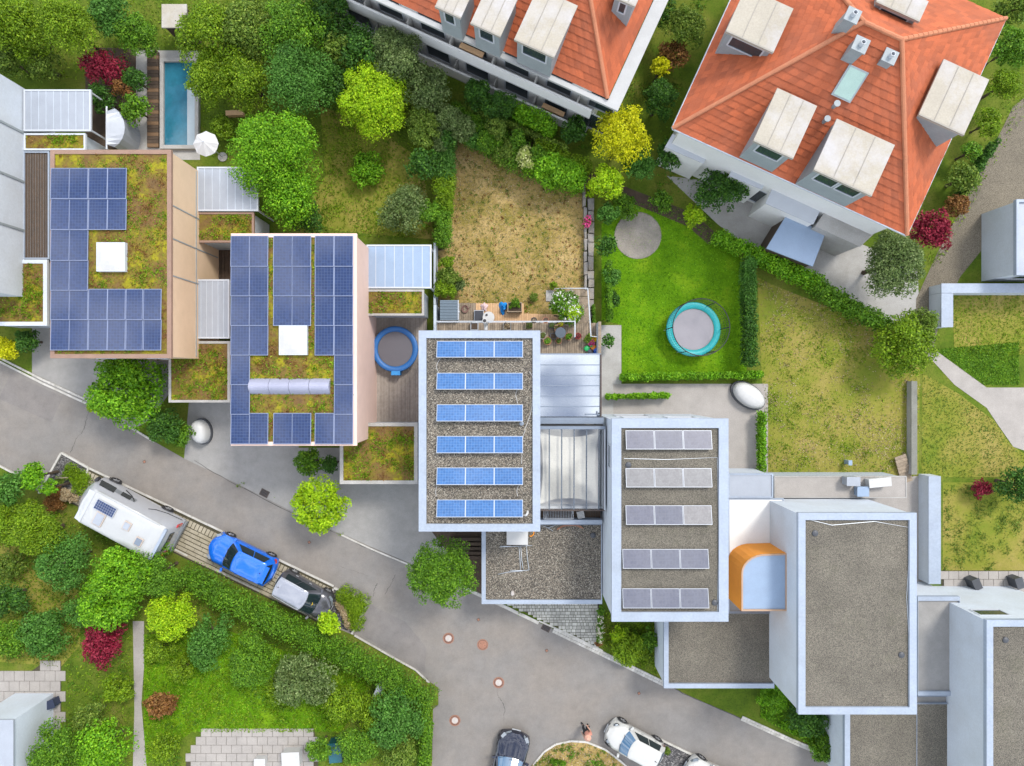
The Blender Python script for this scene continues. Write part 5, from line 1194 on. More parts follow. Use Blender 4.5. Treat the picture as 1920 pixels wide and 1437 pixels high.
def addb(mbv, name, m_, t, smooth=True, parent=None):
    vs, fs = mbv; T = wm(t); b = MB(); b.add([T @ Vector(v) for v in vs], fs); return b.build(name, m_, parent or t, smooth)
def sub(name, m_, t, fn, smooth=False, parent=None):
    b = MB(); fn(b); T = wm(t); b.v = [tuple(T @ Vector(v)) for v in b.v]; return b.build(name, m_, parent or t, smooth)
def wheels(t, xs, hw, r_=.31):
    for x_ in xs:
        for s in (-1, 1):
            y_ = s*hw
            def tyre(b):
                prof = [(r_*.62, -.10), (r_*.96, -.10), (r_, -.07), (r_, .07), (r_*.96, .10), (r_*.62, .10)]
                n = 20; vs = []
                for q, h in prof:
                    for j in range(n): a = 2*math.pi*j/n; vs.append((x_+q*math.cos(a), y_+h, r_+q*math.sin(a)))
                b.add(vs, [(i*n+j,(i+1)*n+j,(i+1)*n+(j+1)%n,i*n+(j+1)%n) for i in range(5) for j in range(n)])
            w_ = sub('wheel', TYRE, t, tyre)
            def rim(b):
                n = 5
                for j in range(n):
                    a = 2*math.pi*j/n; b.box((-.03,-.012,0),(.03,.012,r_*.62),0,Matrix.Translation((x_,y_+s*.085,r_)) @ Matrix.Rotation(a,4,'Y'))
                vs = [(x_+r_*.63*math.cos(2*math.pi*j/16), y_+s*.05, r_+r_*.63*math.sin(2*math.pi*j/16)) for j in range(16)]; b.add(vs, [list(range(16)) if s < 0 else list(range(16))[::-1]])
            sub('rim', RIM, t, rim, parent=w_)
def car(label, px, py, head, L, W, H, pm, roofm=None, glass=None, nose=.16, tail=.09, belt=.92, hoodz=.80, cab=(.27,.97), ws=.62, rw=.30, rooff=(.0,0), round_=.22, lights='slim', group='cars parked along the street', rails=False, tailz=None):
    c = P(px, py, .5); ang = math.atan2(head[1], head[0]); t = thing('parked_car', label, 'car', (c.x, c.y, .012), ang, group)
    h = L/2; w_ = W/2; glass = glass or CARGLASS; roofm = roofm or pm
    # lower body: rings stacked in z
    rr = [ring(h-.10, -h+.08, w_*.93, .20, .16, .22), ring(h-.02, -h+.02, w_*.985, .26+round_*.4, .22, .40, er=.006), ring(h, -h, w_, .30+round_*.6, .24+round_*.2, .56, er=.008),
          ring(h-.06, -h+.04, w_*.985, .34+round_*.8, .26+round_*.3, .70, er=.008)]
    vs, fs = loft(rr, cap=False); 
    # top deck: sections along x
    secs = []; top = []; n_s = 26
    xs = [lerp(h-.06, -h+.04, i/n_s) for i in range(n_s+1)]
    def deck(x):
        u = (h-x)/L
        if u < cab[0]: return lerp(.70, hoodz, min(1, u/.07)**.5)+ (belt-hoodz)*max(0,(u-.10)/(cab[0]-.10))*.9 if u > .10 else lerp(.70, hoodz, min(1, u/.10)**.6)
        if u > .90: return lerp(belt, (tailz or .78), (u-.90)/.10)
        return belt
    def halfw(x):
        r3 = rr[3]; xf = h-.06; xr = -h+.04; cf = .34+round_*.8; c2 = .26+round_*.3; w3 = w_*.985
        k = 1.0
        if x > xf-cf: k = max(0.05,(xf-x)/cf)**(1/2.4)
        if x < xr+c2: k = max(0.05,(x-xr)/c2)**(1/2.4)
        return w3*min(1, k)*(1+.008)
    m = 14; dvs = []
    for x in xs:
        hw_ = halfw(x); z = deck(x)
        for j in range(m+1):
            f = -1+2*j/m; a = abs(f); zz = .695 + (z-.695)*(1-a**6) + .035*(1-a*a) if a < 1 else .695
            dvs.append((x, hw_*f, zz))
    b0 = len(vs); vs = list(vs)+dvs
    fs = list(fs)+[(b0+i*(m+1)+j, b0+(i+1)*(m+1)+j, b0+(i+1)*(m+1)+j+1, b0+i*(m+1)+j+1) for i in range(n_s) for j in range(m)]
    addb((vs, fs), 'body', pm, t)
    # hood panel, proud so its shut line shows
    hv = []; hx = [lerp(h-.06-.055*L, h-cab[0]*L+.02, i/8) for i in range(9)]
    for x in hx:
        hw_ = halfw(x)*.80; z = deck(x)
        for j in range(9):
            f = -1+2*j/8; a = abs(f*.80); hv.append((x, hw_*f, .695+(z-.695)*(1-a**6)+.035*(1-a*a)+.012))
    addb((hv, [(i*9+j,(i+1)*9+j,(i+1)*9+j+1,i*9+j+1) for i in range(8) for j in range(8)]), 'hood', pm, t)
    # cabin
    xf = h-cab[0]*L; xr = h-cab[1]*L
    base_ = ring(xf, xr, w_*.93, .20, .12, belt-.02, er=.01); sh_ = ring(xf-ws, xr+rw, w_*.715, .12, .08, H-.075, er=.015); ed = ring(xf-ws-.09, xr+rw+.07, w_*.66, .10, .07, H-.025)
    addb(loft([base_, sh_], cap=False), 'cabin_frame', pm, t)
    in_ = [ring(lerp(xf-ws-.09,(xf+xr)/2-ws/2,f), lerp(xr+rw+.07,(xf+xr)/2-ws/2,f), w_*.66*(1-f), .10*(1-f), .07*(1-f), H-.025+.028*(1-(1-f)**2)) for f in (.33,.66,.97)]
    addb(loft([sh_, ed]+in_), 'roof', roofm, t)
    nf, ns = 9, 7
    addb(patch(base_, sh_, .45, nf-1.45, .06, .97), 'windscreen', glass, t)
    addb(patch(base_, sh_, nf+ns-1+.7, nf+ns-1+nf-1.7, .22, .95), 'rear_window', glass, t)
    for s in (0, 1):
        i0 = (nf-1) if s == 0 else 2*(nf-1)+ns
        for q0, q1 in (((.75,3.45),(3.6,6.2)) if s == 0 else ((.8,3.4),(3.55,6.25))):
            addb(patch(base_, sh_, i0+q0, i0+q1, .04, .97), 'side_window', CARGLASS, t)
    wheels(t, (h-.18*L-.05, -h+.17*L), w_-.075)
    for s in (-1, 1):
        def arch(b):
            for x_ in (h-.18*L-.05, -h+.17*L): b.tube([(x_+.36*math.cos(a), s*(w_-.004), .31+.36*math.sin(a)) for a in [math.pi*k/10 for k in range(11)]], .022, 5)
        sub('wheel_arch', TRIMB, t, arch)
        sub('mirror', pm, t, lambda b: b.obox((xf-.22, s*(w_+.07), belt+.05), (.06,.10,.06), s*.25))
        for x_ in (xf-1.05, xf-1.95): sub('door_handle', pm if not lights == 'dark' else RIM, t, lambda b: b.obox((x_, s*(w_+.012), .80), (.085,.018,.018)))
        if lights == 'round':
            def hl(b): b.lathe([(.135,0),(.13,.02),(.08,.045),(0,.05)], 18, (h-.40, s*w_*.62, .735), sx=1.15, sy=1)
            sub('headlight', HEAD, t, hl, True); sub('headlight_rim', TRIMB, t, lambda b: b.lathe([(.135,.0),(.135,.028),(.165,.026),(.165,-.01)], 18, (h-.40, s*w_*.62, .735), sx=1.15, cap=False), True)
        else:
            addb(patch(rr[2], rr[3], (1.0 if s < 0 else 6.0)-.8, (1.0 if s < 0 else 6.0)+.9, .15, 1.0, .014), 'headlight', HEAD, t)
            sub('headlight', HEAD, t, lambda b: b.obox((h-.33, s*w_*.76, .735), (.15,.10,.012), -s*.55, 0, 0, .12))
        k0 = nf+ns-1+nf-1
        addb(patch(rr[2], base_, (nf-1+ns+.0 if s > 0 else k0-.9), (nf-1+ns+.9 if s > 0 else k0+.2), .2, .85, .012), 'tail_light', TAIL, t)
    addb(patch(rr[1], rr[2], 2.2, 5.8, .1, .9, .012), 'grille', TRIMB, t)
    sub('number_plate', M['frame'], t, lambda b: b.box((h-.01,-.26,.40),(h+.012,.26,.50)))
    sub('number_plate', M['frame'], t, lambda b: b.box((-h-.012,-.26,.52),(-h+.01,.26,.62)))
    sub('antenna', TRIMB, t, lambda b: b.tube([(xr+rw+.25,0,H-.01),(xr+rw+.12,0,H+.07)], .02, 6, 0, .008))
    for s in (-.35, .25): sub('wiper', TRIMB, t, lambda b: b.tube([(xf-.02, s, belt+.03),(xf-.16, s+.45, belt+.12)], .012, 5))
    if rails:
        for s in (-1, 1): sub('roof_rail', RIM, t, lambda b: b.tube([(xf-ws-.15, s*w_*.70, H-.02),(xf-ws-.3, s*w_*.71, H+.03),(xr+rw+.25, s*w_*.71, H+.02),(xr+rw+.1, s*w_*.70, H-.03)], .016, 6))
    return t, dict(xf=xf, xr=xr, ws=ws, rw=rw, H=H, w=w_, h=h, belt=belt)
BLUE = paint('bright blue paint', (0.005,0.13,0.62), .2, .22)
SIL = paint('dark grey paint', (0.085,0.085,0.095), .4, .3); ROOF_SHEEN = paint('grey roof with sky sheen', (0.33,0.345,0.39), .5, .25)  # paler roof colour stands for sky reflected off the grey body
NAVY = paint('dark navy paint', (0.010,0.014,0.032), .3, .2); WHT = paint('white car paint', (0.45,0.45,0.43), 0, .3)
t, q = car('bright blue hatchback parked between motorhome and grey car', 456, 1047, (-.899,.438), 4.28, 1.80, 1.45, BLUE, hoodz=.86, cab=(.27,.965), ws=.70, rw=.30)
sub('spoiler', BLUE, t, lambda b: b.box((q['xr']+.12,-.52,q['H']-.09),(q['xr']+.42,.52,q['H']-.035)))
t, q = car('small dark grey car with painted sky sheen on its roof beside the lime green shrub', 571, 1114, (.868,-.496), 3.65, 1.66, 1.50, SIL, ROOF_SHEEN, hoodz=.90, belt=.98, cab=(.20,.985), ws=.72, rw=.14, rails=True, lights='dark')
o = sub('jacket', mat('yellow cloth', (0.55,0.36,0.02), .8), t, lambda b: b.tube([(q['xf']-.42,-.16,q['belt']+.20),(q['xf']-.32,-.02,q['belt']+.17),(q['xf']-.40,.12,q['belt']+.20)], .045, 6), True); o.name = 'dashboard_cloth'
t, q = car('dark navy car cut by the lower picture edge left of the grassy island', 952, 1439, (.23,.973), 4.55, 1.86, 1.46, NAVY, glass=BLUEGLASS, hoodz=.84, cab=(.30,.93), ws=.75, rw=.55, round_=.35)
for s in (-1, 1): sub('hood_crease', NAVY, t, lambda b: b.tube([(q['h']-.35, s*.34, .835),(q['h']-.9, s*.46, .895),(q['xf']+.12, s*.52, .925)], .03, 6), True)
t, q = car('small white car with round headlights and dark side glass', 1188, 1393, (-.885,.466), 3.70, 1.66, 1.48, WHT, glass=BLUEGLASS, hoodz=.88, belt=.93, cab=(.26,.975), ws=.50, rw=.30, round_=.5, lights='round')
t, q = car('white car of which only the nose shows at the lower edge', 1338, 1464, (-.885,.466), 3.9, 1.7, 1.45, WHT, hoodz=.86, cab=(.27,.96), ws=.6)

# motorhome
c = P(254,962,.5); head = (-.88,.475); ang = math.atan2(head[1], head[0])
mh = thing('motorhome', 'white motorhome with a small roof solar panel parked at the kerb', 'motorhome', (c.x,c.y,.012), ang)
WHM = paint('white motorhome shell', (0.40,0.41,0.41), 0, .35); LAV = paint('pale lavender white shell', (0.44,0.46,0.50), 0, .35)
rg = [ring(2.88,-2.92,1.02,.35,.06,.35), ring(2.96,-2.95,1.08,.42,.07,.75), ring(2.90,-2.95,1.09,.46,.07,1.25), ring(2.72,-2.95,1.09,.50,.07,1.75), ring(2.40,-2.93,1.08,.46,.07,2.30), ring(2.12,-2.88,1.04,.36,.08,2.66), ring(1.95,-2.80,.97,.30,.08,2.77)]
addb(loft(rg[:6], cap=False), 'body', LAV, mh)
fl_ = [ring(lerp(1.95,-.4,f), lerp(-2.80,-.4,f), .97*(1-f), .30*(1-f), .08*(1-f), 2.77+.02*f) for f in (.3,.6,.97)]
addb(loft([rg[5], rg[6]]+fl_), 'roof', WHM, mh)
sub('front_cap', LAV, mh, lambda b: b.add([(2.02,-.92,2.74),(2.02,.92,2.74),(1.62,.95,2.79),(1.62,-.95,2.79)], [(0,1,2,3)]))
addb(patch(rg[2], rg[4], .7, 7.3, .05, .75, .014), 'windscreen', CARGLASS, mh)
GREYD = mat('grey side stripe', (0.22,0.24,0.26), .4)
i0 = 2*8+7   # right hand side of the ring starts at the rear
for s in (0, 1):
    st_ = 8 if s == 0 else 8+7+8
    def U2(a, b_): return (st_+a, st_+b_) if s == 0 else (st_+7-b_, st_+7-a)
    u0, u1 = U2(.1,1.45); addb(patch(rg[2], rg[4], u0, u1, .0, .78, .013), 'cab_window', CARGLASS, mh)
    u0, u1 = U2(1.4,3.3); addb(patch(rg[2], rg[4], u0, u1, .10, .58, .010), 'side_stripe', GREYD, mh)
    u0, u1 = U2(2.0,2.85); addb(patch(rg[2], rg[4], u0, u1, .06, .62, .018), 'side_window', CARGLASS, mh)
    sg_ = -1 if s else 1
    sub('curved_decal', TRIMB, mh, lambda b: b.tube([(.95,sg_*1.095,.9),(.35,sg_*1.103,1.25),(-.05,sg_*1.103,1.65),(-.12,sg_*1.10,1.8)], .03, 5), True)
    sub('curved_decal', TRIMB, mh, lambda b: b.tube([(-1.05,sg_*1.103,1.75),(-1.3,sg_*1.103,1.35),(-1.9,sg_*1.10,1.0),(-2.8,sg_*1.095,.85)], .022, 5), True)
    sub('wheel_skirt', TRIMB, mh, lambda b: [b.tube([(x_+.38*math.cos(a), sg_*1.085, .33+.36*math.sin(a)) for a in [math.pi*k/10 for k in range(11)]], .03, 5) for x_ in (2.0,-1.55)])
    sub('mirror', TRIMB, mh, lambda b: b.obox((2.35,sg_*1.22,1.75),(.07,.12,.16),sg_*.3))
    sub('tail_light', TAIL, mh, lambda b: b.box((-2.975,sg_*.92-.09,1.0),(-2.90,sg_*.92+.09,1.55)))
wheels(mh, (2.0,-1.55), 1.03, .33)
sub('awning_tube', WHM, mh, lambda b: b.tube([(1.55,-1.02,2.72),(-2.5,-1.02,2.72)], .075, 10), True)
sub('rear_window', CARGLASS, mh, lambda b: b.box((-2.972,-.55,1.55),(-2.92,.55,2.05)))
sub('rear_bumper', GREYD, mh, lambda b: b.box((-3.0,-1.0,.35),(-2.93,1.0,.62)))
sub('rear_rim', M['trim'], mh, lambda b: b.obox((-2.86,0,2.72),(.08,.98,.07),0))
def pan(b):
    b.box((-.62,-.30,2.83),(.62,.30,2.86),0,Matrix.Translation((.70,-.42,0)))
ps = sub('roof_solar_panel', M['panel_frame'], mh, pan)
def cells(b):
    for i in range(9):
        for j in range(4): b.box((.70-.59+i*.131,-.42-.275+j*.1385,2.861),(.70-.59+i*.131+.119,-.42-.275+j*.1385+.127,2.865))
o = sub('cell', M['cell_dark'], mh, cells, parent=ps); o['kind'] = 'stuff'
def hatch(x_, y_, a, b_, mt, nm='roof_hatch'):
    f = sub(nm, mat('beige hatch frame', (0.50,0.42,0.36), .6), mh, lambda b: b.box((x_-a,y_-b_,2.77),(x_+a,y_+b_,2.86)))
    sub('hatch_lid', mt, mh, lambda b: b.box((x_-a+.05,y_-b_+.05,2.86),(x_+a-.05,y_+b_-.05,2.90)), parent=f)
hatch(.72,.28,.28,.38,M['canopy']); hatch(-.85,-.12,.22,.24,M['canopy']); hatch(-1.85,.35,.22,.24,M['trim_dark'])

# ------------------------------------------------------------------ person
def person(px, py, head_dir):
    c = P(px, py, 0); t = thing('person', 'person in black trousers and salmon top walking on the road near the white car', 'person', (c.x, c.y, .014), head_dir)
    J = {'pel':(0,0,.93),'sp':(0,0,1.15),'ch':(0.01,0,1.36),'nk':(.01,0,1.50),'hd':(.03,0,1.60),'tp':(.03,0,1.72),
         'lh':(0,.10,.90),'lk':(.14,.11,.50),'la':(.05,.11,.09),'lt':(.22,.12,.04),'rh':(0,-.10,.90),'rk':(.02,-.11,.50),'ra':(-.20,-.11,.12),'rt':(-.06,-.12,.04),
         'ls':(0,.19,1.42),'le':(-.10,.25,1.15),'lw':(.04,.27,.92),'rs':(0,-.19,1.42),'re':(.02,-.26,1.14),'rw':(.20,-.24,1.0)}
    E = [('pel','sp'),('sp','ch'),('ch','nk'),('nk','hd'),('hd','tp'),('pel','lh'),('lh','lk'),('lk','la'),('la','lt'),('pel','rh'),('rh','rk'),('rk','ra'),('ra','rt'),('ch','ls'),('ls','le'),('le','lw'),('ch','rs'),('rs','re'),('re','rw')]
    Rr = {'pel':.15,'sp':.135,'ch':.15,'nk':.06,'hd':.098,'tp':.07,'lh':.10,'rh':.10,'lk':.065,'rk':.065,'la':.045,'ra':.045,'lt':.035,'rt':.035,'ls':.075,'rs':.075,'le':.05,'re':.05,'lw':.033,'rw':.033}
    for s, wr, el in ((1,'lw','le'),(-1,'rw','re')):
        d = (Vector(J[wr])-Vector(J[el])).normalized(); pw = Vector(J[wr])+d*.09; J[wr+'p'] = tuple(pw); Rr[wr+'p'] = .036; E.append((wr, wr+'p'))
        for k in range(4):
            sd_ = Vector((0.03*(k-1.5)*1.1,0,0)) if abs(d.z) > .5 else Vector((0,.03*(k-1.5),0)); f = pw+d*.075*(1,1.1,1.05,.85)[k]+sd_+Vector((.015,0,0)); J[wr+'f%d' % k] = tuple(f); Rr[wr+'f%d' % k] = .009; E.append((wr+'p', wr+'f%d' % k))
        th = Vector(J[wr])+d*.07+Vector((.05,0,0)); J[wr+'t'] = tuple(th); Rr[wr+'t'] = .011; E.append((wr, wr+'t'))
    def skin(keys, grow, name):
        ks = [k for k in J if k in keys]; ix = {k:i for i,k in enumerate(ks)}; me = bpy.data.meshes.new(name)
        me.from_pydata([J[k] for k in ks], [(ix[a],ix[b]) for a,b in E if a in ix and b in ix], []); o = bpy.data.objects.new(name, me); C.objects.link(o)
        md = o.modifiers.new('s','SKIN'); md.use_smooth_shade = True
        for i, k in enumerate(ks): v = me.skin_vertices[0].data[i]; v.radius = (Rr[k]+grow,)*2; v.use_root = (k in ('pel','ch') and (i == ix.get('pel', ix.get('ch'))))
        o.modifiers.new('d','SUBSURF').levels = 1; o.modifiers['d'].render_levels = 1
        dg = bpy.context.evaluated_depsgraph_get(); m2 = bpy.data.meshes.new_from_object(o.evaluated_get(dg)); bpy.data.objects.remove(o); m2.name = name; return m2
    me = skin(J.keys(), 0, 'body'); me.materials.clear(); me.materials.append(mat('skin', (0.52,0.30,0.21), .6)); link(me, 'body', t)
    SH = mat('salmon cloth', (0.62,0.27,0.20), .9, 0, .15); TR = mat('black cloth', (0.015,0.015,0.018), .9, 0, .2)
    me = skin(('sp','ch','ls','le','rs','re','pel'), .018, 'shirt'); me.materials.clear(); me.materials.append(SH); link(me, 'shirt', t)
    me = skin(('pel','lh','lk','la','rh','rk','ra'), .014, 'trousers'); me.materials.clear(); me.materials.append(TR); link(me, 'trousers', t)
    for a, b_ in (('la','lt'),('ra','rt')):
        p, q_ = Vector(J[a]), Vector(J[b_]); sub('shoe', TR, t, lambda b: b.tube([(p.x-.07,p.y,.05),(p.x+.05,p.y,.06),(q_.x+.02,q_.y,.045)], .05, 8), True)
    def hat(b): b.lathe([(.20,.0),(.20,.012),(.11,.02),(.105,.09),(.07,.12),(0,.125)], 18, (.03,0,1.66))
    sub('hat', mat('pinkish straw hat', (0.60,0.33,0.24), .9, 0, .15), t, hat, True)
    def eyes(b):
        for s in (-1,1): b.lathe([(.012,-.012),(.016,0),(.012,.012)], 8, (.03+.098,s*.035,1.62))
    sub('eye', M['black'], t, eyes)
    sub('nose', bpy.data.materials['skin'], t, lambda b: b.tube([(.12,0,1.63),(.15,0,1.585)], .014, 6, 0, .02), True)
    sub('mouth', mat('lip', (.4,.12,.1), .6), t, lambda b: b.obox((.122,0,1.55),(.006,.025,.006)))
    for s in (-1,1): sub('ear', bpy.data.materials['skin'], t, lambda b: b.obox((.03,s*.10,1.60),(.022,.012,.033)))
    sub('hair', mat('dark hair', (.03,.02,.015), .8), t, lambda b: b.lathe([(.09,-.02),(.105,.04),(.10,.09)], 14, (.015,0,1.57)), True)
    sub('belt_bag', mat('yellow green cloth', (.45,.50,.03), .8), t, lambda b: b.obox((-.17,.02,1.02),(.05,.12,.07)))
person(1097, 1358, 2.2)
# ------------------------------------------------------------------ things on the terrace and in the gardens
def pot(px, py, z, r, h, label, m_, plant=None, n=420, name='plant_pot', cat='plant pot', leaf=.07, square=False, ph=.25):
    r *= 1.3; ph *= 1.2
    c = P(px, py, z); t = thing(name, label, cat, (c.x,c.y,z), 0, 'pots on the terrace')
    b = MB()
    if square:
        T = Matrix.Translation((c.x,c.y,z)); s = r
        for x0,y0,x1,y1 in ((-s,-s,s,-s+.03),(-s,s-.03,s,s),(-s,-s+.03,-s+.03,s-.03),(s-.03,-s+.03,s,s-.03)): b.box((x0,y0,0),(x1,y1,h),0,T)
        b.build('pot', m_, t); MB().box((-s+.03,-s+.03,0),(s-.03,s-.03,h-.05),0,T).build('soil', M['soil'], t)
    else:
        b.lathe([(r*.75,0),(r,h),(r*1.06,h),(r*1.06,h-.03),(r*.9,h-.025),(r*.86,h-.05)], 18, (c.x,c.y,z)); b.f.pop(); b.m.pop(); b.build('pot', m_, t, True)
        b = MB(); b.lathe([(r*.88,h-.05),(0,h-.03)], 18, (c.x,c.y,z)); b.build('soil', M['soil'], t)
    if plant:
        rng = np.random.default_rng(int(px*7+py)); rr = r*1.0
        p, nr = leaves_on([(0,0,h+ph*.4,rr*.8),(rr*.4,rr*.2,h+ph*.5,rr*.5),(-rr*.3,-rr*.3,h+ph*.5,rr*.6)], n, rng)
        me = leaf_mesh('plant', p, nr, leaf, leaf*.5, rng); me.materials.append(LEAF[plant]); link(me, 'plant', t)
    return t
GP = M['dark']; ZD = 1.6
pot(890,613,ZD,.17,.3,'square planter with dark soil on the upper deck left of the flue',M['frame'],None,square=True)
pot(951,613,ZD,.17,.3,'square planter with withered plant on the deck right of the flue',M['concrete'],'dusty',150,square=True)
pot(992,612,ZD,.17,.3,'square planter with moss green plant farther right on the deck',M['wood_old'],'olive',150,square=True)
pot(1001,601.5,2.62-.18,.13,.18,'round brown flower bowl hanging on the railing, left of two',M['dark'],'dusty',40,leaf=.05,ph=.05); pot(1023,601,2.62-.18,.13,.18,'round rusty flower bowl hanging on the railing, right of two',M['terracotta'],None)
pot(1017,630,ZD,.16,.25,'pale ring rimmed pot next to the corner of the roof',M['cover_white'],'olive',120); pot(1026,640,ZD,.18,.25,'terracotta pot with a bright green round plant',M['terracotta'],'bright',200)
pot(1037,631,ZD,.13,.2,'small square black pot beside the grey round table',GP,None,square=True); pot(1047,640,ZD,.13,.2,'small pot with yellowish succulent below the grey table',M['terracotta'],'olive',120)
pot(1065,632,ZD,.16,.25,'pot with a tall leafy green plant right of the grey table',M['terracotta'],'mid',420,ph=.5,leaf=.09); pot(1083,631,ZD,.14,.25,'red rimmed pot with red flowers at the foot of the stairs',mat('red glaze', (.45,.06,.05), .4),'red',100)
pot(1034,611,ZD,.13,.25,'dark rectangular planter with grey foliage at the railing',GP,'grey',160,square=True); pot(1050,609,ZD,.14,.3,'pot with yellow blooming bush at the railing end',M['terracotta'],'yellow',220,leaf=.06)
pot(1042,613,ZD,.12,.25,'dark planter holding pale green succulents beside the grey planter',GP,'cream',120,square=True)
c = P(1051,624,ZD+.7); t = thing('round_table', 'dark grey round table among the flower pots', 'table', (c.x,c.y,ZD)); b = MB(); b.lathe([(.30,.68),(.31,.70),(.30,.72),(0,.722)], 24, (c.x,c.y,ZD)); b.build('tabletop', mat('slate grey lacquer', (0.055,0.075,0.10), .5), t)
MB().tube([(c.x,c.y,ZD+.03),(c.x,c.y,ZD+.69)], .035, 8).build('column', M['dark'], t); b = MB(); b.lathe([(.2,0),(.2,.03),(0,.04)], 16, (c.x,c.y,ZD)); b.build('foot', M['dark'], t)
c = P(1046,617,ZD+.4); b = MB(); b.obox((c.x,c.y,ZD+.4),(.2,.2,.02),.3).obox((c.x-.03,c.y+.19,ZD+.6),(.2,.02,.2),.3)
for k in range(4): b.obox((c.x+(.16 if k%2 else -.16),c.y+(.16 if k>1 else -.16),ZD+.19),(.018,.018,.19),.3)
tag(b.build('wooden_chair', mat('brown chair wood', (0.20,0.09,0.05), .7), None), 'small brown chair pushed against the dark grey round table', 'chair')
# white table with a tablet, lounger, cloth, hose, tarp, planter
c = P(916,595.5,.95); t = thing('round_table', 'white round garden table on the orange deck', 'table', (c.x,c.y,.2)); b = MB(); b.lathe([(.33,.71),(.355,.73),(.345,.752),(0,.76)], 28, (c.x,c.y,.2)); b.build('tabletop', M['white'], t)
for k in range(3): a = 2.1*k; MB().tube([(c.x+.25*math.cos(a),c.y+.25*math.sin(a),.2),(c.x,c.y,.91)], .02, 6).build('leg', M['white'], t)
MB().obox((c.x-.12,c.y+.14,.967),(.07,.055,.005),.5).build('tablet_computer', M['black'], None); tag(bpy.data.objects['tablet_computer'], 'small dark tablet lying on the white round table', 'tablet')
c = P(898,593,.4); t = thing('garden_lounger', 'dark grey cushioned garden lounger left of the white round table', 'lounger', (c.x,c.y,.2))
b = MB()
for s in (-1,1): b.tube([(c.x+s*.27,c.y-.34,.38),(c.x+s*.27,c.y+.34,.38)], .02, 6)
for s in (-1,1): b.tube([(c.x-.27,c.y+s*.34,.38),(c.x+.27,c.y+s*.34,.38)], .02, 6); b.tube([(c.x-.27,c.y+s*.32,.2),(c.x-.27,c.y+s*.32,.38)], .02, 6); b.tube([(c.x+.27,c.y+s*.32,.2),(c.x+.27,c.y+s*.32,.38)], .02, 6)
b.build('frame', M['rail'], t); MB().obox((c.x,c.y,.41),(.25,.31,.035)).build('cushion', mat('charcoal cushion', (0.06,0.065,0.08), .9), t)
rng = np.random.default_rng(5)
def cloth(name, label, cat, px, py, z, rx, ry, hgt, m_, fold=5):
    c = P(px,py,z); b = MB(); n, k = 20, 6; vs = []
    for i in range(k+1):
        f = 1-i/k
        for j in range(n):
            a = 2*math.pi*j/n; w_ = 1+.22*math.sin(fold*a+i)+.1*math.sin(3*a+2*i); vs.append((c.x+rx*f*w_*math.cos(a), c.y+ry*f*w_*math.sin(a), z+hgt*(1-f**2)*(1+.3*math.sin(fold*a+1.7*i))))
    b.add(vs, [(i*n+j,i*n+(j+1)%n,(i+1)*n+(j+1)%n,(i+1)*n+j) for i in range(k) for j in range(n)]); return tag(b.build(name, m_, None, True), label, cat)
cloth('pink_cloth', 'crumpled pale pink cloth lying above the white round table', 'cloth', 908, 576, .22, .20, .26, .16, mat('pale pink cloth', (0.62,0.46,0.46), .9))
cloth('blue_tarp', 'folded bright blue tarp leaning against the raised planter', 'tarp', 943, 577, .22, .22, .36, .4, mat('bright blue tarp', (0.01,0.24,0.66), .45), 3)
c = P(872,580,.22); b = MB()
for k in range(4): b.tube([(c.x+(.13+.025*k)*math.cos(a), c.y+(.14+.03*k)*math.sin(a), .22+.02*k+.012*math.sin(3*a+k)) for a in [2*math.pi*j/18 for j in range(19)]], .018, 5)
b.tube([(c.x+.16,c.y,.22),(c.x+.3,c.y+.1,.21),(c.x+.32,c.y+.22,.21)], .016, 5)
tag(b.build('coiled_hose', mat('brown hose', (0.20,0.11,0.09), .6), None, True), 'coiled brown hose on the grey deck beside the shed', 'hose')
c = P(965,577,.5); t = thing('raised_planter', 'grey wooden raised planter with herbs beside the blue tarp', 'planter', (c.x,c.y,.2))
for x0,y0,x1,y1 in ((-.43,-.29,.43,-.24),(-.43,.24,.43,.29),(-.43,-.239,-.38,.239),(.38,-.239,.43,.239)): MB().box((c.x+x0,c.y+y0,.2),(c.x+x1,c.y+y1,.72)).build('side_board', M['wood_old'], t)
MB().box((c.x-.38,c.y-.24,.2),(c.x+.38,c.y+.24,.64)).build('soil', M['soil'], t)
p, nr = leaves_on([(-.05,.15,.62,.18),(.05,.28,.72,.22),(.22,.05,.56,.1),(-.25,0,.56,.09)], 700, rng); me = leaf_mesh('herbs', p, nr, .09, .05, rng); me.materials.append(LEAF['mid']); link(me, 'herbs', t)
c = P(1047,592,.6); b = MB(); b.tube([(c.x+.28*math.cos(a), c.y, .5+.28*math.sin(a)) for a in [2*math.pi*k/14 for k in range(15)]], .02, 5).obox((c.x+.3,c.y,.48),(.2,.2,.02)); 
for k in range(4): b.tube([(c.x+.3+(.18 if k%2 else -.18),c.y+(.18 if k>1 else -.18),.2),(c.x+.3+(.18 if k%2 else -.18),c.y+(.18 if k>1 else -.18),.48)], .015, 5)
tag(b.build('garden_chair', M['black'], None), 'black metal garden chair half under the white flowering bush', 'chair')
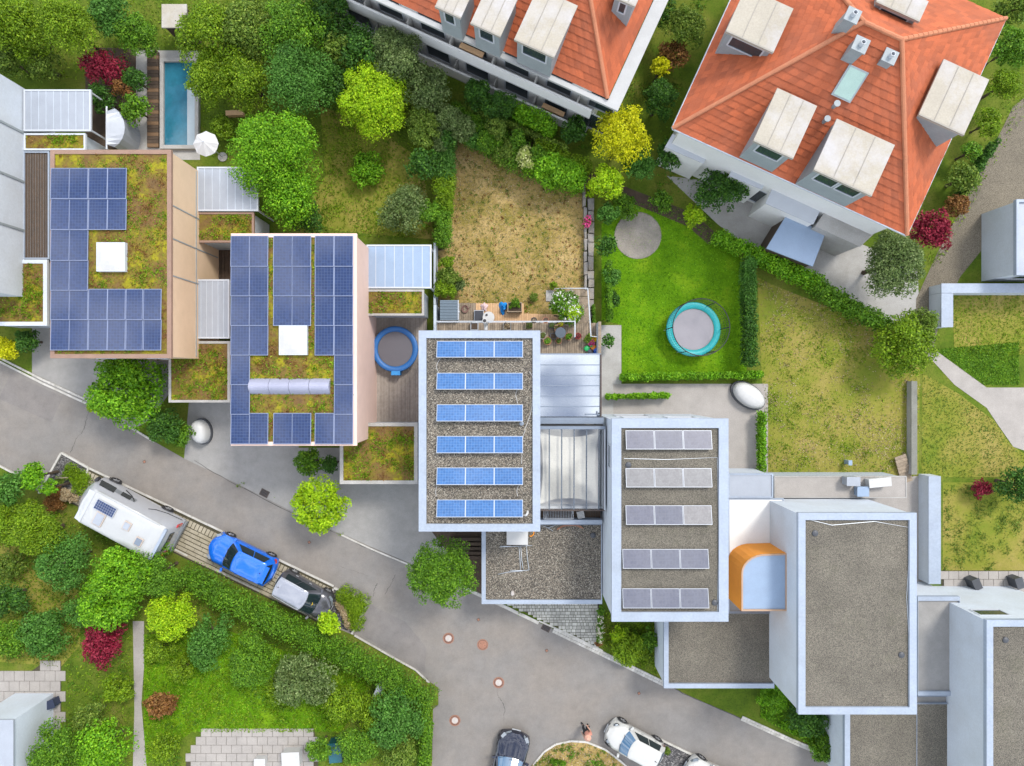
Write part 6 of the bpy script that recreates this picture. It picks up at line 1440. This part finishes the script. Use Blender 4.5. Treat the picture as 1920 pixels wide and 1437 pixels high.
# toys in the corner
def toy(px, py, col, label, kind):
    m_ = mat(label.split()[0]+' toy plastic', col, .4); c = P(px,py,ZD); b = MB()
    if kind == 'bucket': b.lathe([(.13,0),(.19,.26),(.20,.26),(.18,.24),(.12,.02),(0,.02)], 16, (c.x,c.y,ZD)); b.tube([(c.x+.15*math.cos(a),c.y+.02,ZD+.2+.12*math.sin(a)) for a in [math.pi*k/8 for k in range(9)]], .012, 5); nm = 'toy_bucket'
    elif kind == 'can':
        b.lathe([(.16,0),(.17,.18),(.12,.22),(.06,.23),(0,.23)], 14, (c.x,c.y,ZD)); b.tube([(c.x+.1,c.y+.05,ZD+.06),(c.x+.24,c.y+.12,ZD+.24)], .03, 6, 0, .02); b.lathe([(.05,0),(.06,.03),(0,.04)], 10, (c.x+.25,c.y+.13,ZD+.23)); b.tube([(c.x-.12,c.y,ZD+.06),(c.x-.2,c.y,ZD+.16),(c.x-.06,c.y,ZD+.22)], .018, 5); nm = 'watering_can'
    else: b.obox((c.x,c.y,ZD+.12),(.10,.17,.10),.5).obox((c.x,c.y+.05,ZD+.25),(.07,.07,.05),.5).tube([(c.x-.12,c.y-.1,ZD+.06),(c.x+.12,c.y-.1,ZD+.06)], .06, 10).tube([(c.x-.12,c.y+.12,ZD+.06),(c.x+.12,c.y+.12,ZD+.06)], .06, 10); nm = 'toy_truck'
    tag(b.build(nm, m_, None, kind != 'truck'), label, 'toy', 'plastic toys in the terrace corner')
toy(1112,636,(.75,.48,.01),'yellow plastic bucket at the top of the toy heap','bucket'); toy(1108,644,(.75,.12,.35),'pink plastic bucket in the middle of the toy heap','bucket')
toy(1100,654,(.02,.42,.12),'green watering can at the left of the toy heap','can'); toy(1112,652,(.8,.26,.02),'orange watering can in the middle of the toy heap','can')
toy(1116,658,(.02,.11,.5),'blue plastic toy truck by the wall at the toy heap','truck'); toy(1106,661,(.08,.09,.12),'grey plastic toy truck at the bottom of the toy heap','truck')
shrub(1102,635,9,2.3,'olive','small olive green plant in the corner above the toy heap', leaf=.09, name='potted_shrub')
# stone wall on the right of the garden
t = thing('stone_wall', 'low dry stone wall along the right edge of the parched lawn', 'wall', P(1103,450)); rng_ = random.Random(4)
def stone(px0, py0, px1, py1, h):
    x0,x1,y0,y1 = X(px0,h/2),X(px1,h/2),Y(py1,h/2),Y(py0,h/2); j = lambda: rng_.uniform(-.035,.035)
    vs = [(x0+j(),y0+j(),0),(x1+j(),y0+j(),0),(x1+j(),y1+j(),0),(x0+j(),y1+j(),0)]; top = [((v[0]-(x0+x1)/2)*.9+(x0+x1)/2,(v[1]-(y0+y1)/2)*.93+(y0+y1)/2,h+j()) for v in vs]
    mid_ = [(v[0]*1.0,v[1],h*.8) for v in vs]
    MB().add(vs+mid_+top, [(k,(k+1)%4,4+(k+1)%4,4+k) for k in range(4)]+[(4+k,4+(k+1)%4,8+(k+1)%4,8+k) for k in range(4)]+[(8,9,10,11)]).build('stone', M['stone'], t)
y = 328; k = 0
while y < 545:
    dy_ = rng_.choice([14,17,20,23]); xo = 1090+min(1,(y-328)/70)*5
    stone(xo, y, xo+5.5, min(y+dy_,545), .42+rng_.uniform(-.05,.05)); y += dy_+.6
y = 374
while y < 600:
    dy_ = rng_.choice([15,19,22,26]); stone(1102, y, 1113, y+dy_, .34+rng_.uniform(-.06,.06)); y += dy_+.8
# timber steps between the street tree and the garage
t = thing('timber_steps', 'dark timber steps in the bed between the round tree and the garage', 'steps', P(880,1025))
for k in range(5): MB().box((X(846+k*3),Y(1006+k*9+6),.05),(X(902),Y(1006+k*9),.42-k*.07)).build('step', M['wood_dark'], t)
# pool, parasol
t = thing('swimming_pool', 'narrow rectangular swimming pool with blue water, upper left', 'pool', P(335,195))
x0,y0,x1,y1 = R4(303,112,369,276,.25); b = MB(); i = rect_ring(b, (x0-.1,y0-.1,x1+.1,y1+.1), .22, 0, .27); b.build('pool_edge', M['concrete'], t); MB().sheet([(i[0],i[1]),(i[2],i[1]),(i[2],i[3]),(i[0],i[3])], .12).build('water', M['water'], t)
MB().box((i[2]-.5,i[1]+.0,.02),(i[2]-.0,i[3]-1.5,.16)).build('bench_step', mat('pool bench', (.42,.50,.54), .3), t)
t = thing('pool_deck', 'narrow dark brown timber deck left of the swimming pool', 'deck', P(291,195)); 
for k in range(26):
    ya = lerp(Y(278),Y(100),k/26); MB().box((X(279),ya+.008,.05),(X(300),lerp(Y(278),Y(100),(k+1)/26)-.008,.2)).build('plank', M['wood_dark'] if k % 3 else mat('brown deck board', (.17,.10,.05), .7), t)
struct('pool_surround', MB().sheet(pp([(255,95),(375,95),(375,300),(255,300)], .009), .009), M['concrete'])
def parasol(px, py, rpx, z, label, m_, n=8):
    c = P(px,py,z); r_ = rpx*(CAMH-z)/F; t = thing('parasol', label, 'parasol', (c.x,c.y,0))
    for k in range(n):
        a0, a1 = 2*math.pi*k/n, 2*math.pi*(k+1)/n; b = MB(); am = (a0+a1)/2
        b.add([(c.x,c.y,z+.35),(c.x+r_*math.cos(a0),c.y+r_*math.sin(a0),z),(c.x+r_*.93*math.cos(am),c.y+r_*.93*math.sin(am),z-.05),(c.x+r_*math.cos(a1),c.y+r_*math.sin(a1),z)],[(0,1,2),(0,2,3)]); b.build('canopy_panel', m_, t)
        MB().tube([(c.x,c.y,z+.31),(c.x+r_*math.cos(a0),c.y+r_*math.sin(a0),z-.03)], .012, 5).build('rib', M['rail'], t)
    MB().tube([(c.x,c.y,0),(c.x,c.y,z+.42)], .03, 8).build('pole', M['rail'], t); b = MB(); b.lathe([(.28,0),(.28,.06),(.05,.1)], 16, (c.x,c.y,0)); b.build('foot', M['concrete'], t)
parasol(386,270,24,2.3,'open white round parasol at the lower corner of the swimming pool',mat('white parasol cloth', (.58,.58,.58), .9))
t = thing('pool_hut', 'small pale flat roof above the top end of the swimming pool', 'hut', P(325,20)); x0,y0,x1,y1 = R4(303,8,350,52,2.2); MB().box((x0,y0,2.1),(x1,y1,2.2)).build('roof', M['felt'], t); MB().box((x0+.1,y0+.1,0),(x1-.1,y1-.1,2.099)).build('wall', M['wood_dark'], t)
t = thing('shell_shelter', 'pale curved shell shaped roof beside the far left metal canopy', 'shelter', P(215,240)); b = MB(); n = 8; z_ = 2.0
for k in range(n):
    a0, a1 = R(-60+k*120/n), R(-60+(k+1)*120/n); f = lambda a, e: P(196+38*math.cos(a), 240-42*math.sin(a)*1.0, z_-e)
    p0,p1 = f(a0,.3), f(a1,.3); q0 = P(200,240-40*math.sin(a0)*.9,z_); q1 = P(200,240-40*math.sin(a1)*.9,z_); b.add([q0,p0,p1,q1],[(0,1,2,3)]); b.add([p0,(p0.x,p0.y,0),(p1.x,p1.y,0),p1],[(0,1,2,3)])
b.build('shell', M['canopy'], t)
MB().tube([P(200,280,1.9),P(200,200,1.9)], .05, 8).build('beam', M['frame'], t)
# ovals and other small blurred things
def dome(px, py, rx, ry, rz, h, label, name, cat, m_, basem=None):
    c = P(px,py,h*.6); t = thing(name, label, cat, (c.x,c.y,0), rz); T = wm(t); b = MB(); n = 22; prof = [(1,.0),(1,.35),(.93,.7),(.75,.9),(.4,1.0),(0,1.02)]; vs = []
    for q, z in prof:
        for j in range(n): a = 2*math.pi*j/n; vs.append(T @ Vector((rx*q*math.cos(a), ry*q*math.sin(a), .25+z*(h-.25))))
    b.add(vs, [(i*n+j,i*n+(j+1)%n,(i+1)*n+(j+1)%n,(i+1)*n+j) for i in range(5) for j in range(n)]); b.build('cover', m_, t, True)
    b = MB(); vs = [T @ Vector((rx*1.1*math.cos(2*math.pi*j/n), ry*1.12*math.sin(2*math.pi*j/n), z)) for z in (0,.26) for j in range(n)]; b.add(vs, [(j,(j+1)%n,n+(j+1)%n,n+j) for j in range(n)]+[[n+j for j in range(n)]]); b.build('base', basem or M['dark'], t)
dome(1405,742,1.05,.62,-.62,.8,'white oval cover on a dark base on the terrace corner','covered_tub','tub cover',M['white'])
dome(374,810,.5,.72,.2,1.0,'white rounded cover on the driveway left of the solar columns','covered_scooter','cover',M['white'])
def boxthing(name, label, cat, px, py, z, hx, hy, hz, rz, m_, lid=None):
    c = P(px,py,z+2*hz); b = MB(); b.obox((c.x,c.y,z+hz),(hx,hy,hz),rz); b.obox((c.x,c.y,z+2*hz+.02),(hx+.03,hy+.03,.02),rz)
    return tag(b.build(name, m_, None), label, cat)
boxthing('storage_box','white storage box at the bottom edge on the lower terrace','box',545,1425,0,.5,.42,.35,.05,M['white'])
boxthing('storage_box','small white box left of the larger one on the lower terrace','box',487,1430,0,.3,.2,.25,0,M['white'])
boxthing('water_butt','dark teal garden box at the bottom edge right of the small hedge','box',628,1412,0,.35,.55,.4,.1,mat('dark teal plastic',(.01,.10,.13),.4))
boxthing('garden_bench','pale bench on the lower left gravel patio','bench',88,1330,0,.45,.16,.22,.9,M['canopy'])
boxthing('garden_crate','dark blue crate on the lower left gravel patio','crate',92,1322,0,.3,.22,.3,.3,mat('dark navy plastic',(.03,.04,.08),.5))
boxthing('garden_table','small white table on the lower left gravel patio','table',58,1352,0,.3,.25,.32,.4,M['white'])
boxthing('storage_box','white chest on the raised terrace behind the big empty roof','box',1650,905,2.4,.6,.22,.25,.1,M['white'])
boxthing('outdoor_sofa','blue grey sofa on the raised terrace behind the big empty roof','sofa',1618,922,2.4,.3,.25,.2,0,M['canopy_b'])
boxthing('outdoor_table','pale table on the raised terrace left of the white chest','table',1600,903,2.4,.35,.22,.3,0,M['canopy'])
boxthing('garden_post','small blue water pump standing on the right dry lawn','pump',1594,868,0,.08,.12,.3,0,M['canopy_b'])
boxthing('garden_grill','dark covered grill on the lower right slab terrace, left one','grill',1832,1096,0,.2,.3,.4,.4,M['dark'])
boxthing('garden_grill','dark covered grill on the lower right slab terrace, right one','grill',1912,1094,0,.2,.3,.4,.3,M['dark'])
boxthing('playhouse','small white hut half hidden under the lower garden trees','hut',710,1300,0,.22,.4,.6,-.4,M['canopy'])
boxthing('wooden_bench','light brown bench left of the big bright green tree','bench',440,212,0,.5,.12,.2,.05,M['wood_new'])
x0,y0,x1,y1 = R4(-60,1350,25,1480,3.5); t = thing('white_building','pale building corner at the lower left picture edge','building',P(-10,1420)); MB().box((x0+.1,y0+.1,0),(x1-.1,y1-.1,3.39)).build('wall', M['white_wall'], t); MB().box((x0,y0,3.4),(x1,y1,3.5)).build('roof', M['canopy'], t)
# gravel in planters
P1 = [(118,850),(166,879),(150,930),(128,936),(78,918)]; P2 = [(628,1104),(691,1131),(660,1187),(607,1163),(618,1135)]; P3 = [(1236,1385),(1302,1415),(1285,1450),(1215,1450)]
for nm_, q in (('roadside_planter', P1), ('roadside_planter_soil', P2), ('gravel_bed', P3)): struct(nm_, MB().sheet(pp(q), .02), M['dark_gravel'])
kerb_run('planter_kerb', [(75,925),(117,849),(167,877)], .13, .7, .14, 0, label='white L shaped kerb of the planter in front of the motorhome')
kerb_run('planter_kerb', [(167,877),(152,932)], .10, .4, .12, 0, label='rough stone edge between planter and motorhome bay')
kerb_run('planter_kerb', [(627,1102),(691,1130),(660,1188)], .13, .7, .14, 0, label='white L shaped kerb of the planter beside the small grey car')
kerb_run('planter_kerb', [(626,1104),(612,1140)], .10, .5, .12, 0, label='short kerb between the grey car and its planter')
kerb_run('planter_kerb', [(1302,1414),(1282,1452)], .08, .6, .1, 0, label='short white kerb across the gravel bed behind the white car')
bay2 = struct('lower_parking_bay', MB().sheet(pp([(1303,1415),(1400,1462),(1380,1500),(1280,1455)]), .021), M['joint'])
for k in range(10):
    c = P(1309+k*7,1424+k*3.4); MB().obox((c.x,c.y,.04),(.095,.17,.025),-.45).build('paver', M['paver'], bay2)
# ------------------------------------------------------------------ vegetation
# sharp garden of the middle house
shrub(842,222,28,3.0,'grey','grey green willowy shrub in the top left corner of the parched garden',.13,1.2)
shrub(866,242,30,2.6,'grey','second grey green shrub just right of the corner one',.13,1.2)
shrub(838,262,20,2.4,'dark','dark leafy shrub below the grey corner shrub',.14)
shrub(893,264,22,2.0,'blueg','feathery blue green shrub in the top hedge row',.12)
shrub(917,266,29,2.3,'mid','mid green shrub in the top hedge row left of the cream one',.13,1.1)
shrub(950,286,27,2.0,'olive','olive shrub touching the cream variegated one',.13,1.1)
shrub(986,296,22,2.3,'cream','cream variegated shrub in the top hedge row',.17,.9)
shrub(1030,320,34,2.6,'bright','bright green shrub right of the cream variegated one',.15,1.2)
shrub(1064,328,29,2.3,'bright','bright green shrub next to the top end of the stone wall',.15,1.2)
shrub(930,245,22,2.6,'olive','olive shrub behind the top hedge row',.13)
shrub(972,262,18,2.4,'mid','mid green shrub behind the cream variegated one',.13)
shrub(1010,290,18,2.4,'mid','green shrub behind the bright green pair',.13)
hedge([(838,270),(836,332)],36,2.0,'blueg','dark ivy part of the left garden hedge',.12,1.1)
hedge([(836,330),(833,392)],36,1.9,'moss','yellow green middle part of the left garden hedge',.12,1.1)
hedge([(832,390),(829,455)],34,1.8,'mid','lower green part of the left garden hedge above the shed',.12,1.1)
shrub(838,492,15,1.6,'moss','small yellow green shrub at the left lawn edge',.11)
shrub(842,520,22,1.8,'olive','olive shrub above the shed at the left lawn edge',.11)
shrub(835,543,22,1.8,'moss','yellow green shrub directly above the shed',.11,1.1)
shrub(860,535,14,1.2,'grey','small grey green shrub right of the one above the shed',.10)
shrub(1107,350,9,1.6,'lime','lime green plant at the upper end of the stone wall',.11)
shrub(1106,365,8,1.4,'lime','second lime green plant on the stone wall',.11)
hedge([(848,214),(885,246),(928,268),(965,290),(1000,308)],58,2.0,'mid','mixed green hedge row behind the top shrubs of the parched garden',.12,1.1)
hedge([(830,215),(828,285)],26,2.4,'grey','grey green hedge part down the top left garden corner',.12,1.1)
hedge([(1000,308),(1040,327),(1082,336)],54,2.2,'bright','bright green hedge mass at the top right of the parched garden',.13,1.1)
t, rng, l = shrub(1101,418,11,.9,'mid','rose bush with bright pink blossoms on the stone wall',.08,.5); blossoms(t, rng, l, 17, .13, 'pink', 0.1)
t, rng, l = shrub(1060,578,34,2.6,'mid','bush covered with white blossoms beside the garden stairs',.12,1.0); blossoms(t, rng, l, 190, .085, 'white', .1)
t, rng, l = shrub(1074,586,16,2.8,'lime','yellow green shoot of climbing plant over the stair rail',.10,.8); blossoms(t, rng, l, 25, .085, 'white', .2)
hedge([(1112,575),(1114,628)],9,.9,'mid','narrow green planting between stairs and stone wall',.10)
shrub(1038,535,8,.6,'moss','little weed clump above the concrete slab',.08); shrub(1000,558,9,.4,'olive','low weed clump on the parched lawn edge near the planter',.08)
# front of the house, road side
tree(830,1071,66,4.6,'mid','round bright green street tree in front of the middle house',leaf=.12,dens=1.15,name='street_tree',squash=.62,kind_lumps=(.16,.27),nl=85)
shrub(1126,1145,9,1.3,'mid','green shrub at the right end of the paved forecourt',.10)
t, rng, l = hedge([(1126,1155),(1124,1200)],18,.9,'mid','cream flowering bush at the right end of the paved forecourt',.10,.8,'flowering_bush','bush'); blossoms(t, rng, l, 75, .10, 'petal_cream', .2)
shrub(1122,1206,8,.6,'rust','small dark brown shrub below the cream flowering bush',.09)
tree(600,946,50,3.6,'lime','lime green round tree between the driveway and the road',leaf=.16,dens=1.2,name='street_tree')
shrub(580,866,28,2.2,'mid','green shrub right of the solar column house driveway'); shrub(621,872,18,2.0,'dark','dark green shrub left of the square sedum carport')
tree(240,736,72,3.6,'bright','big bright green tree below the L array house',leaf=.18,dens=1.2)
shrub(310,800,34,2.2,'dark','dark green shrub right below the big bright tree'); shrub(340,815,26,1.6,'mid','mid green shrub near the white rounded cover'); shrub(200,760,22,2.0,'lime','lime green branch tips over the road kerb',.14); shrub(172,764,10,1.2,'lime','tiny lime green sprig on the road kerb',.12)
shrub(18,655,26,1.8,'yellow','yellow flowering shrub at the left edge above the road'); shrub(52,640,24,1.8,'dark','dark green shrub beside the yellow one at the left edge')
# planters
hedge([(127,884),(152,900),(146,920)],32,.55,'moss','bright mossy groundcover in the planter ahead of the motorhome',.09,1.1,'groundcover','groundcover')
shrub(112,902,9,.6,'olive','small olive shrub at the left of the motorhome planter',.09); shrub(108,925,16,.8,'rust','rusty brown shrub in the motorhome planter',.09); shrub(128,930,17,.8,'dusty','dry brown flowering shrub in the motorhome planter',.09)
tree(66,893,26,2.6,'bright','leafy bright green shrub at the left road corner beside the planter','shrub','garden_shrub',.16); shrub(92,915,16,2.2,'bright','smaller bright shrub right of the leafy corner shrub',.14); shrub(104,942,20,.8,'rust','rusty red brown groundcover below the motorhome planter',.09)
tubes('wood_stake', 'single pale wooden stake lying in the motorhome planter', 'stake', [[(103,897,.5),(127,896,.9)]], .1, .03, 'wood_old')
hedge([(643,1116),(672,1134),(660,1168)],42,.6,'moss','yellow green groundcover in the planter by the grey car',.09,1.2,'groundcover','groundcover')
hedge([(634,1133),(645,1152),(655,1176)],20,.5,'dusty','pale dry flower heads in the planter by the grey car',.08,1.2,'groundcover','groundcover')
tree(617,1168,22,2.6,'lime','lime green little tree overhanging the nose of the grey car','shrub','garden_shrub',.15,1.2)
shrub(1250,1408,8,.4,'olive','tiny weed behind the white car',.08); shrub(1240,1400,7,.4,'rust','tiny rusty weed behind the white car',.08)
hedge([(808,1335),(806,1375)],7,.8,'moss','thin green strip on the road edge near the lowest left manhole',.10); hedge([(806,1380),(803,1437)],10,.9,'mid','thin flowering strip at the lower road edge',.10)
hedge([(1036,1430),(1058,1434)],14,.5,'mid','green weed clump on the grassy traffic island',.10)
# long hedge along the lower road edge
hedge([(352,1078),(420,1114),(500,1155),(590,1199),(660,1232),(740,1272),(800,1310)],50,1.9,'mid','long green hedge along the lower edge of the road',.12,1.3,rough=.05)
hedge([(790,1300),(800,1360),(795,1437)],24,1.6,'mid','hedge turning down along the side road',.15)
# lower left gardens
T_ = [
 (30,975,48,2.6,'moss','moss green shrub below the leafy corner shrub at far left'), (75,1000,52,3.2,'moss','moss green tree left of the motorhome'),
 (20,920,36,2.6,'blueg','blue green shrub at the left edge below the road'), (124,1052,56,3.6,'blueg','blue green tree below the motorhome nose'),
 (232,1074,56,3.8,'bright','bright green tree overhanging the motorhome'), (298,1074,48,3.4,'mid','mid green tree at the rear corner of the motorhome'),
 (215,1120,62,3.4,'bright','big bright green tree above the dark red shrub'), (322,1152,46,3.0,'lime','lime green tree below the rear of the motorhome'),
 (398,1190,42,2.6,'blueg','blue green tree right of the lime green one'), (475,1238,52,3.0,'mid','mid green tree below the long hedge, centre left'),
 (570,1272,56,3.4,'grey','grey olive tree below the long hedge'), (645,1312,42,2.6,'moss','moss green tree right of the grey olive tree'),
 (742,1345,54,3.2,'blueg','dark blue green tree near the side road hedge'), (705,1320,26,2.0,'moss','moss shrub under the right end of the long hedge'),
 (85,1185,48,2.4,'blueg','pale blue green tree above the lower left patio'), (25,1195,36,2.2,'mid','mid green shrub at the left edge above the patio'),
 (15,1120,42,2.4,'dark','dark green shrub at the left edge below the bare lawn'), (120,1410,62,3.4,'mid','mid green tree at the bottom left corner'),
 (200,1395,56,3.0,'bright','bright green tree left of the stone path at the bottom'), (170,1345,34,2.2,'olive','olive shrub between the patio and the stone path'),
 (225,1290,28,1.8,'moss','moss green shrub left of the stone path, upper'), (300,1215,30,1.8,'moss','moss green shrub right of the stone path top'),
 (305,1320,30,1.6,'rust','rusty brown low shrub right of the stone path'), (310,1400,32,1.8,'moss','moss green shrub right of the stone path at the bottom'),
 (600,1405,24,2.0,'mid','green clipped shrub at the right end of the lower terrace'), (670,1395,40,2.6,'mid','mid green tree at the bottom edge near the teal box'),
 (530,1285,32,2.2,'moss','moss green shrub between hedge and mid green tree'), (750,1405,36,2.4,'olive','olive shrub in the corner by the side road'),
 (385,1230,30,2.0,'blueg','blue green shrub left of the lower garden lawn'), (340,1255,26,1.6,'moss','moss shrub at the left of the lower garden lawn'),
 (20,1060,26,1.4,'olive','olive shrub at the left edge on the bare lawn'), (150,1150,30,2.0,'blueg','blue green shrub left of the dark red one'),
 (700,1350,32,2.2,'moss','moss green shrub left of the dark blue green tree')]
for k_, a in enumerate(T_): tree(*a[:5], a[5], 'tree' if a[3] >= 2.2 else 'shrub', leaf=(.15,.12,.16,.13)[k_ % 4], dens=(1,.8,.9,.65,1.05)[k_ % 5], squash=(.8,.7,.9)[k_ % 3])
tree(200,1200,44,2.6,'red','dark red shrub left of the stone path','shrub','red_shrub',.16,.9)
# upper left gardens
T_ = [
 (42,48,62,4.0,'moss','moss green tree in the top left corner'), (130,50,56,4.2,'moss','second moss green tree right of the corner one'), (20,115,34,2.4,'olive','olive shrub at the left edge below the corner tree'),
 (85,125,36,2.2,'olive','olive shrub above the far left canopy'), (205,30,44,3.4,'blueg','blue green tree at the top edge left of the pool'), (262,70,40,3.0,'mid','mid green tree left of the pool top'),
 (255,205,30,2.2,'mid','mid green shrub left of the pool deck'), (255,150,24,2.0,'dark','dark green shrub left of the pool deck, upper'), (402,70,66,4.6,'moss','moss green tree right of the pool top'),
 (400,150,52,3.6,'moss','moss green tree right of the pool middle'), (470,60,60,4.4,'olive','olive tree at the top edge left of the darker green trees'), (465,150,56,4.0,'moss','moss green tree above the light brown bench'),
 (550,60,64,5.0,'mid','mid green tree at the top edge'), (560,150,70,5.0,'blueg','large blue green tree behind the big bright green tree'), (620,40,48,4.4,'dark','dark green tree at the top edge left of the red house'),
 (520,290,86,5.2,'bright','biggest bright green tree above the solar column house'), (545,370,56,4.2,'bright','bright green tree lobe right above the solar column house'),
 (706,192,72,4.6,'lime','lime green tree left of the parched garden'), (680,95,48,4.4,'dark','dark olive tree above the lime green tree'), (745,110,54,4.6,'grey','grey green tree beside the balconies of the red house'),
 (800,165,46,4.0,'grey','grey green tree at the upper left of the parched garden'), (795,240,36,3.2,'olive','olive tree left of the grey corner shrub'), (795,310,34,2.8,'dark','dark green shrub left of the garden hedge'),
 (760,397,52,3.0,'grey','pale grey green tree left of the lower garden hedge'), (620,160,44,3.8,'dark','dark green tree between the blue green and lime green trees'), (800,400,24,2.4,'mid','green shrub behind the lower left hedge'),
 (640,90,36,4.0,'olive','olive tree below the dark one at the top edge'), (575,410,34,2.6,'dark','dark shrub under the bright lobe tree'), (690,320,36,1.4,'bright','low bright green bush on the left lawn'),
 (420,245,26,1.6,'moss','moss shrub right of the white parasol'), (370,50,30,3.2,'olive','olive tree beside the pool hut'), (60,300,22,1.6,'lime','lime green shrub on the small far left sedum strip edge')]
for k_, a in enumerate(T_): tree(*a[:5], a[5], 'tree' if a[3] >= 2.2 else 'shrub', leaf=(.15,.12,.16,.13)[k_ % 4], dens=(1,.8,.9,.65,1.05)[k_ % 5], squash=(.8,.7,.9)[k_ % 3])
tree(198,130,40,2.4,'red','very dark red shrub left of the pool','shrub','red_shrub',.16,.6); tree(232,165,22,1.8,'rust','rusty red shrub beside the pool deck','shrub','red_shrub',.14,.7); tree(190,185,26,2,'dark','dark shrub below the very dark red one','shrub',leaf=.14)
# between the red houses and the gardens
T_ = [
 (895,178,30,2.6,'dark','dark green shrub under the balconies, left'), (935,198,32,2.6,'dark','dark green shrub under the balconies, second from left'), (1075,245,30,2.0,'dark','dark green shrub left of the round yellow tree'),
 (1166,256,57,4.2,'yellow','round yellow tree at the corner of the top red house'), (1138,341,32,2.8,'lime','round clipped lime green shrub below the yellow tree'), (1235,190,36,3.0,'dark','dark green tree right of the round yellow tree'),
 (1238,128,19,2.4,'yellow','small yellow shrub between the two red houses'), (1285,50,40,3.2,'olive','olive tree between the two red houses at the top'), (1262,105,30,2.4,'rust','rusty shrub between the two red houses'),
 (1200,308,34,2.6,'blueg','blue green shrub below the yellow tree, right'), (1255,292,28,2.6,'dark','dark green shrub at the left corner of the large red house'), (1232,20,34,2.8,'dark','dark green tree at the top between the red houses'),
 (1352,358,46,3.0,'dark','dark green tree below the white bays'), (1372,345,24,2.6,'bright','bright green patch of shrub at the dark tree'), (1300,406,22,1.6,'lime','small lime green shrub by the round patio'), (1172,390,26,1.4,'mid','green shrub above the round patio'),
 (1240,380,22,1.2,'mid','small green shrub right above the round patio'), (1140,400,22,1.8,'blueg','blue green shrub left of the round patio'), (1135,460,24,2.0,'dark','dark shrub strip left of the round patio'),
 (1672,495,62,4.4,'grey','big grey green conifer at the lower corner of the large red house'), (1690,648,58,3.2,'moss','moss green tree on the right dry lawn beside the drive'), (1722,608,34,2.6,'olive','olive shrub at the drive behind the moss green tree'),
 (1805,335,32,2.2,'olive','olive shrub right of the large red house'), (1850,232,28,2.2,'moss','moss green shrub at the right corner of the large red house'), (1895,90,40,3.2,'mid','green tree at the right edge of the large red house'),
 (1880,160,30,2.6,'moss','moss green shrub along the gravel drive at the top right'), (1900,15,40,3.0,'olive','olive tree in the top right corner'), (1790,385,24,1.8,'rust','rusty shrub beside the red shrub'), (1820,285,20,1.8,'mid','small green shrub at the drive by the right dormer'),
 (1180,1215,36,1.4,'moss','yellow green low shrub below the cream flowering bush'), (1212,1200,24,1.2,'mid','green low shrub left of the right garage'), (1156,1190,18,1.2,'lime','lime green shrub beside the cream flowering bush'),
 (1900,908,34,2.4,'dark','dark green shrub at the right edge above the lower lawn'), (1445,1310,28,1.2,'bright','bright green bush on the bank by the garage'), (1510,1345,38,1.4,'dark','dark green bush on the bank'), (1545,1400,30,1.2,'mid','green bush low on the bank'),
 (1150,560,16,1.4,'dark','dark shrub right of the stone wall'), (1148,520,20,1.6,'blueg','blue green shrub right of the stone wall'), (1142,640,14,1.2,'blueg','blue green shrub right of the terrace wall')]
for k_, a in enumerate(T_): tree(*a[:5], a[5], 'tree' if a[3] >= 2.2 else 'shrub', leaf=(.15,.12,.16,.13)[k_ % 4], dens=(1,.8,.9,.65,1.05)[k_ % 5], squash=(.8,.7,.9)[k_ % 3])
tree(1745,432,40,2.8,'red','dark red shrub at the right corner of the large red house','shrub','red_shrub',.16,.9); tree(1838,916,20,1.2,'red','small dark red shrub on the lower right lawn edge','shrub','red_shrub',.13,.7)
hedge([(975,215),(1030,242)],40,2.2,'bright','bright green hedge block under the balconies',.15)
hedge([(870,205),(960,240),(1060,285)],22,1.6,'olive','olive hedge behind the parched garden',.14); hedge([(1010,280),(1100,318)],30,1.8,'moss','moss green hedge behind the bright green pair',.14)
hedge([(1345,445),(1420,480)],30,1.6,'bright','bright green hedge on the slope, left part',.15); hedge([(1420,480),(1490,515),(1530,530)],34,1.8,'bright','bright green hedge on the slope, middle part',.15)
hedge([(1530,540),(1600,580),(1660,610)],36,1.8,'mid','darker green hedge on the slope, right part',.15)
hedge([(1402,490),(1400,560)],24,2.0,'blueg','blue green hedge right of the trampoline lawn, upper part',.14); hedge([(1402,565),(1404,680)],24,2.0,'dark','dark green hedge right of the trampoline lawn, lower part',.14)
hedge([(1170,708),(1290,705),(1425,703)],22,1.0,'bright','bright green low hedge below the trampoline lawn',.13); hedge([(1140,744),(1250,742)],17,1.0,'bright','short bright green hedge at the terrace left end',.13)
hedge([(1427,775),(1427,880)],20,1.2,'bright','narrow green hedge right of the back terrace',.13)
hedge([(1790,380),(1860,270)],20,1.4,'dark','dark green hedge along the gravel drive',.14); hedge([(1140,495),(1142,600)],16,1.6,'mid','green hedge right of the stone wall',.13)
